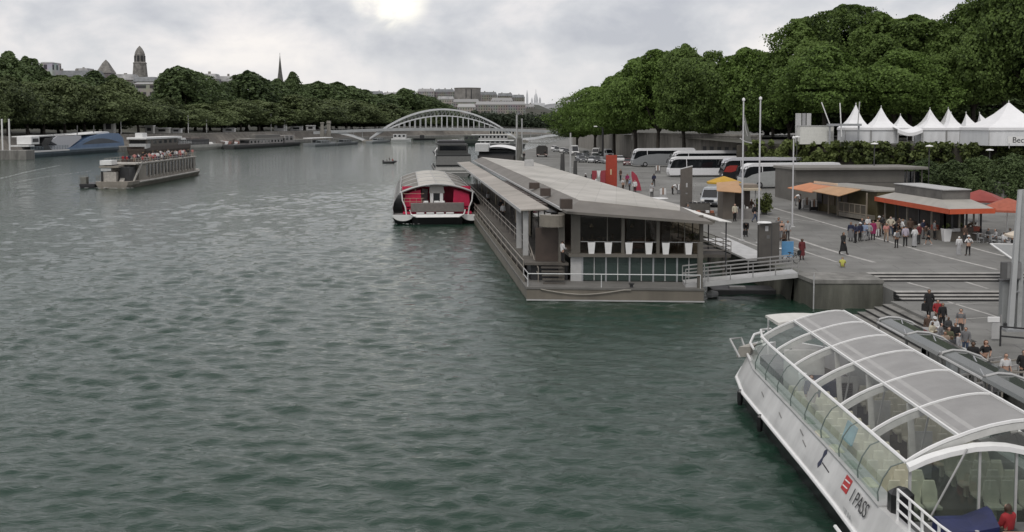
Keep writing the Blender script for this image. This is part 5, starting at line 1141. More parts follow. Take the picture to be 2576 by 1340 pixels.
small_boat(1222, 1312, 352, 'pale houseboat with row of tall windows under the right end of the arch', C(.35, .34, .31), 3, C(.42, .40, .36), 5, (.1, .9), 7, 'houseboat')
small_boat(1196, 1320, 373, 'long grey barge with white deck edge moored behind the trip boats', C(.12, .12, .12), 2.2, M_LGREY, 1.6, (.1, .7), 7, 'houseboat', roof=M_WHITE)
# pair of dark tour boats between the red seated boat and the barge end
q0 = P(1094, 446, 0)
t = thing('tour_boat', 'dark glazed tour boat with blunt grey stern right behind the red seated boat', 'boat', q0, math.atan2(-AX.x, AX.y)); Wd = (P(1190, 446, 0) - q0).length
o = hull_mb(46, Wd, 1.6, 8, 1).build('hull', C(.2, .2, .19, var=.15), t); o.location = (Wd / 2, 0, 0)
MB().ext([(0.1, -.1, .9), (Wd - .1, -.1, .9), (Wd - .25, .5, 2.6), (.25, .5, 2.6)], (0, 1.2, 0)).build('stern_ledge', C(.33, .325, .31), t); MB().box(.3, Wd - .3, .2, .5, 2.6, 2.9).build('stern_gap', M_BLACK, t)
MB().ext([(.2, .35, 2.9), (Wd - .2, .35, 2.9), (Wd - .5, .9, 4.9), (.6, .9, 4.9)], (0, 1.4, 0)).build('stern_panel', C(.12, .12, .115), t)
cabin(t, .35, Wd - .35, 2.4, 36, 1.6, 5.4, C(.035, .037, .037), n=12, gap=.06, zw=(.2, .9)); cabin(t, .9, Wd - .9, 5, 24, 5.4, 7.8, C(.05, .052, .05), nm='upper_cabin', n=7, gap=.08)
MB().tube([(.3, 2.2, 5.0), (.1, 2.4, 6.2), (.7, 3.4, 6.9)], .12).build('stern_loop', M_WHITE, t); MB().bbox(1.2, Wd - 1.2, 12, 24, 7.8, 8.6, .2).build('roof_pod', M_DARK, t)
q0 = P(1200, 409, 0)
t = thing('tour_boat', 'white canopied tour boat with dark hull moored beyond the barge', 'boat', q0, math.atan2(-AX.x, AX.y) - R(8)); Wd = (P(1300, 409, 0) - q0).length
o = hull_mb(40, Wd, 2.2, 8, 1).build('hull', C(.06, .055, .055, var=.2), t); o.location = (Wd / 2, 0, 0)
MB().loft([[(Wd * q, y, 3.9 + 1.2 * math.sin(math.pi * q) + .3 * math.sin(y * .3)) for q in np.linspace(.05, 1, 9)] for y in np.linspace(.3, 34, 9)], caps=False, closed=False).build('canopy', M_WHITE, t)
cabin(t, .5, Wd - .4, 1.5, 34, 2.2, 3.9, M_DARK, n=10, gap=.05); MB().bbox(-.6, Wd * .3, -.5, 6, 3.6, 6.3, .3).build('stern_cover', C(.55), t)
foam('launch_wake', 'pale ripples beside the white launch', [tuple(P(1062, 371, 0)), tuple(P(1118, 369, 0))], .5)
# small boat with people midstream (people are added later)
q0 = P(966, 411, 0); q1 = P(998, 411, 0)
t = thing('inflatable_boat', 'small dark inflatable boat carrying people across the middle of the river', 'boat', q0, R(-90)); LI = (q1 - q0).length
tubes = MB(); tubes.tube([(-.8, 0, .3), (-.8, LI * .7, .35), (-.3, LI * .95, .5), (.3, LI * .95, .5), (.8, LI * .7, .35), (.8, 0, .3)], .32, 8); tubes.build('tube', M_DARK, t)
MB().box(-.7, .7, .1, LI * .8, 0, .2).build('floor', C(.1), t); MB().bbox(-.25, .25, -.45, 0, 0, 1.0, .05).build('outboard_motor', M_BLACK, t); inflatable = (q0, LI)
foam('inflatable_wake', 'thin wake trailing left of the inflatable boat', [tuple(P(880, 417, 0)), tuple(P(966, 412, 0))], .25)
# far bank landing pontoon with mooring poles at the left edge
a = P(-40, 402, 0); b = P(66, 402, 0)
t = thing('pontoon', 'grey concrete landing pontoon with slim pale mooring poles at the left edge', 'pontoon', a); L = b.x - a.x
MB().bbox(0, L, 0, 7, -.6, 3.3, .15).build('body', M_CONC, t)
for px in (4, 22): x = at(px, 400, a.y).x - a.x; MB().tube([(x, 1, 3.3), (x, 1, at(CX, 300, a.y).z)], .3, 8).build('mooring_pole', M_WHITE, t)
# lamp posts of the far bank
for i, px in enumerate((306, 475, 521, 683, 717)):
    Y = 0
    for Yk in np.arange(330, 900, 1.0):
        if abs(bank_x(Yk) - (px - CX) / F * Yk - 16) < 1.0: Y = Yk; break
    x = (px - CX) / F * Y; hh = (8, 9, 7, 14, 7)[i]
    t = thing('lamp_post', 'slim pale post on the far embankment, %s from the left' % ORD[i], 'lamp post', (x, Y, 7.6), 0, 'posts on the far embankment')
    MB().tube([(0, 0, 0), (0, 0, hh)], [.22, .14], 6).build('pole', M_WHITE, t); MB().lathe([(.1, hh), (.4, hh + .2), (.3, hh + .6), (.05, hh + .7)], 8).build('lamp', M_LAMP, t)
# pale kiosks and parked vans glimpsed under the far trees
for i, (px0, px1, y0, y1, lab) in enumerate(((260, 286, 300, 345, 'pale round fronted kiosk under the far trees above the blue ferry'), (390, 425, 322, 342, 'pale kiosk wall seen between trunks right of the blue ferry'), (365, 385, 316, 342, 'narrow grey panel between trunks above the ferry stern'),
                                          (560, 590, 326, 338, 'white stall under the far trees above the pale barge'), (690, 720, 308, 330, 'white awning glimpsed under the far trees left of the spire'), (730, 760, 318, 332, 'white van roof glimpsed under the far trees right of the spire'), (770, 792, 316, 334, 'pale stall just left of the bridge pylons'), (430, 455, 328, 340, 'white van parked on the far embankment above the work barge'))):
    Y = next(Yk for Yk in np.arange(330, 1000, 1.0) if abs(bank_x(Yk) - ((px0 + px1) / 2 - CX) / F * Yk - 21) < 1.2)
    a, b = at(px0, y1, Y), at(px1, y0, Y)
    t = thing('bank_kiosk', lab, 'kiosk', (a.x, Y, 7.7)); w, h = b.x - a.x, max(2.4, b.z - 7.7)
    MB().bbox(0, w, 0, 3, 0, h * .86, .15).build('wall', C(.5, .49, .46) if i < 3 else M_WHITE, t); MB().bbox(-.3, w + .3, -.5, 3.3, h * .86, h, .1).build('roof', M_WHITE, t); MB().box(w * .25, w * .75, -.03, .05, h * .3, h * .7).build('opening', M_DARK, t)
# ------------------------------------------------------------ glass roofed river shuttle in the right foreground
XC = 13.65
t = thing('river_shuttle', 'white glass roofed river shuttle with ribbed canopy moored in the right foreground', 'boat', (XC, 0, 0)); shuttle = t
M_HW = mat('hull_white', (.60, .60, .59), .38, var=.2, scale=.5, streak=True)
M_ROOFP = mat('canopy_fabric', (.27, .265, .258), .5, var=.14, scale=.5)
M_CREAM = mat('seat_cream', (.60, .57, .45), .55, var=.12, scale=2)
M_FLOOR = mat('cabin_floor', (.055, .043, .026), .6, var=.3, scale=.8)
M_INW = mat('inner_white', (.50, .50, .48), .5, var=.1)
M_ARCH = mat('arch_white', (.76, .76, .75), .35, var=.04)
G_SIDE = glass('side_glass', (.82, .90, .86), .18, .02, .88, .5, .6)
G_TOP = glass('top_glass', (.93, .94, .93), .05, .02, .99, .5, .35)
def hb(y):                                              # half beam of the hull
    return interp(y, [(20, 2.0), (23, 3.0), (26, 3.45), (30, 3.6), (34, 3.45), (47, 3.35), (50, 3.0), (52, 2.3), (53.3, 1.1), (53.8, .25)])
ys = [20, 22, 24, 26, 28, 30, 33, 36, 40, 44, 47, 48.5, 50, 51, 52, 52.8, 53.3, 53.7]
def hull_ring(zs): return [[(s * hb(y) * q + 0, y, z) for s, q, z in zs] for y in ys]
MB().loft(hull_ring([(-1, .62, -.6), (1, .62, -.6), (1, .93, -.1), (1, .985, .78), (-1, .985, .78), (-1, .93, -.1)])).build('hull', M_BLACK, t, smooth=True)
for s in (-1, 1):
    MB().loft([[(s * hb(y), y, .781), (s * (hb(y) + .01), y, .95), (s * (hb(y) - .12), y, 1.25), (s * (hb(y) - .42), y, 1.88), (s * (hb(y) - .7), y, 1.88), (s * (hb(y) - .7), y, .781)] for y in ys if hb(y) > 1], closed=True).build('topside', M_HW, t, smooth=True)
    MB().tube([(s * (hb(y) + .05), y, .86) for y in ys], .085, 8).build('rubbing_rail', M_ARCH, t)
    MB().loft([[(s * (hb(y) - .38), y, 1.882), (s * (hb(y) - .38), y, 1.93), (s * (hb(y) - 1.0), y, 1.93), (s * (hb(y) - 1.0), y, 1.882)] for y in ys if 29 < y < 51]).build('side_deck', M_LGREY, t)
MB().loft([[(-(hb(y) - .4), y, .9), (hb(y) - .4, y, .9)] for y in ys if hb(y) > 1], closed=False, caps=False).build('floor', M_FLOOR, t)
MB().loft([[(-(hb(y) - .45), y, 1.6), (hb(y) - .45, y, 1.6)] for y in (20, 22, 24, 26, 28, 29.6)], closed=False, caps=False).build('fore_deck', mat('fore_deck_paint', (.1, .1, .1), .7, var=.2), t)
YA = [30.3, 33.3, 36.5, 39.7, 42.6, 45.5, 48.3]
RAIL = -2.3; PZ = 4.32; PX = 1.43
AK = [(-2.33, 3.08), (-1.9, 3.36), (-1.4, 3.62), (-.85, 3.84), (-.2, 4.07), (.4, 4.22), (1.0, 4.31), (1.4, 4.29), (1.75, 4.14), (2.08, 3.8), (2.33, 3.1)]
ARC = sorted(AK + [((a[0] + b[0]) / 2, (a[1] + b[1]) / 2 + (.012 if a[0] < 1.5 else .04)) for a, b in zip(AK, AK[1:])])
def ab(y, w, th, m, n='arch', inset=0.0, z=0.0):
    rings = []
    for i, (x, zz) in enumerate(ARC):
        p0, p1 = ARC[max(0, i - 1)], ARC[min(len(ARC) - 1, i + 1)]; dx, dz = p1[0] - p0[0], p1[1] - p0[1]; L = math.hypot(dx, dz); nx, nz = -dz / L, dx / L
        rings.append([(x + nx * o, y + k, zz + z + nz * o) for o, k in ((-th + inset, -w / 2), (inset, -w / 2), (inset, w / 2), (-th + inset, w / 2))])
    return MB().loft(rings).build(n, m, t)
for y in YA:
    ab(y, .075, .08, M_ARCH, inset=.05); ab(y, .05, .2, M_INW, 'arch_web', inset=-.05)
for i in range(6):
    y0, y1 = YA[i] + .06, YA[i + 1] - .06; pts = [p for p in ARC if -.86 <= p[0] <= 1.41]
    MB().loft([[(x, y, z + .0) for y in (y0, y1)] for x, z in pts], closed=False, caps=False).build('roof_panel', M_ROOFP, t)
    MB().loft([[(pts[0][0] + .02, y, pts[0][1] + .012), (pts[0][0] + .55, y, pts[0][1] + .205)] for y in (y0, y1)], closed=False, caps=False).build('roof_blind', mat('blind_grey', (.36, .355, .345), .55, var=.06), t)
    for s in (-1, 1):
        sp = [p for p in ARC if (p[0] <= -.84 if s < 0 else p[0] >= 1.39)]
        MB().loft([[(x, y, z) for y in (y0, y1)] for x, z in sp], closed=False, caps=False).build('top_pane', G_TOP, t)
for s in (-1, 1):
    px_, pz_ = (-.85, 3.84) if s < 0 else (1.4, 4.29); MB().bar((px_, YA[0], pz_ + .03), (px_, YA[-1], pz_ + .03), .07, .09).build('purlin', M_ARCH, t)
    rp_ = [(s * 2.34, YA[0], 3.1), (s * 2.34, 46.5, 3.1), (s * 2.25, 48.4, 3.1), (s * 1.8, 50.6, 3.0), (s * .9, 52.4, 2.7)]
    MB().tube(rp_, .06, 6).build('top_rail', M_ARCH, t)
    ny = [30.35, 32.4, 34.5, 36.6, 38.7, 40.8, 42.9, 45, 47, 48.6]
    for i in range(9):
        ya, yb = ny[i] + .02, ny[i + 1] - .02
        cur = lambda y: [(s * (hb(y) - .50), 1.93), (s * (hb(y) - .48), 2.2), (s * (hb(y) - .62), 2.6), (s * (hb(y) - .85), 2.95), (s * min(2.36, hb(y) - .98), 3.08)]
        MB().loft([[(x, ya, z) for x, z in cur(ya)], [(x, yb, z) for x, z in cur(yb)]], closed=False, caps=False).build('side_pane', G_SIDE, t)
        MB().tube([(x, ya - .02, z) for x, z in cur(ya)], .022, 4).build('pane_joint', C(.12, .15, .14), t)
# far end: white awning and stern rails, broad near-end hoop
MB().loft([[(x, 48.5, 3.85 - .05 * x * x), (x, 51.0, 3.75 - .05 * x * x), (x, 51.05, 3.65 - .05 * x * x), (x, 48.5, 3.7 - .05 * x * x)] for x in np.linspace(-1.5, 1.6, 8)]).build('end_awning', mat('end_awning_white', (.62, .61, .57), .5, var=.1), t)
for x in (-1.3, 1.4): MB().tube([(x, 51.2, .9), (x, 51.2, 3.5)], .04).build('awning_post', M_ARCH, t)
for z, q in ((2.5, .9), (2.0, .95)): MB().tube([(-(hb(y) - .3) * q, y, z) for y in (48.6, 50, 51, 52, 52.8)], .06, 6).build('end_rail', M_ARCH, t)
MB().tube([(-3.0, 49.6, 1.9), (-3.3, 50.4, 2.6), (-2.6, 51.2, 2.5), (-2.5, 50.2, 1.9)], .05, 6).build('davit', M_LGREY, t)
MB().loft([[(-3.1 + k * .3, 49.9, 1.85), (-2.4 + k * .2, 51.5, 1.75), (-2.2 + k * .2, 51.3, 2.2), (-3.0 + k * .3, 49.8, 2.35)] for k in range(3)]).build('rope_bag', C(.38, .36, .32), t)
rings = []; hz2 = lambda x: interp(abs(x), [(0, 3.70), (.5, 3.67), (1.2, 3.52), (1.8, 3.34), (2.35, 3.08)])
for x in np.linspace(-2.36, 2.36, 21):
    rings.append([(x, 29.95, hz2(x) - .17), (x, 29.95, hz2(x) - .03), (x, 30.2, hz2(x) + .02), (x, 30.2, hz2(x) - .04)])
MB().loft(rings).build('end_hoop', M_ARCH, t)
for x in (-2.28, -.3, .75, 1.4, 2.28): MB().bar((x, 30.1, 1.0), (x, 30.1, hz2(x) - .06), .07).build('end_post', M_LGREY, t)
for x0, x1 in ((-2.24, -.34), (-.26, .71), (.79, 1.36), (1.44, 2.24)): MB().ext([(x0, 30.09, 1.0), (x1, 30.09, 1.0), (x1, 30.09, hz2(x1) - .06), (x0, 30.09, hz2(x0) - .06)], (0, .02, 0)).build('end_pane', G_CLEAR, t)
MB().loft([[(x, 30.22, hz2(x) + .0), (x, 30.24, max(hz2(x) + .01, z - .3))] for x, z in ARC[1:-1]], closed=False, caps=False).build('upper_end_pane', glass('smoked_glass', (.4, .4, .39), .1, .05, .7), t)
MB().tube([(-1.75, 30.0, 1.5), (-.75, 29.9, 3.6)], .03, 5).build('wiper_strut', M_LGREY, t)
# interior
seat = MB(); seat.bbox(-.23, .23, -.22, .22, .36, .46, .03)
seat.ext([(-.23, .18, .44), (.23, .18, .44), (.23, .26, .8), (.16, .3, 1.08), (-.16, .3, 1.08), (-.23, .26, .8)], (0, .07, .01)); seat.box(-.05, .05, -.04, .12, 0, .36)
n = 0
for y in np.arange(31.6, 44.0, .98):
    for x in (-2.05, -1.53, -1.01, .85, 1.37, 1.9):
        if n == 0: s = s0 = seat.build('seat', M_CREAM, t)
        else: s = s0.copy(); COL.objects.link(s)
        s.location = (x, y, .92); n += 1
for i, y in enumerate((34.2, 38.2, 42.0)):
    MB().bar((-.55, y, .9), (-.8, y, 3.78), .18, .1).build('cabin_post', M_INW, t); MB().bar((-.5, y + .3, .9), (.05, y + .2, 4.1), .05).build('brace', M_LGREY, t)
    MB().box(-.35, .45, y + 1.2, y + 1.26, .9, 2.5).build('partition', M_INW, t)
MB().box(-2.2, -.5, 44.6, 44.7, .9, 3.3).build('bulkhead', M_INW, t); MB().box(.5, 2.2, 44.6, 44.7, .9, 3.3).build('bulkhead', M_INW, t)
MB().bbox(-1.2, .3, 43.2, 44.4, .9, 2.3, .05).build('service_counter', mat('navy_counter', (.012, .02, .05), .4, var=.2), t)
MB().bbox(-2.4, -.4, 45.6, 48.2, .9, 2.35, .08).build('engine_casing', C(.1, .1, .105), t); MB().lathe([(.14, 0), (.18, .3)], 10, (-1.75, 43.4, 2.3)).build('white_lamp', M_WHITE, t)
for i, y in enumerate((31.5, 33.2, 34.9, 36.6, 38.3)): MB().bbox(-2.95, -2.62, y, y + .8, .92, 2.0, .05).build('side_locker', (M_CREAM, C(.30, .34, .30), M_CREAM)[i % 3], t)
MB().ext([(-2.2, 40.2, 2.2), (-2.2, 41.2, 2.1), (-2.0, 41.1, 2.9), (-2.0, 40.3, 2.9)], (.06, 0, 0)).build('notice_board', C(.42, .34, .31), t)
MB().ext([(-2.45, 34.9, 2.15), (-2.45, 35.9, 2.15), (-2.25, 35.9, 2.75), (-2.25, 34.9, 2.75)], (.05, 0, 0)).build('notice_board', C(.25, .42, .5), t)
# markings on the white topside
def hpt(y, v): # point on sloping topside at parameter v 0..1, slightly proud
    b = hb(y); return Vector((-(b - .12 - .30 * v) - .012, y, 1.25 + .63 * v + .004))
def on_hull(poly, y0, m, name):
    pts = [hpt(y0 - u, v) for u, v in poly]; return MB().ext(pts, (-.008, 0, .004)).build(name, m, t)
xa = Vector((0, -1, 0)); ya_ = (hpt(31, 1) - hpt(31, 0)).normalized()
text('I PASS', .60, M_DARK, t, hpt(32.0, .2) + Vector((-.05, 0, 0)), hpt(29.9, .2) - hpt(32.0, .2), ya_, .004)
text('17504', .34, C(.38, .39, .39), t, hpt(31.75, -.28) + Vector((-.12, 0, .0)), hpt(29.9, .2) - hpt(32.0, .2), Vector((-.15, 0, .98)), .004)
M_SR, M_SB = C(.45, .02, .02, rough=.4), C(.01, .015, .05, rough=.4)
on_hull([(0, .2), (.62, .2), (.62, .86), (.0, .86)], 33.1, M_SR, 'red_emblem')
for v in (.36, .62): on_hull([(.08, v), (.54, v + .04), (.54, v + .1), (.08, v + .06)], 33.1, M_WHITE, 'red_emblem_stroke').location = (-.012, 0, .004)
on_hull([(0, .1), (.16, -.05), (.30, .2), (.22, .5), (.34, .8), (.2, 1.0), (.04, .8), (.12, .5)], 35.7, M_SB, 'blue_emblem'); on_hull([(.34, .28), (1.2, .2), (1.2, .26), (.34, .34)], 35.7, M_DARK, 'name_stroke')
for y, v in ((37.9, .3), (38.6, .6), (41.5, .35), (44.6, .4)): on_hull([(0, v), (.55, v - .12), (.55, v - .06), (0, v + .06)], y, C(.2, .2, .19), 'hull_scratch')
for y in (43.2, 47.3): MB().lathe([(.1, -.5), (.13, -.3), (.13, .1), (.05, .2)], 8, (-hb(y) - .14, y, .75)).build('fender', M_BLACK, t)
# near end deck: bulwark, railings, ladder
for s in (-1, 1):
    rr = MB(); pl = [(s * (hb(y) - .55), y, 1.88) for y in (29.0, 28.2, 27.4, 26.4, 25, 23)]
    for z in (.3, .58, .86): rr.tube([(x, y, zz + z) for x, y, zz in pl], .035, 6)
    for x, y, zz in pl: rr.bar((x, y, zz), (x, y, zz + .88), .06)
    rr.build('deck_railing', M_ARCH, t)
for k in range(3): MB().ext([(-3.62, 30.6 - k * 1.35, .9), (-3.62, 29.8 - k * 1.35, .9), (-4.05, 29.8 - k * 1.35, .82), (-4.05, 30.6 - k * 1.35, .82)], (0, 0, .05)).build('boarding_step', M_ARCH, t)
MB().tube([(-4.05, 31.2, .86), (-4.1, 27, .86), (-3.9, 24, .86)], .06, 6).build('step_rail', M_ARCH, t)
MB().bbox(-3.0, -2.35, 29.4, 30.0, 1.6, 2.55, .15).build('outboard_cover', M_BLACK, t)
rr = MB()
for z in (2.0, 2.45): rr.bar((.35, 27.9, z), (3.0, 27.9, z), .05)
for x in (.4, 1.0, 1.9, 2.8): rr.bar((x, 27.9, 1.6), (x, 27.9, 2.46), .05)
rr.build('bow_railing', M_ARCH, t)
t2 = thing('tarpaulin_cover', 'dark blue tarpaulin stretched over a deck locker at the near end of the shuttle', 'tarpaulin', (XC - 2.2, 27.9, 1.5))
M_TARP = mat('blue_tarpaulin', (.010, .016, .075), .45, var=.3, scale=1.2, bump=.25)
MB().loft([[(x, y, z) for x, z in pts] for y, pts in ((-.35, ((-.1, .0), (.0, .60), (.75, .62), (1.35, .74), (1.25, .0))), (.3, ((-.12, 0), (-.03, .70), (.75, .72), (1.42, .95), (1.3, 0))), (.6, ((-.1, 0), (-.02, .68), (.75, .7), (1.42, .96), (1.3, 0))))], closed=True).build('cover', M_TARP, t2)
for x in (.1, .65, 1.15): MB().bar((x, -.37, .1), (x, -.37, .58), .03).build('strap', C(.02, .03, .1), t2)
MB().lathe([(.05, 0), (.06, .02)], 8, (.75, -.36, .62)).build('buckle', M_LGREY, t2)
t2 = thing('wooden_crate', 'small wooden topped stool on the shuttle deck before the blue tarpaulin', 'stool', (XC - .6, 27.1, 1.62))
MB().bbox(-.3, .4, -.2, .25, .52, .58, .02).build('seat', C(.5, .3, .2), t2)
for x in (-.22, .32):
    for y in (-.14, .18): MB().box(x - .03, x + .03, y - .03, y + .03, 0, .52).build('leg', M_ARCH, t2)
# ------------------------------------------------------------ floating landing stage beside it
t = thing('landing_stage', 'floating landing stage with long dark arched glass canopy beside the shuttle', 'landing stage', (16.9, 0, 0))
MB().bbox(.35, 4.2, 22, 52, -.6, .75, .1).build('pontoon', M_BLACK, t)
MB().box(.5, 4.1, 22.2, 51.8, .751, .8).build('deck', C(.05, .05, .05), t)
G_ST = glass('stage_glass', (.22, .245, .235), .3, .05, .35)
SA = [(.3, 3.5), (.4, 3.6), (.8, 3.7), (1.3, 3.66), (1.9, 3.45), (2.5, 3.0), (2.8, 2.6)]
ya = [22, 26, 30.2, 34.4, 38.6, 42.6, 46.4, 50.0]
for i in range(7):
    o = .25 * (i % 2)
    MB().loft([[(x - o * (x < 1) * .5, y, z + (.0 if y == ya[i] else 0)) for y in (ya[i] + .04, ya[i + 1] - .04)] for x, z in SA], closed=False, caps=False).build('canopy_pane', G_ST, t)
for y in ya:
    MB().tube([(x, y, z + .03) for x, z in SA], .055, 6).build('canopy_arch', M_LGREY, t); MB().tube([(2.6, y, .8), (2.7, y, 2.8)], .05).build('post', M_GREYP, t); MB().tube([(.6, y, .8), (.3, y, 3.65)], .06).build('post', M_GREYP, t)
MB().tube([(.3, 22, 3.48), (.3, 50, 3.48)], .06, 6).build('edge_rail', M_LGREY, t); MB().tube([(2.8, 22, 2.6), (2.8, 50, 2.6)], .05, 6).build('edge_rail', M_LGREY, t)
for k in range(5): MB().bar((.3, ya[2 + k], 3.6), (1.2, ya[2 + k] + 3, 3.7), .04).build('brace', M_STEEL, t)
for k in range(3): MB().bbox(.8, 1.6, 31 + k * 5, 32.2 + k * 5, .8, 1.3, .05).build('bench', C(.1, .1, .1), t)
gangway((20.4, 47.5, .85), (22.3, 47.5, 1.12), 1.6, 'short dark boarding ramp from the landing stage to the queueing quay', thick=.12, m=M_DARK)
# ------------------------------------------------------------ coaches
M_TY = M_RUB
def wheel(t, x, y, r, w=.3):
    o = MB().disc((0, 0, 0), (0, 1, 0), r, w).build('wheel', M_TY, t, loc=(x, y, r)); MB().disc((0, 0, 0), (0, 1, 0), r * .58, w + .03, 10).build('rim', M_RIM, o); return o
def coach(name, label, p, rz, L, hgt, body, lower, stripe=None, swoosh=None, roofm=None, front='round'):
    t = thing(name, label, 'coach', p, rz, 'coaches parked on the quay'); W = 2.5; s = hgt / 3.5
    fr = [(.18, .32), (0, .75), (.06, 1.25), (.16, 1.5)]
    MB().ext([(x, 0, z * s) for x, z in fr + [(L, 1.5), (L, .32)]], (0, W, 0)).build('body', lower, t)
    ws = [(.16, 1.5), (.55, 2.55), (.95, 3.05), (L - .06, 3.05), (L - .02, 1.5)]
    MB().ext([(x, .03, z * s + .001) for x, z in ws], (0, W - .06, 0)).build('glazing', M_DGLASS, t)
    rf = [(.5, 2.62), (.85, 3.2), (1.5, 3.42), (L * .5, 3.45), (L - .3, 3.5), (L, 3.2), (L, 3.02), (1.6, 3.02), (1.0, 2.95)]
    MB().ext([(x, -.015, z * s) for x, z in rf], (0, W + .03, 0)).build('roof', roofm or body, t)
    for y in (-.02, W - .04): MB().ext([(L - .5, y, 1.4 * s), (L, y, 1.4 * s), (L, y, 3.1 * s), (L - .5, y, 3.1 * s)], (0, .06, 0)).build('rear_pillar', body, t)
    for y in (-.02, W - .03): MB().ext([(2.9, y, 1.45 * s), (3.02, y, 1.45 * s), (2.95, y, 3.05 * s), (2.85, y, 3.05 * s)], (0, .05, 0)).build('pillar', body, t)
    if swoosh:
        pts = [(.02, .8), (.3, 1.35), (1.4, 1.9), (3.0, 2.3), (5.2, 2.45), (L * .62, 2.4), (L * .68, 1.5), (L, 1.5), (L, .5), (.2, .5)]
        for y in (-.03, W + .005): MB().ext([(x, y, z * s) for x, z in pts], (0, .025, 0)).build('side_panel', swoosh, t)
    if stripe:
        pts = [(.12, 1.35), (.6, 2.1), (1.2, 2.3), (2.4, 2.3), (2.1, 1.5), (1.4, 1.28)]
        for y in (-.035, W + .01): MB().ext([(x, y, z * s) for x, z in pts], (0, .025, 0)).build('livery_panel', stripe, t)
    for x in (2.5, L - 3.0, L - 1.7):
        for y in (.12, W - .12): wheel(t, x, y, .5 * s, .32)
    for y in (.35, W - .35): MB().ext([(-.01, y - .2, .8 * s), (-.01, y + .2, .8 * s), (.03, y + .2, 1.02 * s), (.03, y - .2, 1.02 * s)], (.03, 0, 0)).build('headlight', M_LAMP, t)
    MB().box(.12, .17, W * .3, W * .7, .38 * s, .52 * s).build('number_plate', C(.6), t).location = (-.09, 0, 0)
    for y in (-.2, W + .2): MB().tube([(.7, y * .9 + .1, 3.0 * s), (.25, y, 2.95 * s), (.1, y, 2.3 * s)], [.06, .07, .12], 6).build('mirror', M_DARK, t)
    return t
M_SIL = mat('silver_paint', (.27, .28, .285), .35, metal=.3, var=.06)
M_CW = mat('coach_white', (.70, .70, .71), .35, var=.05)
M_CB = mat('coach_black', (.014, .014, .016), .3, var=.2)
def coach_at(px, py, pxr, label, *a, yaw=0, **k):
    p = G(px, py); L = (pxr - px) * p.y / F / math.cos(R(yaw)); return coach('coach', label, p, R(yaw), L, *a, **k)
coach_at(1592, 421, 1752, 'silver coach with swooping side panel, farthest left of the coaches', 3.75, M_CW, M_SIL, swoosh=M_SIL, yaw=6)
coach_at(1692, 432, 1900, 'white roofed coach mostly hidden behind the white fronted coach', 3.75, M_CW, M_SIL, yaw=5)
coach_at(1683, 446, 1905, 'white fronted coach with large windscreen left of the grey totem', 3.4, M_CW, M_CW, roofm=M_CW, yaw=3)
coach_at(1818, 456, 2036, 'black coach with red front corner behind the yellow parasol', 3.7, M_CW, M_CB, stripe=C(.28, .03, .025, rough=.35), roofm=mat('coach_roof_grey', (.5, .5, .53), .35, var=.06), yaw=6)
coach_at(1868, 476, 2125, 'grey and white coach nearest the camera behind the two flagpoles', 3.7, M_CW, mat('coach_greyw', (.36, .37, .36), .4, var=.08), swoosh=mat('coach_greyside', (.33, .34, .335), .4, var=.08), yaw=7)
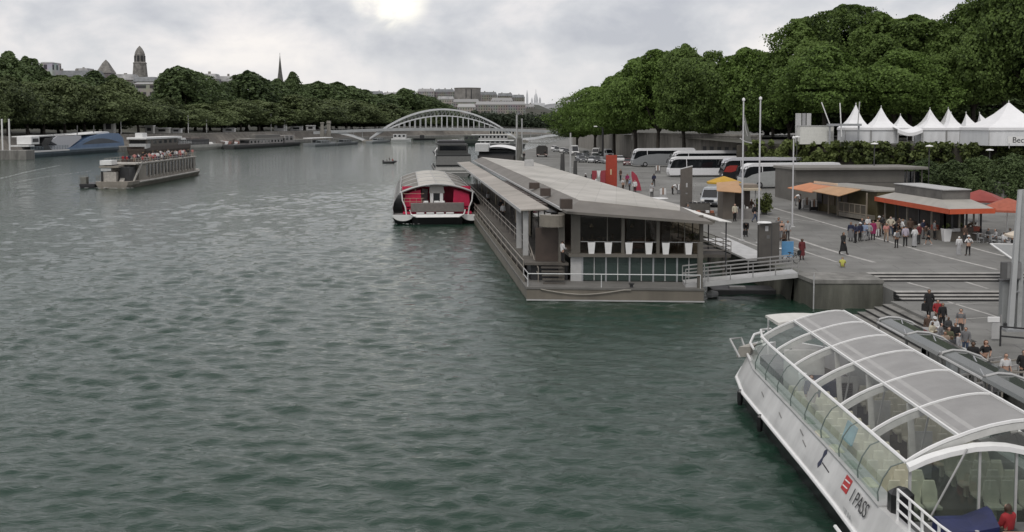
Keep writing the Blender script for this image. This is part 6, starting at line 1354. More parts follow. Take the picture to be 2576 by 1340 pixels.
# ------------------------------------------------------------ cars and vans
def car(label, p, rz, col, kind='car', name='parked_car', cat='car', grp='cars parked on the quay', s=1.0):
    t = thing(name, label, cat, p, rz, grp, s)
    if kind == 'car':
        L, W = 4.2, 1.72
        MB().loft([[(x, y * W / 2, z) for x, z in pr] for y, pr in ((-1, ((.1, .3), (.02, .6), (.2, .78), (1.15, .9), (3.9, .92), (4.15, .78), (4.18, .45), (4.05, .28))), (-.93, ((.05, .25), (-.02, .6), (.15, .84), (1.1, .97), (3.95, .98), (4.2, .82), (4.22, .45), (4.1, .25))), (.93, ((.05, .25), (-.02, .6), (.15, .84), (1.1, .97), (3.95, .98), (4.2, .82), (4.22, .45), (4.1, .25))), (1, ((.1, .3), (.02, .6), (.2, .78), (1.15, .9), (3.9, .92), (4.15, .78), (4.18, .45), (4.05, .28))))]).build('body', col, t)
        MB().loft([[(1.05, -.78, .96), (1.05, .78, .96), (3.95, .78, .97), (3.95, -.78, .97)], [(1.75, -.62, 1.40), (1.75, .62, 1.40), (3.45, .62, 1.40), (3.45, -.62, 1.40)]]).build('glasshouse', M_DGLASS, t)
        MB().loft([[(1.72, -.66, 1.40), (1.72, .66, 1.40), (3.5, .66, 1.40), (3.5, -.66, 1.40)], [(1.9, -.56, 1.47), (1.9, .56, 1.47), (3.35, .56, 1.46), (3.35, -.56, 1.46)]]).build('roof', col, t)
        for x in (.8, 3.35):
            for y in (-.78, .78): wheel(t, x, y, .3, .2)
        for y in (-.6, .6): MB().bbox(-.04, .1, y - .18, y + .18, .56, .72, .02).build('headlight', M_LAMP, t); MB().bbox(4.1, 4.24, y - .16, y + .16, .6, .8, .02).build('tail_light', C(.2, .01, .01), t)
        MB().box(-.035, .02, -.25, .25, .36, .47).build('number_plate', C(.6), t)
    else:
        L, W, hh = 5.0, 1.95, 2.15 if kind == 'van' else 2.6
        MB().loft([[(x, y * W / 2, z) for x, z in pr] for y, pr in ((-1, ((.05, .35), (.0, .75), (.3, 1.05), (L, 1.1), (L, .3))), (1, ((.05, .35), (.0, .75), (.3, 1.05), (L, 1.1), (L, .3))))]).build('body', col, t)
        MB().loft([[(.32, -.93, 1.06), (.32, .93, 1.06), (L - .02, .93, 1.1), (L - .02, -.93, 1.1)], [(1.35, -.82, hh - .12), (1.35, .82, hh - .12), (L - .1, .84, hh - .12), (L - .1, -.84, hh - .12)]]).build('upper_body', col, t)
        MB().loft([[(1.3, -.83, hh - .12), (1.3, .83, hh - .12), (L - .08, .85, hh - .12), (L - .08, -.85, hh - .12)], [(1.6, -.7, hh), (1.6, .7, hh), (L - .3, .72, hh), (L - .3, -.72, hh)]]).build('roof', col, t)
        zt = hh - .25; xt = .32 + (1.03) * (zt - 1.06) / (hh - 1.18)
        MB().ext([(.36, -.82, 1.12), (.36, .82, 1.12), (xt - .02, .74, zt), (xt - .02, -.74, zt)], (-.03, 0, .012)).build('windscreen', M_DGLASS, t)
        for s_ in (-1, 1): MB().ext([(.75, s_ * .915, 1.15), (2.1, s_ * .93, 1.15), (2.1, s_ * .875, zt - .05), (1.35, s_ * .87, zt - .05)], (0, s_ * .03, 0)).build('side_window', M_DGLASS, t)
        MB().bbox(-.05, .1, -.5, .5, .62, .86, .03).build('grille', M_BLACK, t); MB().bbox(-.06, .1, -.85, .85, .3, .52, .03).build('bumper', M_DARK, t)
        for y in (-.72, .72): MB().bbox(-.03, .14, y - .16, y + .16, .68, .9, .03).build('headlight', M_LAMP, t); MB().tube([(1.0, y * 1.3, 1.25), (.95, y * 1.5, 1.35), (.95, y * 1.5, 1.5)], [.03, .06, .08], 5).build('mirror', M_DARK, t)
        for x in (.9, 3.9):
            for y in (-.86, .86): wheel(t, x, y, .34, .22)
        MB().box(-.065, -.02, -.26, .26, .36, .47).build('number_plate', C(.6), t)
    return t
CG, CD, CN, CWt, CR_ = mat('car_silver', (.3, .31, .32), .3, metal=.3, var=.05), mat('car_dark', (.03, .032, .036), .25, var=.1), mat('car_grey', (.085, .09, .095), .3, var=.08), mat('car_white', (.62, .62, .62), .3, var=.04), mat('car_maroon', (.09, .02, .025), .3, var=.1)
car('silver van with black grille facing the camera beside the brown totem', G(1792, 523) + Vector((-.4, 0, 0)), R(72), mat('van_silver', (.40, .42, .44), .3, metal=.25, var=.06), 'van', 'parked_van', 'van', None, 1.08)
car('tall white box van left of the parked cars', G(1448, 392), R(95), CWt, 'tall', 'parked_van', 'van', None, 1.05)
car('white van at the back row behind the red totem', G(1535, 397), R(100), CWt, 'van', 'parked_van', 'van', None)
car('white van with low roof left of the black lamp post', G(1497, 394), R(80), mat('van_white', (.55, .55, .54), .35, var=.05), 'van', 'parked_van', 'van', None)
for px, py, yaw, col, lab in [(1468, 410, 100, CN, 'dark grey parked car, nearest the wooden piles'), (1489, 411, 84, CG, 'silver parked car second from the wooden piles in the near row'), (1508, 412, 95, CD, 'black parked car in the middle of the near row'), (1530, 413, 105, CG, 'pale silver car with sheet over its bonnet, left of the red totem'),
                              (1562, 409, 90, CWt, 'white hatchback parked right of the red totem top'), (1455, 401, 82, CD, 'black parked car behind the dark grey one'), (1478, 402, 98, CN, 'grey parked car in the second row behind the silver one'), (1500, 402, 90, CN, 'grey blue parked car in the second row left of the lamp post'),
                              (1415, 385, 85, CWt, 'white parked car far along the quay left of the box van'), (1402, 383, 95, CG, 'silver parked car far along the quay at the end of its row'), (1392, 379, 80, CWt, 'small white parked car nearest the side arch'), (1425, 388, 90, CN, 'grey parked car just left of the white box van'), (1578, 418, 80, CR_, 'maroon parked car right of the white hatchback'), (1475, 394, 90, CD, 'black parked car in the third row behind the second row'), (1516, 396, 92, CN, 'grey parked car half hidden behind the black lamp post')]:
    car(lab, G(px, py), R(yaw), col)
# truck with dark tarpaulin and a hand cart
p = G(1364, 396)
t = thing('covered_truck', 'small truck with dark rounded tarpaulin seen from behind on the quay', 'truck', p, 0)
W_ = 28 * p.y / F
MB().ext([(-W_ / 2, 0, .8), (W_ / 2, 0, .8), (W_ / 2, 0, 2.5), (W_ * .3, 0, 2.95), (-W_ * .3, 0, 2.95), (-W_ / 2, 0, 2.5)], (0, 4.5, 0)).build('tarpaulin', C(.035, .033, .03, var=.3), t)
MB().box(-W_ / 2, W_ / 2, -.05, 5.5, .5, .8).build('chassis', M_BROWN, t); MB().bbox(-W_ / 2, W_ / 2, 4.6, 6.2, .7, 2.3, .1).build('cab', C(.2, .15, .14), t)
for x in (-W_ * .4, W_ * .4):
    for y in (.9, 5.2): o = MB().disc((0, 0, 0), (1, 0, 0), .45, .3).build('wheel', M_TY, t, loc=(x, y, .45)); MB().disc((0, 0, 0), (1, 0, 0), .25, .33, 8).build('rim', M_RIM, o)
for x in (-W_ * .35, W_ * .35): MB().bbox(x - .3, x + .3, -.12, -.051, .52, .75, .02).build('tail_light', C(.5, .4, .38), t)
# ------------------------------------------------------------ piles, poles, totems
def pole(name, label, px, pyb, pyt, r, m, cat, grp=None, z=None, cap=None):
    b = G(px, pyb) if z is None else P(px, pyb, z); h = at(px, pyt, b.y).z - b.z
    t = thing(name, label, cat, b, 0, grp); MB().tube([(0, 0, -.02), (0, 0, h * .5), (0, 0, h)], [r, r * .9, r * .75], 8).build('pole', m, t)
    if cap: MB().lathe([(r * .9, h), (r * 1.7, h + .05), (r * 1.5, h + .22), (.02, h + .3)], 8).build('cap', cap, t)
    return t, h
M_WOOD = mat('pile_wood', (.22, .16, .085), .8, var=.3, scale=1, streak=True)
pole('mooring_pile', 'thick pale concrete mooring pile behind the far end of the barge roof', 1306, 425, 349, 1.0, M_CONC, 'mooring pile', z=0)
pole('mooring_pile', 'slim grey pole left of the two over the far barge end', 1300, 425, 289, .32, M_LGREY, 'pole', z=0)
pole('mooring_pile', 'slim grey pole right of the two over the far barge end', 1313, 395, 299, .3, M_LGREY, 'pole', z=0)
pole('mooring_pile', 'slim tan wooden pile beside the parked cars, the left one', 1437, 345, 281, .42, M_WOOD, 'mooring pile', z=3.0)
pole('mooring_pile', 'stouter tan wooden pile beside the parked cars, the right one', 1446, 350, 281, .62, M_WOOD, 'mooring pile', z=3.0)
pole('quay_post', 'dark square topped post on the quay edge left of the thin pale pole', 1415, 436, 388, .42, C(.06, .06, .058), 'post')
pole('quay_pole', 'thin pale metal pole between two dark posts on the quay edge', 1435, 438, 335, .16, M_LGREY, 'pole')
pole('quay_post', 'dark post on the quay edge right of the thin pale pole', 1447, 446, 405, .36, C(.06, .06, .058), 'post')
t, h = pole('street_lamp', 'black street lamp post among the parked cars', 1516, 405, 322, .28, M_BLACK, 'street lamp')
MB().bar((0, 0, h), (-1.6, 0, h + .3), .12).build('arm', M_BLACK, t); MB().bbox(-2.1, -1.3, -.15, .15, h + .2, h + .4, .05).build('lamp', M_LAMP, t)
for i, (px, pb, pt, lab) in enumerate([(1866, 606, 255, 'tall white flagpole with furled net, left of the pair on the plaza'), (1908, 612, 252, 'tall white flagpole, right of the pair on the plaza'), (1993, 572, 350, 'shorter white flagpole right of the tall pair')]):
    t, h = pole('flagpole', lab, px, pb, pt, .085, mat('pole_white', (.50, .50, .51), .35, var=.05), 'flagpole', 'white flagpoles on the plaza', cap=M_WHITE)
    MB().lathe([(.3, 0), (.3, .06), (.14, .1), (.13, .3)], 10).build('base', M_LGREY, t)
    if i == 0:
        MB().ext([(.1, 0, h - 1.2), (.75, 0, h * .72), (.85, .05, h * .69), (.12, 0, h * .72)], (0, .06, 0)).build('net', C(.14, .145, .13), t); MB().tube([(-.3, 0, h * .735), (.2, 0, h * .71), (.8, 0, h * .70)], .05, 5).build('rope', M_LGREY, t); MB().tube([(.1, 0, h * .86), (.2, 0, h * .8), (.4, 0, h * .75)], .035, 5).build('rope', M_LGREY, t)
# totems
def totem(label, px0, px1, pyb, pyt, m, d=.45, slope=0.0, extra=None, name='totem_sign', h0=None):
    b = G((px0 + px1) / 2, pyb); k = b.y / F; w = (px1 - px0) * k; h = at(px0, pyt, b.y).z - b.z
    t = thing(name, label, 'totem', b); MB().ext([(-w / 2, 0, 0), (w / 2, 0, 0), (w / 2, 0, h), (-w / 2, 0, h - slope)], (0, d, 0)).build('body', m, t); return t, w, h
M_TRED = mat('totem_red', (.34, .045, .022), .5, var=.12)
t, w, h = totem('tall red totem sign on the plaza beyond the barge roof', 1524, 1552, 476, 391, M_TRED)
MB().box(-w * .12, w * .02, -.02, .01, h * .42, h * .58).build('plaque', C(.55, .4, .25), t); MB().box(-w * .75, -w * .5, .02, .4, 0, h * .55).build('wing', mat('totem_red_wing', (.27, .03, .025), .5, var=.1), t)
M_TBR = mat('totem_brown', (.115, .102, .09), .6, var=.1)
t, w, h = totem('tall brown grey totem sign left of the silver van', 1712, 1741, 536, 419, M_TBR, slope=.35)
MB().ext([(-w / 2 - .03, -.03, h - .36), (w / 2 + .03, -.03, h - .01), (w / 2 + .03, -.03, h + .06), (-w / 2 - .03, -.03, h - .28)], (0, .5, 0)).build('cap', C(.5), t)
MB().box(-w * .05, w * .08, -.015, .01, h * .55, h * .64).build('emblem', C(.45), t); MB().box(-w * .08, w * .1, -.015, .01, h * .4, h * .43).build('lettering_strip', C(.25), t); MB().tube([(w * .62, .2, 0), (w * .62, .2, h * .5), (w * .8, .2, h * .62)], .05, 5).build('bracket', M_LGREY, t)
M_TDK = mat('totem_dark', (.085, .078, .070), .55, var=.15, scale=1)
t, w, h = totem('large dark grey totem sign at the foot of the gangway', 1908, 1960, 664, 559, M_TDK, d=.5, slope=.25)
MB().lathe([(.55, 0), (.56, .03), (.5, .09), (.05, .14)], 16, (-w * .22, .2, h - .1)).build('lamp_disc', M_WHITE, t); MB().box(-w * .2, -w * .05, -.02, .01, h * .78, h * .9).build('emblem', C(.4), t); MB().box(-w * .12, w * .02, -.02, .01, h * .6, h * .68).build('emblem', C(.13), t); MB().box(w * .1, w * .14, -.015, .01, 0, h * .95).build('seam', C(.05), t)
# red display frame and flag
b = G(1506, 478); k = b.y / F
t = thing('display_stand', 'red framed display stand with white emblem left of the red totem', 'display stand', b)
w, h = 34 * k, 48 * k
for x in (-w / 2, w * .12): MB().box(x, x + w * .36, 0, .2, 0, h).build('panel', mat('display_red', (.30, .045, .06), .5, var=.12), t)
MB().box(-w / 2, w * .48, .05, .15, h * .2, h * .42).build('shelf', C(.3, .24, .22), t); MB().ext([(-w * .16, -.02, h), (w * .16, -.02, h), (0, -.02, h * .62)], (0, .1, 0)).build('emblem', M_WHITE, t); MB().bbox(-w * .1, w * .1, -.05, .1, 0, h * .3, .05).build('leaflet_box', C(.6), t)
b = G(1600, 484); k = b.y / F
t = thing('feather_flag', 'pinkish red feather flag leaning right of the red totem', 'flag', b)
h = 52 * k; MB().loft([[(x0 * k, 0, z), (x1 * k, 0, z), (x1 * k, .06, z), (x0 * k, .06, z)] for x0, x1, z in ((-4, 14, .2), (-8, 10, h * .4), (-12, 2, h * .8), (-12, -8, h))]).build('banner', mat('flag_red', (.33, .035, .06), .6, var=.15), t); MB().tube([(-12 * k, .03, 0), (-13 * k, .03, h)], .04).build('pole', M_LGREY, t)
# ------------------------------------------------------------ kiosks on the plaza
def facade_box(t, w, d, h, m, nm='wall'): return MB().bbox(0, w, 0, d, 0, h, .05).build(nm, m, t)
M_TAN = mat('kiosk_tan', (.15, .13, .108), .65, var=.12, scale=.8); M_OLV = mat('kiosk_olive', (.075, .062, .028), .65, var=.2, scale=.8)
M_AOR = mat('awning_orange', (.50, .20, .09), .65, var=.12, scale=.7); M_AYE = mat('awning_yellow', (.46, .27, .015), .6, var=.12, scale=.8); M_ATAN = mat('awning_tan', (.42, .25, .13), .65, var=.1, scale=.8)
M_PLK = mat('plank_grey', (.13, .125, .115), .7, var=.25, scale=.8)
# snack kiosk with tan awning and yellow umbrella
b = G(1818, 552); k = b.y / F
t = thing('snack_kiosk', 'tan snack kiosk with sloping orange tan awning between silver van and flagpoles', 'kiosk', b, 0)
W_ = 82 * k; HK = 76 * k
MB().bbox(0, 30 * k, 0, 3, 0, HK, .05).build('wall', M_TAN, t); MB().box(30 * k + .02, W_, 2.6, 2.9, 0, HK).build('back_wall', M_BROWN, t); MB().bbox(32 * k, W_ + .2, .2, .9, 0, 1.1, .04).build('counter', C(.2, .19, .18), t)
MB().loft([[(-22 * k, -1.4, HK - .15), (42 * k, -1.6, HK - .35), (46 * k, 1.6, HK + .75), (-6 * k, 2.4, HK + .5)], [(-22 * k, -1.4, HK - .08), (42 * k, -1.6, HK - .28), (46 * k, 1.6, HK + .82), (-6 * k, 2.4, HK + .57)]]).build('awning', M_ATAN, t)
MB().bbox(44 * k, W_ + .5, -.4, 3, HK - .15, HK + .1, .04).build('roof', mat('roof_cream2', (.42, .37, .28), .6, var=.1), t); MB().bbox(42 * k, W_ + .3, .2, 2.8, HK + .12, HK + .5, .05).build('roof_upper', mat('roof_brown', (.2, .17, .14), .6, var=.1), t)
for x in (52 * k, W_): MB().bar((x, 0, 0), (x, 0, HK - .15), .1).build('post', C(.25), t)
for k2 in range(6): MB().bbox(36 * k + k2 * .35, 36 * k + k2 * .35 + .22, .3, .6, 1.11, 1.3 + .1 * (k2 % 3), .02).build('goods', (M_WHITE, M_BROWN, M_LGREY)[k2 % 3], t)
b2 = G(1922, 540); kk = b2.y / F
t = thing('potted_shrub', 'round green shrub in front of the kiosk counter, left of the shorter flagpole', 'shrub', b2)
cs = [(random.uniform(-.55, .55), random.uniform(-.5, .5), .5 + random.random() * 1.6) for _ in range(26)]
o = bpy.data.objects.new('foliage', leaves_mesh('foliage', cs, [.4] * 26, 1500, .2, leafmat('shrub_leaf', (.02, .03, .006), (.09, .11, .03)))); COL.objects.link(o); o.parent = t; MB().lathe([(.3, 0), (.42, .55), (.38, .55)], 10).build('pot', C(.1), t)
def parasol(label, px, pyb, pyt, r, m, hang=.0, sides=8, ey=None, grp=None):
    b = G(px, pyb); h = at(px, pyt, b.y).z - b.z; t = thing('parasol', label, 'parasol', b, .3, grp)
    a = [(r * math.cos(q), r * math.sin(q)) for q in np.linspace(0, 2 * math.pi, sides + 1)[:-1]]; hd = r * .32
    MB().loft([[(x, y, h - hd - .18) for x, y in a], [(x, y, h - hd) for x, y in a], [(x * .5, y * .5, h - hd * .42) for x, y in a], [(x * .03, y * .03, h) for x, y in a]]).build('canopy', m, t)
    MB().tube([(0, 0, 0), (0, 0, h - .1)], .045, 6).build('pole', M_WHITE, t); MB().lathe([(.35, 0), (.35, .08), (.06, .14)], 10).build('base', M_DARK, t)
    for x, y in a: MB().bar((0, 0, h - hd * 1.3), (x * .95, y * .95, h - hd - .02), .025).build('rib', M_LGREY, t)
    return t
parasol('flat yellow parasol left of the snack kiosk awning', 1820, 540, 444, 2.0, M_AYE)
M_RPAR = mat('parasol_red', (.26, .045, .035), .65, var=.15, scale=.8)
parasol('dark red parasol just behind the red awning kiosk', 2462, 588, 478, 2.9, M_RPAR, sides=4, grp='dark red parasols by the cafe'); parasol('large red parasol at the right over the cafe tables', 2532, 606, 499, 3.1, mat('parasol_red2', (.34, .09, .05), .65, var=.12), sides=4, grp='dark red parasols by the cafe'); parasol('small red parasol top peeping over the grey roof', 2448, 560, 488, 1.6, M_RPAR, sides=6, grp='dark red parasols by the cafe')
parasol('pale cream parasol edge at the right beside the steel mast', 2580, 655, 575, 1.6, C(.6, .52, .42))
# big dark box building behind
a = G(2000, 508); b = G(2262, 496)
t = thing('grey_pavilion', 'long plain grey box pavilion with flat overhanging roof behind the orange awning', 'pavilion', a, math.atan2(b.y - a.y + 0, b.x - a.x) * .3); L = (b - a).length; k = a.y / F; HP = 80 * k
MB().bbox(0, L * .86, 0, 7, 0, HP, .05).build('wall', mat('pavilion_grey', (.125, .118, .105), .7, var=.12, scale=.4), t); MB().box(L * .861, L, .6, 7, 0, HP - .3).build('glazed_end', M_DGLASS, t)
MB().bbox(-.15, L * 1.03, -.6, 7.4, HP, HP + .32, .05).build('roof', mat('pavilion_roof', (.19, .18, .165), .7, var=.12, scale=.4), t)
for q in (.88, .94, 1.0): MB().bar((L * q, .1, 0), (L * q, .1, HP), .12).build('post', C(.12, .11, .1), t)
MB().box(0, L * .86, -.02, .01, HP * .58, HP * .6).build('joint', C(.07, .065, .06), t)
# orange awning souvenir kiosk
a = G(2041, 530); b = G(2192, 562); d = b - a; rz = math.atan2(d.y, d.x); k = a.y / F
t = thing('souvenir_kiosk', 'low wooden souvenir kiosk under a long orange to tan awning with a railed ramp', 'kiosk', a, rz)
HK = 2.95; L = d.length
MB().bbox(0, L, .6, 4.2, 0, HK, .05).build('wall', M_OLV, t); MB().bbox(-.2, L + .1, .2, 4.6, HK, HK + .18, .04).build('roof', mat('roof_grey2', (.26, .25, .225), .65, var=.12), t)
aw = lambda x0, x1, m, n: MB().loft([[(x0, -2.3, HK - .45), (x1, -2.3 , HK - .62), (x1, .55, HK + .12), (x0, .55, HK + .12)], [(x0, -2.3, HK - .38), (x1, -2.3, HK - .55), (x1, .55, HK + .19), (x0, .55, HK + .19)]]).build(n, m, t)
aw(-1.5, L * .34, M_AOR, 'awning'); aw(L * .34 + .003, L * .80, M_ATAN, 'awning'); MB().box(-.6, L * .36, .56, .7, HK + .2, HK + .42).build('awning_roller', mat('roller_cream', (.66, .5, .36), .6, var=.06), t)
for i in range(5): MB().box(.4 + i * L * .11, .4 + i * L * .11 + L * .08, .52, .58, .9, 2.2).build('hatch', (M_DARK, M_BROWN, C(.1, .075, .045))[i % 3], t)
MB().box(L * .55, L * .98, -.5, .58, 0, .45).build('ramp', C(.17, .155, .13), t)
rr = MB()
for i in range(6): x = L * (.55 + .43 * i / 5); rr.bar((x, -.48, .45), (x, -.48, 1.5), .09)
for z in (.55, 1.5): rr.bar((L * .55, -.48, z), (L * .98, -.48, z), .08)
rr.build('ramp_railing', C(.22, .19, .15), t); MB().box(L * .56, L * .97, -.47, -.45, .6, 1.45).build('railing_panel', C(.07, .06, .045), t)
for x in (L * .38, L * .53, L * .99): MB().bar((x, -.5, 0), (x, -.5, HK - .1), .12).build('post', C(.22, .19, .15), t)
# big grey roofed cafe with red valance
a = G(2213, 640); 
c0 = at(2530 - 130 * 0, 0, 1)
CZ = 2.1; ev = 3.1
pA, pB, pC = P(2201, 490, CZ + ev + .25), P(2388, 528, CZ + ev), P(2503, 526, CZ + ev)
t = thing('cafe_pavilion', 'cafe pavilion with broad pale roof and bright red orange valance', 'cafe', (pB.x, pB.y, 2.0))
O = Vector((pB.x, pB.y, 2.0)); A, Cc = pA - O, pC - O; B0 = Vector((0, 0, ev + .1)); D = Vector((Cc.x + A.x, Cc.y + A.y + 0, ev + .3)); A.z = Cc.z = ev + .1
cen = (A + Cc) / 2
def ins(p, q, z): v = p.lerp(cen, q); return Vector((v.x, v.y, z))
ro = MB(); quad = [A, B0, Cc, D]
M_CAFE = mat('cafe_roof', (.36, .345, .315), .65, var=.1, scale=.5)
ro.loft([[Vector((p.x, p.y, ev + .1)) for p in quad], [ins(p, .36, ev + .75) for p in quad]], caps=True); ro.build('roof', M_CAFE, t)
MB().loft([[ins(p, .37, ev + .752) for p in quad], [ins(p, .37, ev + 1.55) for p in quad], [ins(p, .40, ev + 1.6) for p in quad]]).build('roof_lantern', M_PLK, t); MB().loft([[ins(p, .35, ev + 1.601) for p in quad], [ins(p, .35, ev + 1.68) for p in quad]]).build('lantern_trim', M_LGREY, t)
M_VAL = mat('valance_red', (.50, .085, .03), .6, var=.12, scale=.8)
for p, q in ((A, B0), (B0, Cc), (Cc, D)):
    n = Vector((q.y - p.y, -(q.x - p.x), 0)).normalized() * .02
    MB().ext([p + n + Vector((0, 0, -.42)), q + n + Vector((0, 0, -.42)), q + n + Vector((0, 0, .04)), p + n + Vector((0, 0, .04))], n).build('valance', M_VAL, t)
body = [ins(p, .2, 0) for p in quad]
MB().loft([[Vector((p.x, p.y, .05)) for p in body], [Vector((p.x, p.y, 1.05)) for p in body]]).build('counter', mat('counter_tan', (.17, .15, .125), .65, var=.15), t)
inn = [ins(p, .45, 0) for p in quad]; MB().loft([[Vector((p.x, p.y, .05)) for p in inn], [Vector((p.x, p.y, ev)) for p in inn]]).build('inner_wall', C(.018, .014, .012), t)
for p, q in ((body[0], body[1]), (body[1], body[2])):
    for s in np.linspace(0, 1, 6): v = p.lerp(q, s); MB().bar((v.x, v.y, 1.05), (v.x, v.y, ev), .14).build('post', (C(.2, .18, .15), M_DARK)[int(s * 5) % 2], t)
    for s in (.15, .32, .5, .68, .85):
        v = p.lerp(q, s); MB().bbox(v.x - .3, v.x + .3, v.y - .25, v.y + .2, 1.06, 1.3 + .2 * ((s * 7) % 1), .03).build('counter_goods', (M_LGREY, M_BROWN, C(.2, .04, .02))[int(s * 20) % 3], t)
for i, (px, py, lab) in enumerate([(2380, 608, 'large white tapered planter at the corner of the cafe'), (2412, 606, 'dark tapered planter right of the white one at the cafe')]):
    b = G(px, py); t = thing('planter', lab, 'planter', b); MB().loft([[(-q, -q, z), (q, -q, z), (q, q, z), (-q, q, z)] for q, z in ((.26, 0), (.38, 1.15), (.33, 1.15))]).build('pot', (M_WHITE, M_BROWN)[i], t)
    cs = [(random.uniform(-.2, .2), random.uniform(-.2, .2), 1.25 + random.random() * .3) for _ in range(6)]; o = bpy.data.objects.new('plant', leaves_mesh('plant', cs, [.15] * 6, 120, .13, L_HEDGE)); COL.objects.link(o); o.parent = t
# concrete column and low sign behind the cafe
b = G(2526, 520); t = thing('concrete_column', 'plain round concrete column below the right hedge', 'column', b); MB().lathe([(1.2, 0), (1.2, at(2526, 458, b.y).z - b.z)], 18).build('shaft', M_CONC, t)
pole('street_pole', 'slanted grey pole standing in front of the left hedge end', 2130, 425, 358, .12, M_LGREY, 'pole', z=4.6)
for i, (px, py, lab) in enumerate([(2338, 368, 'flat white lamp head over the middle hedge, left one'), (2490, 378, 'flat white lamp head over the right hedge'), (2200, 362, 'flat white lamp head near the twin marquees'), (2005, 345, 'long white lamp head on its arm above the left hedge')]):
    Y = 140 if i < 3 else 165; a = at(px, py, Y); zb = gz(a.x, Y); t = thing('street_lamp', lab, 'street lamp', (a.x, Y, zb)); h = a.z - zb
    MB().tube([(0, 0, 0), (0, 0, h - .1)], .07, 6).build('pole', C(.05), t); MB().lathe([(.02, h + .15), (.42, h + .05), (.5, h - .06), (.1, h - .1)], 12).build('lamp', M_WHITE, t)
# ------------------------------------------------------------ cafe furniture
ctab = 0
for px, py, lab in [(2458, 608, 'cafe table left of the group under the red parasols'), (2490, 612, 'cafe table in the middle under the red parasols'), (2522, 618, 'cafe table at the right under the red parasols'), (2545, 632, 'cafe table in front, next to the steel mast')]:
    b = G(px, py); t = thing('cafe_table', lab, 'table', b, 0, 'cafe tables'); MB().lathe([(.3, 0), (.3, .03), (.04, .05), (.04, .7), (.45, .71), (.45, .75)], 12).build('table_top', M_LGREY, t)
    for j, (dx, dy, rz, w) in enumerate(((-.8, .1, -90, 'left'), (.8, .0, 90, 'right'))):
        c = thing('cafe_chair', 'pale cafe chair on the %s of the %s' % (w, lab[:lab.index(' under')] if ' under' in lab else 'front cafe table'), 'chair', b + Vector((dx, dy, 0)), R(rz), 'cafe chairs')
        MB().bbox(-.22, .22, -.22, .22, .42, .47, .03).build('seat', C(.3, .31, .31), c); MB().bbox(-.22, .22, -.26, -.2, .48, .92, .03).build('backrest', C(.3, .31, .31), c)
        for x in (-.18, .18):
            for y in (-.18, .18): MB().bar((x, y, 0), (x * .95, y * .95, .42), .035).build('leg', M_STEEL, c)
# blue booth panel and bicycles near the dark totem, yellow bag, postcard racks
b = G(1981, 660); k = b.y / F
t = thing('blue_board', 'bright blue board on a stand beside the dark totem', 'board', b); MB().box(-15 * k, 15 * k, 0, .08, .42, 1.62).build('board', mat('board_blue', (.10, .27, .48), .45, var=.08), t)
for x in (-13 * k, 13 * k): MB().bar((x, .04, 0), (x, .04, 1.6), .06).build('leg', M_LGREY, t)
MB().bbox(-14 * k, 12 * k, -.12, .2, .2, .42, .03).build('base_box', M_LGREY, t)
b = G(1962, 652); t = thing('ticket_counter', 'pale low counter box left of the blue board', 'counter', b); MB().bbox(-.3, .35, -.2, .3, 0, .8, .04).build('body', C(.42, .43, .43), t); MB().bbox(-.36, .4, -.26, .34, .8, .86, .03).build('top', M_WHITE, t)
b = G(1990, 664); t = thing('bicycle', 'dark bicycle leaning at the foot of the blue board', 'bicycle', b, .35)
for x in (-.5, .5): MB().tube([(x + .32 * math.cos(q), 0, .33 + .32 * math.sin(q)) for q in np.linspace(0, 6.283, 17)], .025, 5).build('wheel', M_RUB, t)
fr_ = MB(); [fr_.bar(p, q, .035) for p, q in (((-.5, 0, .33), (-.1, 0, .8)), ((-.1, 0, .8), (.4, 0, .82)), ((.4, 0, .82), (.5, 0, .33)), ((-.1, 0, .3), (.38, 0, .78)), ((-.5, 0, .33), (-.1, 0, .3)), ((-.1, 0, .3), (-.15, 0, .85)))]; fr_.build('frame', M_DARK, t)
MB().bbox(-.28, -.02, -.07, .07, .85, .91, .02).build('saddle', M_BLACK, t); MB().bar((.38, -.25, .98), (.38, .25, .98), .03).build('handlebar', M_BLACK, t)
for px, py, lab, col in [(2030, 527, 'postcard rack with white sheets left of the souvenir kiosk', M_LGREY), (2048, 532, 'black souvenir display box left of the orange awning kiosk', M_BLACK), (1668, 500, 'grey goods trolley right of the group by the red totem', M_LGREY), (1712, 488, 'small grey goods stand behind the brown totem', C(.16)), (1655, 437, 'grey barrier stand with dark cloth in front of the silver coach', C(.17, .165, .16))]:
    b = G(px, py); t = thing('display_rack', lab, 'rack', b); MB().bbox(-.45, .45, 0, .5, .1, 1.15, .04).build('body', col, t); [MB().bbox(-.35 + i * .25, -.17 + i * .25, -.06, .02, .5, 1.3 + .1 * (i % 2), .02).build('sheet', (M_WHITE, C(.3, .2, .15))[i % 2], t) for i in range(3)]
    for x in (-.4, .4): MB().bar((x, .25, 0), (x, .25, .1), .1).build('foot', M_DARK, t)
b = G(1660, 509); t = thing('table_top_board', 'white oval board lying on the plaza beside the barge roof', 'board', b + Vector((-.6, -.4, .02))); MB().lathe([(1.5, .42), (1.6, .45), (1.6, .5), (1.4, .52)], 20).build('top', M_WHITE, t); MB().lathe([(.4, 0), (.1, .1), (.1, .42)], 8).build('leg', M_DARK, t)
for px, py, lab in [(1770, 558, 'brown crate stall with white labels below the silver van'), (1760, 538, 'low grey stall screen between the awning and the silver van')]:
    b = G(px, py); t = thing('market_stall', lab, 'stall', b); br = 'brown' in lab
    MB().bbox(-1.4, 1.2, 0, .8, 0, .9 if br else 1.2, .04).build('body', C(.1, .07, .05) if br else C(.12, .115, .105), t)
    for i in range(5): MB().bbox(-1.2 + i * .48, -.85 + i * .48, -.04, .3, .9 if br else 1.2, 1.15 if br else 1.28, .02).build('goods', (M_WHITE, C(.3, .1, .05), M_BROWN)[i % 3] if br else M_DARK, t)
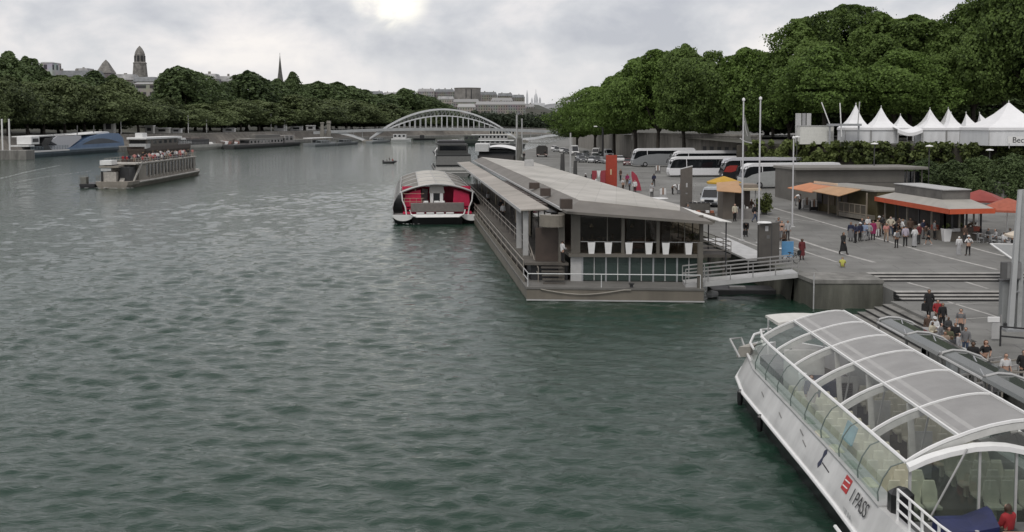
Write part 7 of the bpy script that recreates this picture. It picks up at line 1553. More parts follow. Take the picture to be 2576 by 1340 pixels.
# ------------------------------------------------------------ steel mast, booth, sail at the right edge
b = P(2540, 832, 1.1)
t = thing('steel_mast', 'tall two legged grey steel mast leaning at the right edge', 'mast', b); k = b.y / F
tp = at(2566, 478, b.y) - b
M_MAST = mat('mast_paint', (.40, .41, .41), .4, var=.08, scale=.6)
MB().loft([[(x - w, -w, z), (x + w, -w, z), (x + w, w, z), (x - w, w, z)] for x, w, z in ((0, .15, 0), (tp.x * .45, .13, tp.z * .45), (tp.x, .09, tp.z))]).build('inclined_leg', M_MAST, t)
MB().loft([[(x - w, .3 - w, z), (x + w, .3 - w, z), (x + w, .3 + w, z), (x - w, .3 + w, z)] for x, w, z in ((.6, .13, 0), (.66, .12, tp.z * .5), (.66, .09, tp.z * 1.0))]).build('upright_leg', mat('mast_paint2', (.33, .34, .335), .45, var=.1), t)
MB().box(-.4, 1.2, -.45, .8, -.02, .12).build('base_plate', M_STEEL, t); MB().bar((0.1, 0, 2.2), (.8, .3, 2.2), .08).build('tie', M_STEEL, t)
b = P(2505, 835, 1.1); k = b.y / F
t = thing('ticket_booth', 'grey steel ticket booth wall behind the leaning mast', 'booth', (b.x + .75, b.y + .7, 1.1), 0)
MB().bbox(-.1, 4.0, 0, .5, 0, 2.75, .04).build('wall', mat('booth_grey', (.24, .25, .25), .5, var=.1, scale=.6), t); MB().bbox(-.15, 4.2, -.1, .6, 2.75, 2.85, .04).build('roof', C(.14), t)
MB().bbox(-.3, .8, -.25, .0, 2.9, 3.9, .04).build('sign_box', mat('sign_box', (.10, .10, .10), .5, var=.1), t); MB().box(.0, .25, -.28, -.251, 2.95, 3.85).build('sign_slat', C(.2), t); MB().box(.55, .8, -.28, -.251, 2.95, 3.85).build('sign_slat', C(.2), t)
MB().box(1.3, 2.4, -.02, .01, .1, 2.2).build('door', C(.19, .2, .2), t); MB().bbox(-.05, .5, -.3, -.05, .15, .4, .03).build('vent', M_DARK, t)
pa, pb_, pc = P(2492, 616, 4.2), P(2566, 668, 4.0), P(2600, 618, 4.3)
t = thing('sail_awning', 'triangular grey sail awning with white edges beside the mast', 'awning', pa)
MB().ext([(0, 0, 0), pb_ - pa, pc - pa], (0, 0, .05)).build('fabric', C(.23, .235, .23, var=.05), t)
for p, q in ((Vector((0, 0, .06)), pb_ - pa), (Vector((0, 0, .06)), pc - pa)): MB().bar(p, q + Vector((0, 0, .06)), .14, .06).build('edge', M_ARCH, t)
MB().bar((pb_ - pa), (pb_.x - pa.x, pb_.y - pa.y, 2.0 - pa.z), .1).build('post', M_STEEL, t); MB().bar((pc - pa), (pc.x - pa.x, pc.y - pa.y, 2.0 - pa.z), .1).build('post', M_STEEL, t)
# lower quay furniture
for px, py, lab, s in [(2500, 858, 'white notice board on posts left of the ticket booth', 1), ]:
    b = P(px, py, 1.1); t = thing('notice_board', lab, 'board', b); MB().bbox(-.12, .35, 0, .1, .1, 1.0, .03).build('board', M_LGREY, t); MB().bbox(-.35, .3, -.02, .08, 1.02, 1.3, .02).build('header', M_WHITE, t); MB().bar((.38, .05, 0), (.38, .05, 1.4), .06).build('post', M_GREYP, t)
b = P(2414, 946, 1.1); t = thing('ticket_desk', 'plain pale grey desk in the middle of the queue on the lower quay', 'desk', b); MB().bbox(-.42, .42, 0, .6, 0, 1.15, .04).build('body', mat('desk_grey', (.33, .35, .36), .5, var=.08), t); MB().bbox(-.45, .45, -.03, .63, 1.15, 1.2, .02).build('top', M_LGREY, t)
def fence(label, pts, h=1.05, m=None):
    p0 = Vector(pts[0]); t = thing('railing', label, 'railing', p0); m = m or C(.24, .22, .19)
    for a, b in zip(pts, pts[1:]):
        a, b = Vector(a) - p0, Vector(b) - p0
        r = MB(); [r.bar(a + Vector((0, 0, z)), b + Vector((0, 0, z)), .06, .08) for z in (.55, h)]; r.build('rail', m, t)
        n = max(1, int((b - a).length / 1.1))
        for i in range(n + 1): q = a.lerp(b, i / n); MB().bar(q, q + Vector((0, 0, h + .02)), .07).build('post', m, t)
    return t
fence('brown railing penning the queue beside the pale desk', [P(2430, 945, 1.1), P(2488, 930, 1.1), P(2480, 985, 1.1)])
fence('brown railing along the lower quay in front of the white shirted person', [P(2462, 975, 1.1), P(2570, 962, 1.1), P(2650, 960, 1.1)])
fence('lower brown railing below the white shirted person at the right edge', [P(2520, 1000, 1.1), P(2600, 996, 1.1)])
fence('thin chain railing right of the notice board', [P(2516, 872, 1.1), P(2600, 880, 1.1)], m=M_DARK)
# ------------------------------------------------------------ people
def skinned(name, verts, edges, rad, root=0, sub=1):
    me = bpy.data.meshes.new(name); me.from_pydata([tuple(v) for v in verts], edges, [])
    o = bpy.data.objects.new(name, me); COL.objects.link(o)
    o.modifiers.new('skin', 'SKIN').use_smooth_shade = True
    for i, d in enumerate(me.skin_vertices[0].data):
        r = rad[i]; d.radius = r if isinstance(r, tuple) else (r, r); d.use_root = (i == root)
    o.modifiers.new('sub', 'SUBSURF').levels = sub; o.modifiers['sub'].render_levels = sub
    bpy.context.view_layer.update(); dg = bpy.context.evaluated_depsgraph_get()
    out = bpy.data.meshes.new_from_object(o.evaluated_get(dg)); bpy.data.objects.remove(o); return out
BONES = {}
def pose(name, J, female=False, fingers=True):
    """J maps joint -> position (metres, person 1.75 tall, facing +y)"""
    names = list(J); idx = {n: i for i, n in enumerate(names)}
    rad = {'pelvis': (.155, .115), 'waist': (.135, .10), 'chest': (.165, .115), 'neckb': (.075, .075), 'neck': (.055, .058), 'head': (.078, .095), 'crown': (.062, .075), 'nose': .016,
           'sh': .062, 'el': .045, 'wr': .031, 'hand': (.038, .02), 'hip': .098, 'kn': .062, 'an': .043, 'heel': .045, 'toe': .036, 'ear': .014}
    def rr(n):
        k = n[:-1] if n[-1] in 'LR' else n; return rad[k]
    E = [('pelvis', 'waist'), ('waist', 'chest'), ('chest', 'neckb'), ('neckb', 'neck'), ('neck', 'head'), ('head', 'crown'), ('head', 'nose')]
    for s in 'LR': E += [('chest', 'sh' + s), ('sh' + s, 'el' + s), ('el' + s, 'wr' + s), ('wr' + s, 'hand' + s), ('pelvis', 'hip' + s), ('hip' + s, 'kn' + s), ('kn' + s, 'an' + s), ('an' + s, 'toe' + s), ('head', 'ear' + s)]
    me = skinned('body', [J[n] for n in names], [(idx[a], idx[b]) for a, b in E], [rr(n) for n in names], idx['pelvis'])
    V = np.array([v.co[:] for v in me.vertices]); N = np.array([v.normal[:] for v in me.vertices])
    segs = [(a, b) for a, b in E]; A = np.array([J[a] for a, b in segs]); B = np.array([J[b] for a, b in segs])
    d = B - A; L2 = (d * d).sum(1)
    t = np.clip(((V[:, None] - A) * d).sum(-1) / L2, 0, 1); q = A + t[..., None] * d; D = np.linalg.norm(V[:, None] - q, axis=-1)
    near = D.argmin(1); tt = t[np.arange(len(V)), near]
    lab = []
    for k, u in zip(near, tt):
        a, b = segs[k]
        if 'wr' in a or ('el' in a and u > .92): lab.append('hand')
        elif 'el' in a: lab.append('fore')
        elif 'sh' in a or b.startswith('sh'): lab.append('uparm')
        elif a in ('pelvis',) and b == 'waist': lab.append('torso' if u > .05 else 'hips')
        elif a in ('waist', 'chest') and b in ('chest', 'neckb') and u < .8: lab.append('torso')
        elif a in ('neckb', 'chest'): lab.append('neck')
        elif a in ('neck', 'head'): lab.append('head')
        elif a == 'pelvis': lab.append('hips')
        elif 'hip' in a: lab.append('thigh')
        elif 'kn' in a: lab.append('shin')
        else: lab.append('foot')
    lab = np.array(lab)
    # eyes and mouth as small dark dents near the face, hands with five fingers
    mb = MB()
    for s in 'LR':
        h, w = Vector(J['hand' + s]), Vector(J['wr' + s]); f = (h - w).normalized(); side = Vector((0, 1, 0)) if abs(f.y) < .7 else Vector((0, 0, 1)); x = f.cross(side).normalized(); side = x.cross(f).normalized()
        for k, (o_, ln) in enumerate(((-.028, .062), (-.009, .075), (.010, .070), (.028, .055))):
            b = h + side * o_ - f * .005; mb.tube([b, b + f * ln * .5 + x * .006, b + f * ln * .95 + x * .022], [.0098, .0088, .0066], 6)
        b = w + f * .03 + side * .03; mb.tube([b, b + side * .028 + f * .022, b + side * .036 + f * .055], [.0125, .0105, .008], 6)
    n0 = len(me.vertices); verts = [v.co[:] for v in me.vertices] + mb.v; faces = [tuple(p.vertices) for p in me.polygons]; nf = len(faces); faces += [tuple(i + n0 for i in f) for f in mb.f]
    body = bpy.data.meshes.new('body'); body.from_pydata(verts, [], faces); body.polygons.foreach_set('use_smooth', [True] * len(faces))
    def shell(nm, ok, off, flare=None):
        fs = [f for f in faces[:nf] if sum(lab[i] in ok for i in f) * 2 > len(f)]
        used = sorted({i for f in fs for i in f}); mp = {i: k for k, i in enumerate(used)}
        vs = []
        for i in used:
            p = V[i] + N[i] * off
            if flare: p = flare(p)
            vs.append(tuple(p))
        m = bpy.data.meshes.new(nm); m.from_pydata(vs, [], [tuple(mp[i] for i in f) for f in fs]); m.polygons.foreach_set('use_smooth', [True] * len(fs)); return m
    hd = Vector(J['head']); cr = Vector(J['crown']); upv = (cr - hd).normalized(); fw = (Vector(J['nose']) - hd); fw = (fw - upv * fw.dot(upv)).normalized()
    def hair_ok(i, long):
        p = Vector(V[i]) - hd; u, f = p.dot(upv), p.dot(fw)
        return lab[i] == 'head' and (u > .075 or f < .02 and u > -.06 - (.1 if long else 0)) and not (f > .05 and u < .07)
    def hairmesh(long):
        fs = [f for f in faces[:nf] if all(hair_ok(i, long) or (long and lab[i] == 'neck' and (Vector(V[i]) - hd).dot(fw) < 0) for i in f)]
        used = sorted({i for f in fs for i in f}); mp = {i: k for k, i in enumerate(used)}
        m = bpy.data.meshes.new('hair'); m.from_pydata([tuple(V[i] + N[i] * (.022 + (.012 if long else 0))) for i in used], [], [tuple(mp[i] for i in f) for f in fs]); m.polygons.foreach_set('use_smooth', [True] * len(fs)); return m
    hipz = J['pelvis'][2]
    def skirt(p):
        return p
    K = {'body': body, 'hair': hairmesh(False), 'long': hairmesh(True),
         'tee': shell('shirt', ('torso', 'uparm', 'hips'), .016), 'coat': shell('coat', ('torso', 'uparm', 'fore', 'hips', 'neck'), .028),
         'vest': shell('shirt', ('torso', 'hips'), .016), 'trousers': shell('trousers', ('hips', 'thigh', 'shin'), .012), 'shorts': shell('shorts', ('hips', 'thigh'), .014), 'shoes': shell('shoes', ('foot',), .016)}
    BONES[name] = (K, J); return K
def std(**k):
    J = {'pelvis': (0, 0, .95), 'waist': (0, .0, 1.12), 'chest': (0, .0, 1.33), 'neckb': (0, -.01, 1.45), 'neck': (0, 0, 1.51), 'head': (0, .015, 1.61), 'crown': (0, .005, 1.70), 'nose': (0, .118, 1.60), 'earL': (-.088, .0, 1.605), 'earR': (.088, .0, 1.605),
         'shL': (-.185, -.01, 1.40), 'elL': (-.235, -.02, 1.13), 'wrL': (-.235, .07, .90), 'handL': (-.232, .095, .83), 'shR': (.185, -.01, 1.40), 'elR': (.235, -.02, 1.13), 'wrR': (.235, .07, .90), 'handR': (.232, .095, .83),
         'hipL': (-.09, 0, .90), 'knL': (-.10, .02, .50), 'anL': (-.11, -.02, .08), 'toeL': (-.125, .13, .045), 'hipR': (.09, 0, .90), 'knR': (.10, .02, .50), 'anR': (.11, -.02, .08), 'toeR': (.125, .13, .045)}
    J.update(k); return J
pose('stand', std())
pose('wait', std(elL=(-.25, .04, 1.14), wrL=(-.08, .2, 1.08), handL=(-.01, .22, 1.09), elR=(.25, -.06, 1.14), wrR=(.22, .1, .96), handR=(.2, .15, .90), knR=(.13, .07, .5), anR=(.16, .03, .08), toeR=(.22, .16, .045)))
pose('hips', std(elL=(-.36, -.05, 1.18), wrL=(-.2, .07, 1.0), handL=(-.15, .09, .97), elR=(.36, -.05, 1.18), wrR=(.2, .07, 1.0), handR=(.15, .09, .97), knL=(-.15, .03, .5), anL=(-.19, 0, .08), toeL=(-.24, .14, .045)))
pose('walk', std(knL=(-.10, .2, .53), anL=(-.1, .28, .1), toeL=(-.11, .43, .09), knR=(.10, -.04, .5), anR=(.1, -.30, .15), toeR=(.1, -.19, .045), elL=(-.24, -.13, 1.15), wrL=(-.22, -.11, .92), handL=(-.22, -.1, .85), elR=(.24, .08, 1.14), wrR=(.2, .25, .98), handR=(.19, .31, .95)))
pose('carry', std(elL=(-.25, .0, 1.14), wrL=(-.14, .24, 1.1), handL=(-.09, .3, 1.12), elR=(.25, .0, 1.14), wrR=(.14, .24, 1.1), handR=(.09, .3, 1.12)))
bend = std(pelvis=(0, -.08, .92), waist=(0, .06, 1.05), chest=(0, .27, 1.14), neckb=(0, .39, 1.17), neck=(0, .45, 1.17), head=(0, .54, 1.14), crown=(0, .63, 1.14), nose=(0, .57, 1.03), earL=(-.088, .54, 1.13), earR=(.088, .54, 1.13), shL=(-.185, .34, 1.14), elL=(-.2, .38, .88), wrL=(-.14, .46, .66), handL=(-.12, .5, .6), shR=(.185, .34, 1.14), elR=(.2, .38, .88), wrR=(.14, .46, .66), handR=(.12, .5, .6), hipL=(-.09, -.07, .88), hipR=(.09, -.07, .88))
pose('bend', bend)
sit = std(pelvis=(0, 0, .55), waist=(0, .01, .72), chest=(0, .03, .93), neckb=(0, .03, 1.05), neck=(0, .04, 1.11), head=(0, .06, 1.21), crown=(0, .05, 1.30), nose=(0, .163, 1.20), earL=(-.088, .05, 1.205), earR=(.088, .05, 1.205), shL=(-.185, .02, 1.0), elL=(-.23, .08, .75), wrL=(-.17, .3, .66), handL=(-.15, .37, .64), shR=(.185, .02, 1.0), elR=(.23, .08, .75), wrR=(.17, .3, .66), handR=(.15, .37, .64), hipL=(-.10, .05, .53), knL=(-.12, .45, .54), anL=(-.12, .43, .10), toeL=(-.13, .58, .05), hipR=(.10, .05, .53), knR=(.12, .45, .54), anR=(.12, .43, .10), toeR=(.13, .58, .05))
pose('sit', sit)
pose('ground', std(pelvis=(0, 0, .16), waist=(0, .03, .33), chest=(0, .07, .54), neckb=(0, .09, .66), neck=(0, .11, .71), head=(0, .15, .81), crown=(0, .15, .90), nose=(0, .25, .79), earL=(-.088, .14, .805), earR=(.088, .14, .805), shL=(-.185, .07, .60), elL=(-.24, .2, .40), wrL=(-.12, .38, .42), handL=(-.06, .42, .43), shR=(.185, .07, .60), elR=(.24, .2, .40), wrR=(.12, .38, .42), handR=(.06, .42, .43), hipL=(-.1, .05, .15), knL=(-.13, .36, .48), anL=(-.12, .42, .09), toeL=(-.13, .55, .045), hipR=(.1, .05, .15), knR=(.13, .36, .48), anR=(.12, .42, .09), toeR=(.13, .55, .045)))
SK = [mat('skin', c, .55, var=.04) for c in ((.42, .26, .19), (.30, .17, .11), (.12, .07, .045), (.48, .31, .24))]
HAIR = {'black': C(.012, .010, .009), 'brown': C(.05, .028, .016), 'fair': C(.22, .15, .08), 'grey': C(.25, .25, .25), 'red': C(.16, .05, .018), 'white': C(.6, .6, .58)}
COLS = {'white': (.62, .62, .62), 'black': (.012, .012, .013), 'navy': (.015, .02, .05), 'grey': (.16, .16, .165), 'light grey': (.34, .34, .345), 'blue': (.06, .12, .28), 'pale blue': (.24, .30, .42), 'red': (.30, .02, .025), 'dark red': (.12, .018, .02), 'pink': (.50, .22, .2), 'magenta': (.26, .02, .09), 'beige': (.32, .24, .18), 'brown': (.08, .05, .035), 'orange': (.42, .14, .05), 'yellow': (.46, .45, .10), 'green': (.06, .11, .06), 'dark grey': (.045, .046, .048), 'olive': (.09, .09, .05), 'jeans': (.05, .07, .12), 'cream': (.5, .46, .36), 'lilac': (.40, .36, .42)}
_cl = {}
def CL(n):
    if n not in _cl: _cl[n] = mat('cloth', COLS[n], .8, var=.14, scale=3)
    return _cl[n]
def person(p, hgt, ps, face, label, top='white', bottom='black', hair='black', skin=0, cut='coat', legs='trousers', shoes='black', long=False, extra=None, group=None):
    K, J = BONES[ps]; t = thing('person', label, 'person', p, R(face), group, hgt / 1.75)
    def part(n, me, m):
        o = bpy.data.objects.new(n, me); COL.objects.link(o); o.parent = t
        if not me.materials: me.materials.append(m)
        setm(o, m); return o
    part('body', K['body'], SK[skin]); part('hair', K['long' if long else 'hair'], HAIR[hair])
    part({'coat': 'jacket', 'tee': 'shirt', 'vest': 'vest'}[cut], K[cut], CL(top)); part(legs, K[legs], CL(bottom)); part('shoes', K['shoes'], CL(shoes))
    if extra: extra(t, J)
    return t
def robe(col, z0=.25, w=.34):
    def f(t, J):
        x, y = J['pelvis'][0], J['pelvis'][1]
        MB().loft([[(x + math.cos(q) * r, y + math.sin(q) * r * .75, z) for q in np.linspace(0, 6.283, 15)[:-1]] for r, z in ((w, z0), (w * .86, z0 + .35), (.185, J['pelvis'][2] + .1), (.175, J['waist'][2] + .02))]).build('skirt', CL(col), t, smooth=True)
    return f
def backpack(col):
    def f(t, J): c = J['chest']; MB().bbox(c[0] - .15, c[0] + .15, c[1] - .36, c[1] - .14, c[2] - .28, c[2] + .14, .05).build('backpack', CL(col), t)
    return f
def bag(col, s=1):
    def f(t, J): h = J['handR']; MB().loft([[(h[0] + x * q, h[1] + y, z) for x, y in ((-.17, -.06), (.17, -.06), (.17, .06), (-.17, .06))] for q, z in ((1.05, h[2] - .42 * s), (1, h[2] - .12), (.75, h[2] - .06))]).build('bag', CL(col), t); MB().tube([(h[0] - .1, h[1], h[2] - .07), (h[0], h[1], h[2] + .03), (h[0] + .1, h[1], h[2] - .07)], .012, 5).build('bag_handle', CL('black'), t)
    return f
def sash(col):
    def f(t, J): MB().loft([[Vector((x, y, z)) + Vector((0, s * .0, d)) for d in (-.035, .035)] for x, y, z, s in ((-.16, -.17, 1.44, 1), (0, -.175, 1.28, 1), (.2, -.13, 1.05, 1))], caps=False, closed=False).build('strap', CL(col), t)
    return f
def cap(col, brim=True):
    def f(t, J):
        h = Vector(J['head']) + (Vector(J['crown']) - Vector(J['head'])) * .45
        MB().lathe([(.128, -.0), (.125, .05), (.095, .105), (.03, .13)], 12, h).build('cap', CL(col), t, smooth=True)
        if brim: MB().ext([(h.x - .09, h.y + .09, h.z), (h.x + .09, h.y + .09, h.z), (h.x + .06, h.y + .21, h.z - .01), (h.x - .06, h.y + .21, h.z - .01)], (0, 0, .015)).build('brim', CL(col), t)
    return f
def both(*fs):
    def f(t, J): [q(t, J) for q in fs]
    return f
def who(px, py, hp, ps, face, label, *a, z=None, **k):
    p = G(px, py) if z is None else P(px, py, z)
    h = min(1.92, max(1.5, hp * p.y / F / (1.0 if ps not in ('bend', 'sit') else .72)))
    return person(p, h, ps, face, label, *a, **k)
# plaza
who(1640, 497, 44, 'carry', 170, 'person in grey top and black trousers carrying white bundles beyond the barge roof', 'light grey', 'black', 'black', 1, extra=both(bag('white'), backpack('white')))
who(1692, 490, 38, 'bend', -80, 'person in white shirt bending over beside the goods stand', 'white', 'black', 'black', 2, cut='tee')
who(1597, 488, 36, 'stand', 160, 'person in white top with black bag right of the pinkish flag', 'white', 'black', 'fair', 0, extra=sash('black'))
who(1578, 470, 36, 'wait', 150, 'person in magenta top with dark hair beside the flag', 'magenta', 'brown', 'black', 1)
who(1567, 482, 34, 'stand', -140, 'person in white shirt right of the red totem', 'white', 'brown', 'brown', 0, cut='tee')
who(1584, 483, 34, 'carry', 100, 'person in pale blue top leaning at the stall by the red totem', 'pale blue', 'dark grey', 'black', 1)
who(1561, 455, 30, 'stand', 120, 'person in brown jacket behind the red totem group', 'brown', 'black', 'brown', 0)
who(1473, 470, 38, 'stand', 60, 'person in black with white cap left of the red display stand', 'black', 'black', 'black', 1, extra=cap('white'))
who(1490, 466, 34, 'wait', -60, 'person in dark grey jacket between bicycle and red display stand', 'dark grey', 'black', 'black', 0)
who(1371, 396, 17, 'stand', 0, 'person in black standing beside the covered truck', 'black', 'black', 'black', 0)
who(1318, 404, 26, 'walk', 180, 'person in black walking by the thick concrete pile', 'black', 'black', 'black', 0)
who(1890, 544, 60, 'walk', 120, 'person in brown jacket carrying striped bags past the snack kiosk', 'brown', 'black', 'black', 1, extra=bag('cream'))
who(1855, 530, 50, 'stand', 160, 'person in black vest and white sleeves at the snack kiosk corner', 'white', 'black', 'black', 0, cut='tee', extra=backpack('black'))
who(1848, 558, 46, 'stand', -160, 'person in cream jacket standing under the kiosk at its near corner', 'cream', 'black', 'fair', 3)
who(1876, 596, 56, 'bend', 170, 'person in black coat bending over a trolley at the left flagpole', 'black', 'black', 'black', 1, extra=bag('black'))
who(1944, 602, 44, 'stand', 150, 'person in dark hooded robe behind the dark totem, leftmost of four', 'black', 'black', 'black', 1, extra=robe('black', .1))
who(1958, 598, 52, 'wait', 170, 'person in grey blue shirt behind the dark totem', 'grey', 'light grey', 'black', 1, cut='tee')
who(1966, 606, 52, 'stand', 175, 'person in black vest behind the right edge of the dark totem', 'black', 'grey', 'black', 0, cut='vest')
who(1981, 606, 52, 'stand', 190, 'person in pale top with large grey backpack by the shorter flagpole', 'light grey', 'dark grey', 'black', 1, extra=backpack('grey'))
who(1972, 636, 56, 'carry', 100, 'person in brown and black beside the right edge of the dark totem', 'brown', 'black', 'black', 2, extra=robe('black', .5, .26))
who(2017, 654, 54, 'stand', 185, 'person in dark red dress right of the blue board', 'dark red', 'dark red', 'brown', 2, long=True, extra=both(robe('dark red', .35, .27), bag('black')))
who(2121, 642, 76, 'walk', -150, 'person in long black coat striding at the left of the plaza crowd', 'black', 'black', 'black', 1, extra=robe('black', .3, .3))
who(2119, 674, 50, 'ground', -20, 'person in yellow green jacket sitting on the edge of the concrete pier', 'yellow', 'olive', 'fair', 0, shoes='olive')
who(2140, 608, 50, 'stand', 150, 'person in navy jacket with grey umbrella cloth at the left of the crowd', 'navy', 'grey', 'black', 1, extra=robe('grey', .35, .3))
who(2152, 612, 50, 'carry', 100, 'person in black and navy second from the left of the crowd', 'navy', 'black', 'black', 2)
who(2163, 608, 48, 'stand', 200, 'person in navy top with white cap in the crowd', 'navy', 'black', 'black', 1, extra=cap('white'))
who(2175, 607, 48, 'wait', 180, 'person in pale blue shirt in the middle left of the crowd', 'pale blue', 'light grey', 'grey', 0)
who(2186, 606, 46, 'walk', 130, 'person in light grey walking in the crowd beside the magenta coat', 'light grey', 'grey', 'grey', 0)
who(2196, 604, 50, 'stand', 165, 'person in magenta coat in the middle of the plaza crowd', 'magenta', 'black', 'black', 1, extra=robe('magenta', .55, .25))
who(2211, 596, 56, 'carry', 190, 'person in black jacket with white scarf behind the magenta coat', 'black', 'brown', 'fair', 0, extra=cap('white', False))
who(2207, 598, 46, 'stand', 180, 'person in beige shawl right of the magenta coat', 'beige', 'white', 'brown', 0)
who(2229, 610, 50, 'walk', 170, 'person in orange pink top and beige trousers under a white sun umbrella', 'pink', 'beige', 'black', 1, cut='tee')
who(2255, 625, 48, 'stand', 0, 'person in white shirt with grey backpack seen from behind on the plaza', 'white', 'black', 'black', 1, cut='tee', extra=backpack('grey'))
who(2277, 621, 54, 'stand', -8, 'person in lilac grey jacket and black trousers seen from behind', 'lilac', 'black', 'black', 0)
who(2300, 622, 52, 'wait', 20, 'person in white top and grey skirt in the right part of the crowd', 'white', 'light grey', 'brown', 0, extra=both(robe('light grey', .1, .25), bag('black')))
who(2311, 616, 54, 'stand', 30, 'person in dark red jacket with white sleeve right of the grey skirt', 'dark red', 'dark grey', 'white', 0)
who(2336, 618, 46, 'walk', 60, 'person in black shorts striding right out of the crowd', 'black', 'black', 'black', 0, legs='shorts', shoes='white')
who(2262, 592, 44, 'stand', 180, 'person in brown at the cafe counter behind the lilac jacket', 'brown', 'brown', 'black', 1)
who(2413, 590, 50, 'wait', 160, 'person in white and black with white cap at the cafe entrance', 'white', 'black', 'black', 1, extra=both(cap('white'), backpack('black')))
who(2427, 612, 46, 'stand', 200, 'person in brown jacket just behind the pair on the plaza', 'brown', 'dark grey', 'brown', 0)
who(2412, 642, 48, 'stand', -10, 'person in white top and pale grey skirt, left of the pair on the plaza', 'white', 'light grey', 'white', 0, extra=robe('light grey', .03, .24))
who(2436, 644, 52, 'hips', 5, 'person in white shirt and black trousers, right of the pair on the plaza', 'white', 'black', 'black', 0, cut='tee', extra=both(sash('black'), cap('white', False)))
who(2012, 528, 44, 'stand', 80, 'person in white shirt and black skirt left of the orange awning', 'white', 'black', 'black', 0, cut='tee', extra=robe('black', .1, .24))
who(2001, 518, 36, 'bend', -90, 'person in white bending behind the shorter flagpole', 'white', 'grey', 'black', 1, cut='tee')
for px, py, f, tp, lab in [(2466, 606, 80, 'black', 'person in black seated at the left cafe table'), (2484, 612, -90, 'dark grey', 'person in dark grey seated at the middle cafe table'), (2505, 614, 90, 'light grey', 'person in pale shirt and grey trousers seated between cafe tables'), (2524, 622, -80, 'white', 'person in white seated at the right cafe table'), (2540, 612, 170, 'grey', 'person in grey seated at the back of the cafe terrace'), (2548, 634, 90, 'black', 'person in black seated at the front cafe table')]:
    who(px, py, 36, 'sit', f, lab, tp, 'grey', 'brown', px % 3)
for i, (px, py, tp, bt, hr, lab) in enumerate([(2168, 598, 'dark grey', 'black', 'brown', 'person in dark grey jacket at the back of the crowd behind the navy tops'), (2183, 594, 'white', 'jeans', 'black', 'person in white top at the back of the crowd left of the magenta coat'), (2220, 590, 'dark grey', 'black', 'black', 'person in dark grey at the counter behind the orange pink top'), (2240, 594, 'cream', 'jeans', 'grey', 'person in cream jacket at the counter right of the orange pink top'), (2250, 598, 'black', 'black', 'black', 'person in black bending at the counter behind the grey backpack'), (2270, 600, 'white', 'black', 'fair', 'person in white top at the cafe counter behind the lilac jacket'), (2289, 598, 'brown', 'black', 'brown', 'person in brown jacket leaning at the cafe counter'), (2322, 602, 'navy', 'grey', 'black', 'person in navy top near the striding figure in shorts'), (2350, 604, 'grey', 'black', 'black', 'person in grey top at the corner post of the cafe'), (2396, 590, 'black', 'black', 'brown', 'person in black waiting right of the large white planter'), (2436, 596, 'beige', 'black', 'brown', 'person in beige jacket near the left cafe table'), (1898, 560, 'black', 'jeans', 'black', 'person in black jacket between the two tall flagpoles'), (1730, 560, 'grey', 'black', 'brown', 'person in grey by the low stall screen under the barge awning'), (1500, 480, 'white', 'jeans', 'black', 'person in white top behind the red display stand'), (1645, 470, 'navy', 'black', 'black', 'person in navy top crossing the coach park behind the goods trolley')]):
    who(px, py, 50, ('stand', 'carry', 'wait', 'hips', 'bend', 'walk')[i % 6], 150 + 47 * i % 130, lab, tp, bt, hr, i % 4, extra=(backpack('navy'), bag('brown'), None)[i % 3])
# lower quay queue
LQ = 1.1
who(2336, 800, 74, 'walk', 150, 'person all in black with a large black bag at the head of the queue steps', 'black', 'black', 'black', 1, z=LQ, extra=both(robe('black', .4, .3), bag('black', 1.2)))
who(2358, 822, 70, 'wait', 170, 'person in red jacket with white collar in the queue', 'red', 'brown', 'black', 0, z=LQ)
who(2370, 830, 70, 'stand', 185, 'person in black jacket with white scarf beside the red jacket', 'black', 'black', 'black', 1, z=LQ)
who(2416, 850, 76, 'stand', 150, 'person in grey green shirt with white waist bag standing above the queue', 'grey', 'dark grey', 'black', 0, z=LQ, cut='tee', extra=bag('white'))
QQ = [(2334, 860, 'brown', 'brown', 'person in brown jacket at the left end of the queue'), (2350, 868, 'white', 'brown', 'person with white cap in the queue behind the brown jacket'), (2384, 866, 'dark grey', 'white', 'person with white hair and dark jacket in the queue'), (2366, 884, 'grey', 'black', 'person in grey low in the middle of the queue'), (2386, 896, 'olive', 'grey', 'person in olive coat in the middle of the queue'), (2402, 884, 'black', 'black', 'person in black behind the olive coat in the queue'), (2392, 920, 'dark grey', 'fair', 'person in dark grey jacket near the landing ramp'), (2410, 912, 'light grey', 'black', 'person in light grey jacket left of the pale desk'), (2428, 896, 'grey', 'black', 'person in grey top behind the pale desk'), (2376, 908, 'beige', 'brown', 'person in beige jacket next to the landing ramp'), (2344, 880, 'cream', 'grey', 'person in cream jacket by the parapet block in the queue')]
for i, (px, py, tp, hr, lab) in enumerate(QQ):
    who(px, py, 70, ('stand', 'wait', 'carry', 'stand')[i % 4], 140 + 31 * i % 120, lab, tp, ('black', 'grey', 'jeans')[i % 3], hr, i % 4, z=LQ, extra=cap('white') if 'white cap' in lab else None)
who(2446, 952, 96, 'stand', 160, 'person in black with dark hair behind the railing right of the pale desk', 'black', 'black', 'black', 2, z=LQ)
who(2478, 948, 96, 'hips', 200, 'person with reddish curly hair and black top behind the railing', 'black', 'dark grey', 'red', 0, z=LQ, cut='tee', long=True)
who(2528, 985, 100, 'stand', 190, 'person in white t-shirt standing alone by the lower railing', 'white', 'brown', 'grey', 0, z=LQ, cut='tee')
who(2574, 975, 98, 'wait', 170, 'person in black at the right edge behind the lower railing', 'black', 'black', 'black', 0, z=LQ)
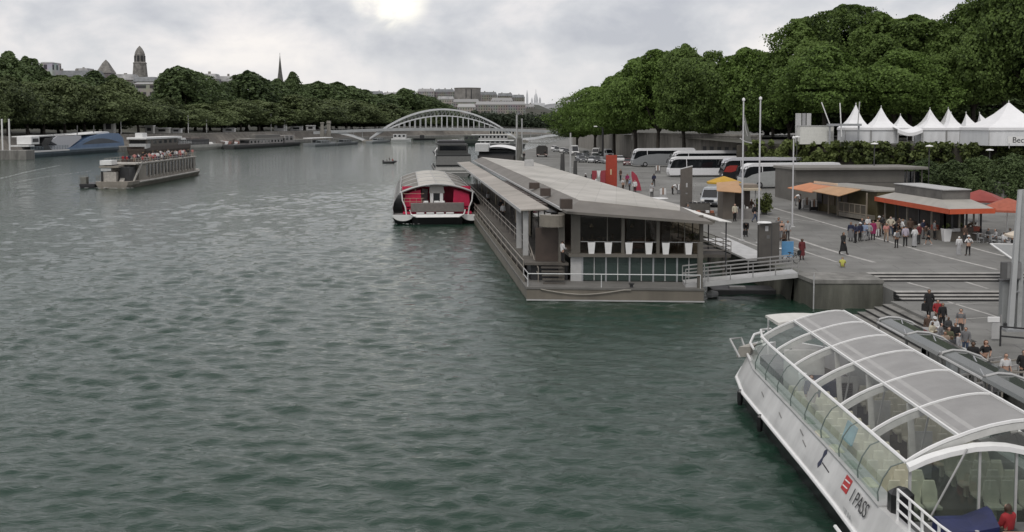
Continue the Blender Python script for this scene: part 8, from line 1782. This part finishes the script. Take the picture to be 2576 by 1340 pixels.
# deck of the shuttle
person((XC - .05, 28.75, 1.12), 1.72, 'sit', 25, 'person in red jacket with brown hair sitting on the shuttle foredeck', 'red', 'beige', 'brown', 0, long=True)
t = thing('deck_stool', 'dark deck box under the red jacketed person on the shuttle', 'box', (XC - .05, 28.7, 1.6)); MB().bbox(-.25, .25, -.25, .2, .0, .12, .03).build('lid', M_DARK, t); MB().box(-.22, .22, -.22, .17, -.0, .001).build('base', M_DARK, t)
person((XC - 1.5, 43.0, .92), 1.75, 'stand', 180, 'person in navy uniform standing inside the shuttle at the dark counter', 'navy', 'navy', 'black', 0)
# barge staff and passengers
for i, (x, y, tp, lab) in enumerate([(1.9, 40, 'white', 'person in white shirt on the barge promenade far along its left side'), (2.2, 46, 'black', 'person in black on the barge promenade behind the white shirt'), (1.8, 60, 'light grey', 'person in light grey farther along the barge promenade')]):
    q = BF(x, y, 0); person((O_B.x + q[0], O_B.y + q[1], 2.38), 1.75, ('stand', 'wait', 'walk')[i], 170 + 20 * i, lab, tp, 'black', 'black', i)
q = BF(WX0 - .6, D0 - .05, 0); person((O_B.x + q[0], O_B.y + q[1], 2.38), 1.7, 'carry', -60, 'person in white top at the porch corner of the barge', 'white', 'black', 'black', 0)
def crowd_mesh(ps, tp, bt, hr, sk):
    """one small figure as a single mesh, for people a few pixels tall"""
    K, J = BONES[ps]; vs, fs, mi = [], [], []
    for k, n in enumerate(('body', 'hair', 'coat', 'trousers', 'shoes')):
        o = len(vs); vs += [v.co[:] for v in K[n].vertices]; ff = [tuple(i + o for i in p.vertices) for p in K[n].polygons]; fs += ff; mi += [k] * len(ff)
    me = bpy.data.meshes.new('person'); me.from_pydata(vs, [], fs)
    for m in (SK[sk], HAIR[hr], CL(tp), CL(bt), CL('black')): me.materials.append(m)
    me.polygons.foreach_set('material_index', mi); return me
CM = [crowd_mesh(*a) for a in (('stand', 'white', 'jeans', 'black', 0), ('sit', 'red', 'grey', 'brown', 0), ('wait', 'black', 'grey', 'fair', 1), ('sit', 'beige', 'black', 'black', 0), ('stand', 'light grey', 'black', 'brown', 3), ('sit', 'white', 'jeans', 'grey', 0), ('hips', 'pink', 'beige', 'black', 1), ('sit', 'navy', 'black', 'black', 2))]
def small_person(me, p, rz, label, group, s=1.0):
    o = bpy.data.objects.new('person', me); COL.objects.link(o); o.location = p; o.rotation_euler = (0, 0, rz); o.scale = (s, s, s); return tag(o, label, 'person', group)
M4 = Matrix.Rotation(rzb, 4, 'Z'); M4.translation = a2
k = 0
for i in range(22):
    for j in range(4):
        y = 13.5 + i * 1.95 + random.uniform(-.5, .5); x = .9 + j * 1.6 + random.uniform(-.4, .4)
        if abs(x - BT / 2) < 1.8 and 14 < y < 21 or random.random() < .12: continue
        kk = random.randrange(8); sitz = kk in (1, 3, 5, 7)
        small_person(CM[kk], M4 @ Vector((x, y, 4.75)), rzb + random.uniform(-.7, .7), 'passenger in the crowd on the open top deck of the sand coloured trip boat', 'passengers on the trip boat top deck', 1.05); k += 1
for i in range(11): MB().box(.9, BT - .9, 14 + i * 3.9, 14.4 + i * 3.9, 4.75, 5.2).build('deck_bench', M_BROWN, trip_boat)
for i, (dx, kk, lab) in enumerate(((.9, 4, 'left figure standing in the inflatable boat'), (1.8, 2, 'middle figure standing in the inflatable boat'), (2.8, 1, 'right figure sitting in the inflatable boat'))):
    small_person(CM[kk], inflatable[0] + Vector((dx, 0, .2)), R(-90 + 20 * i), lab, None, 1.0)
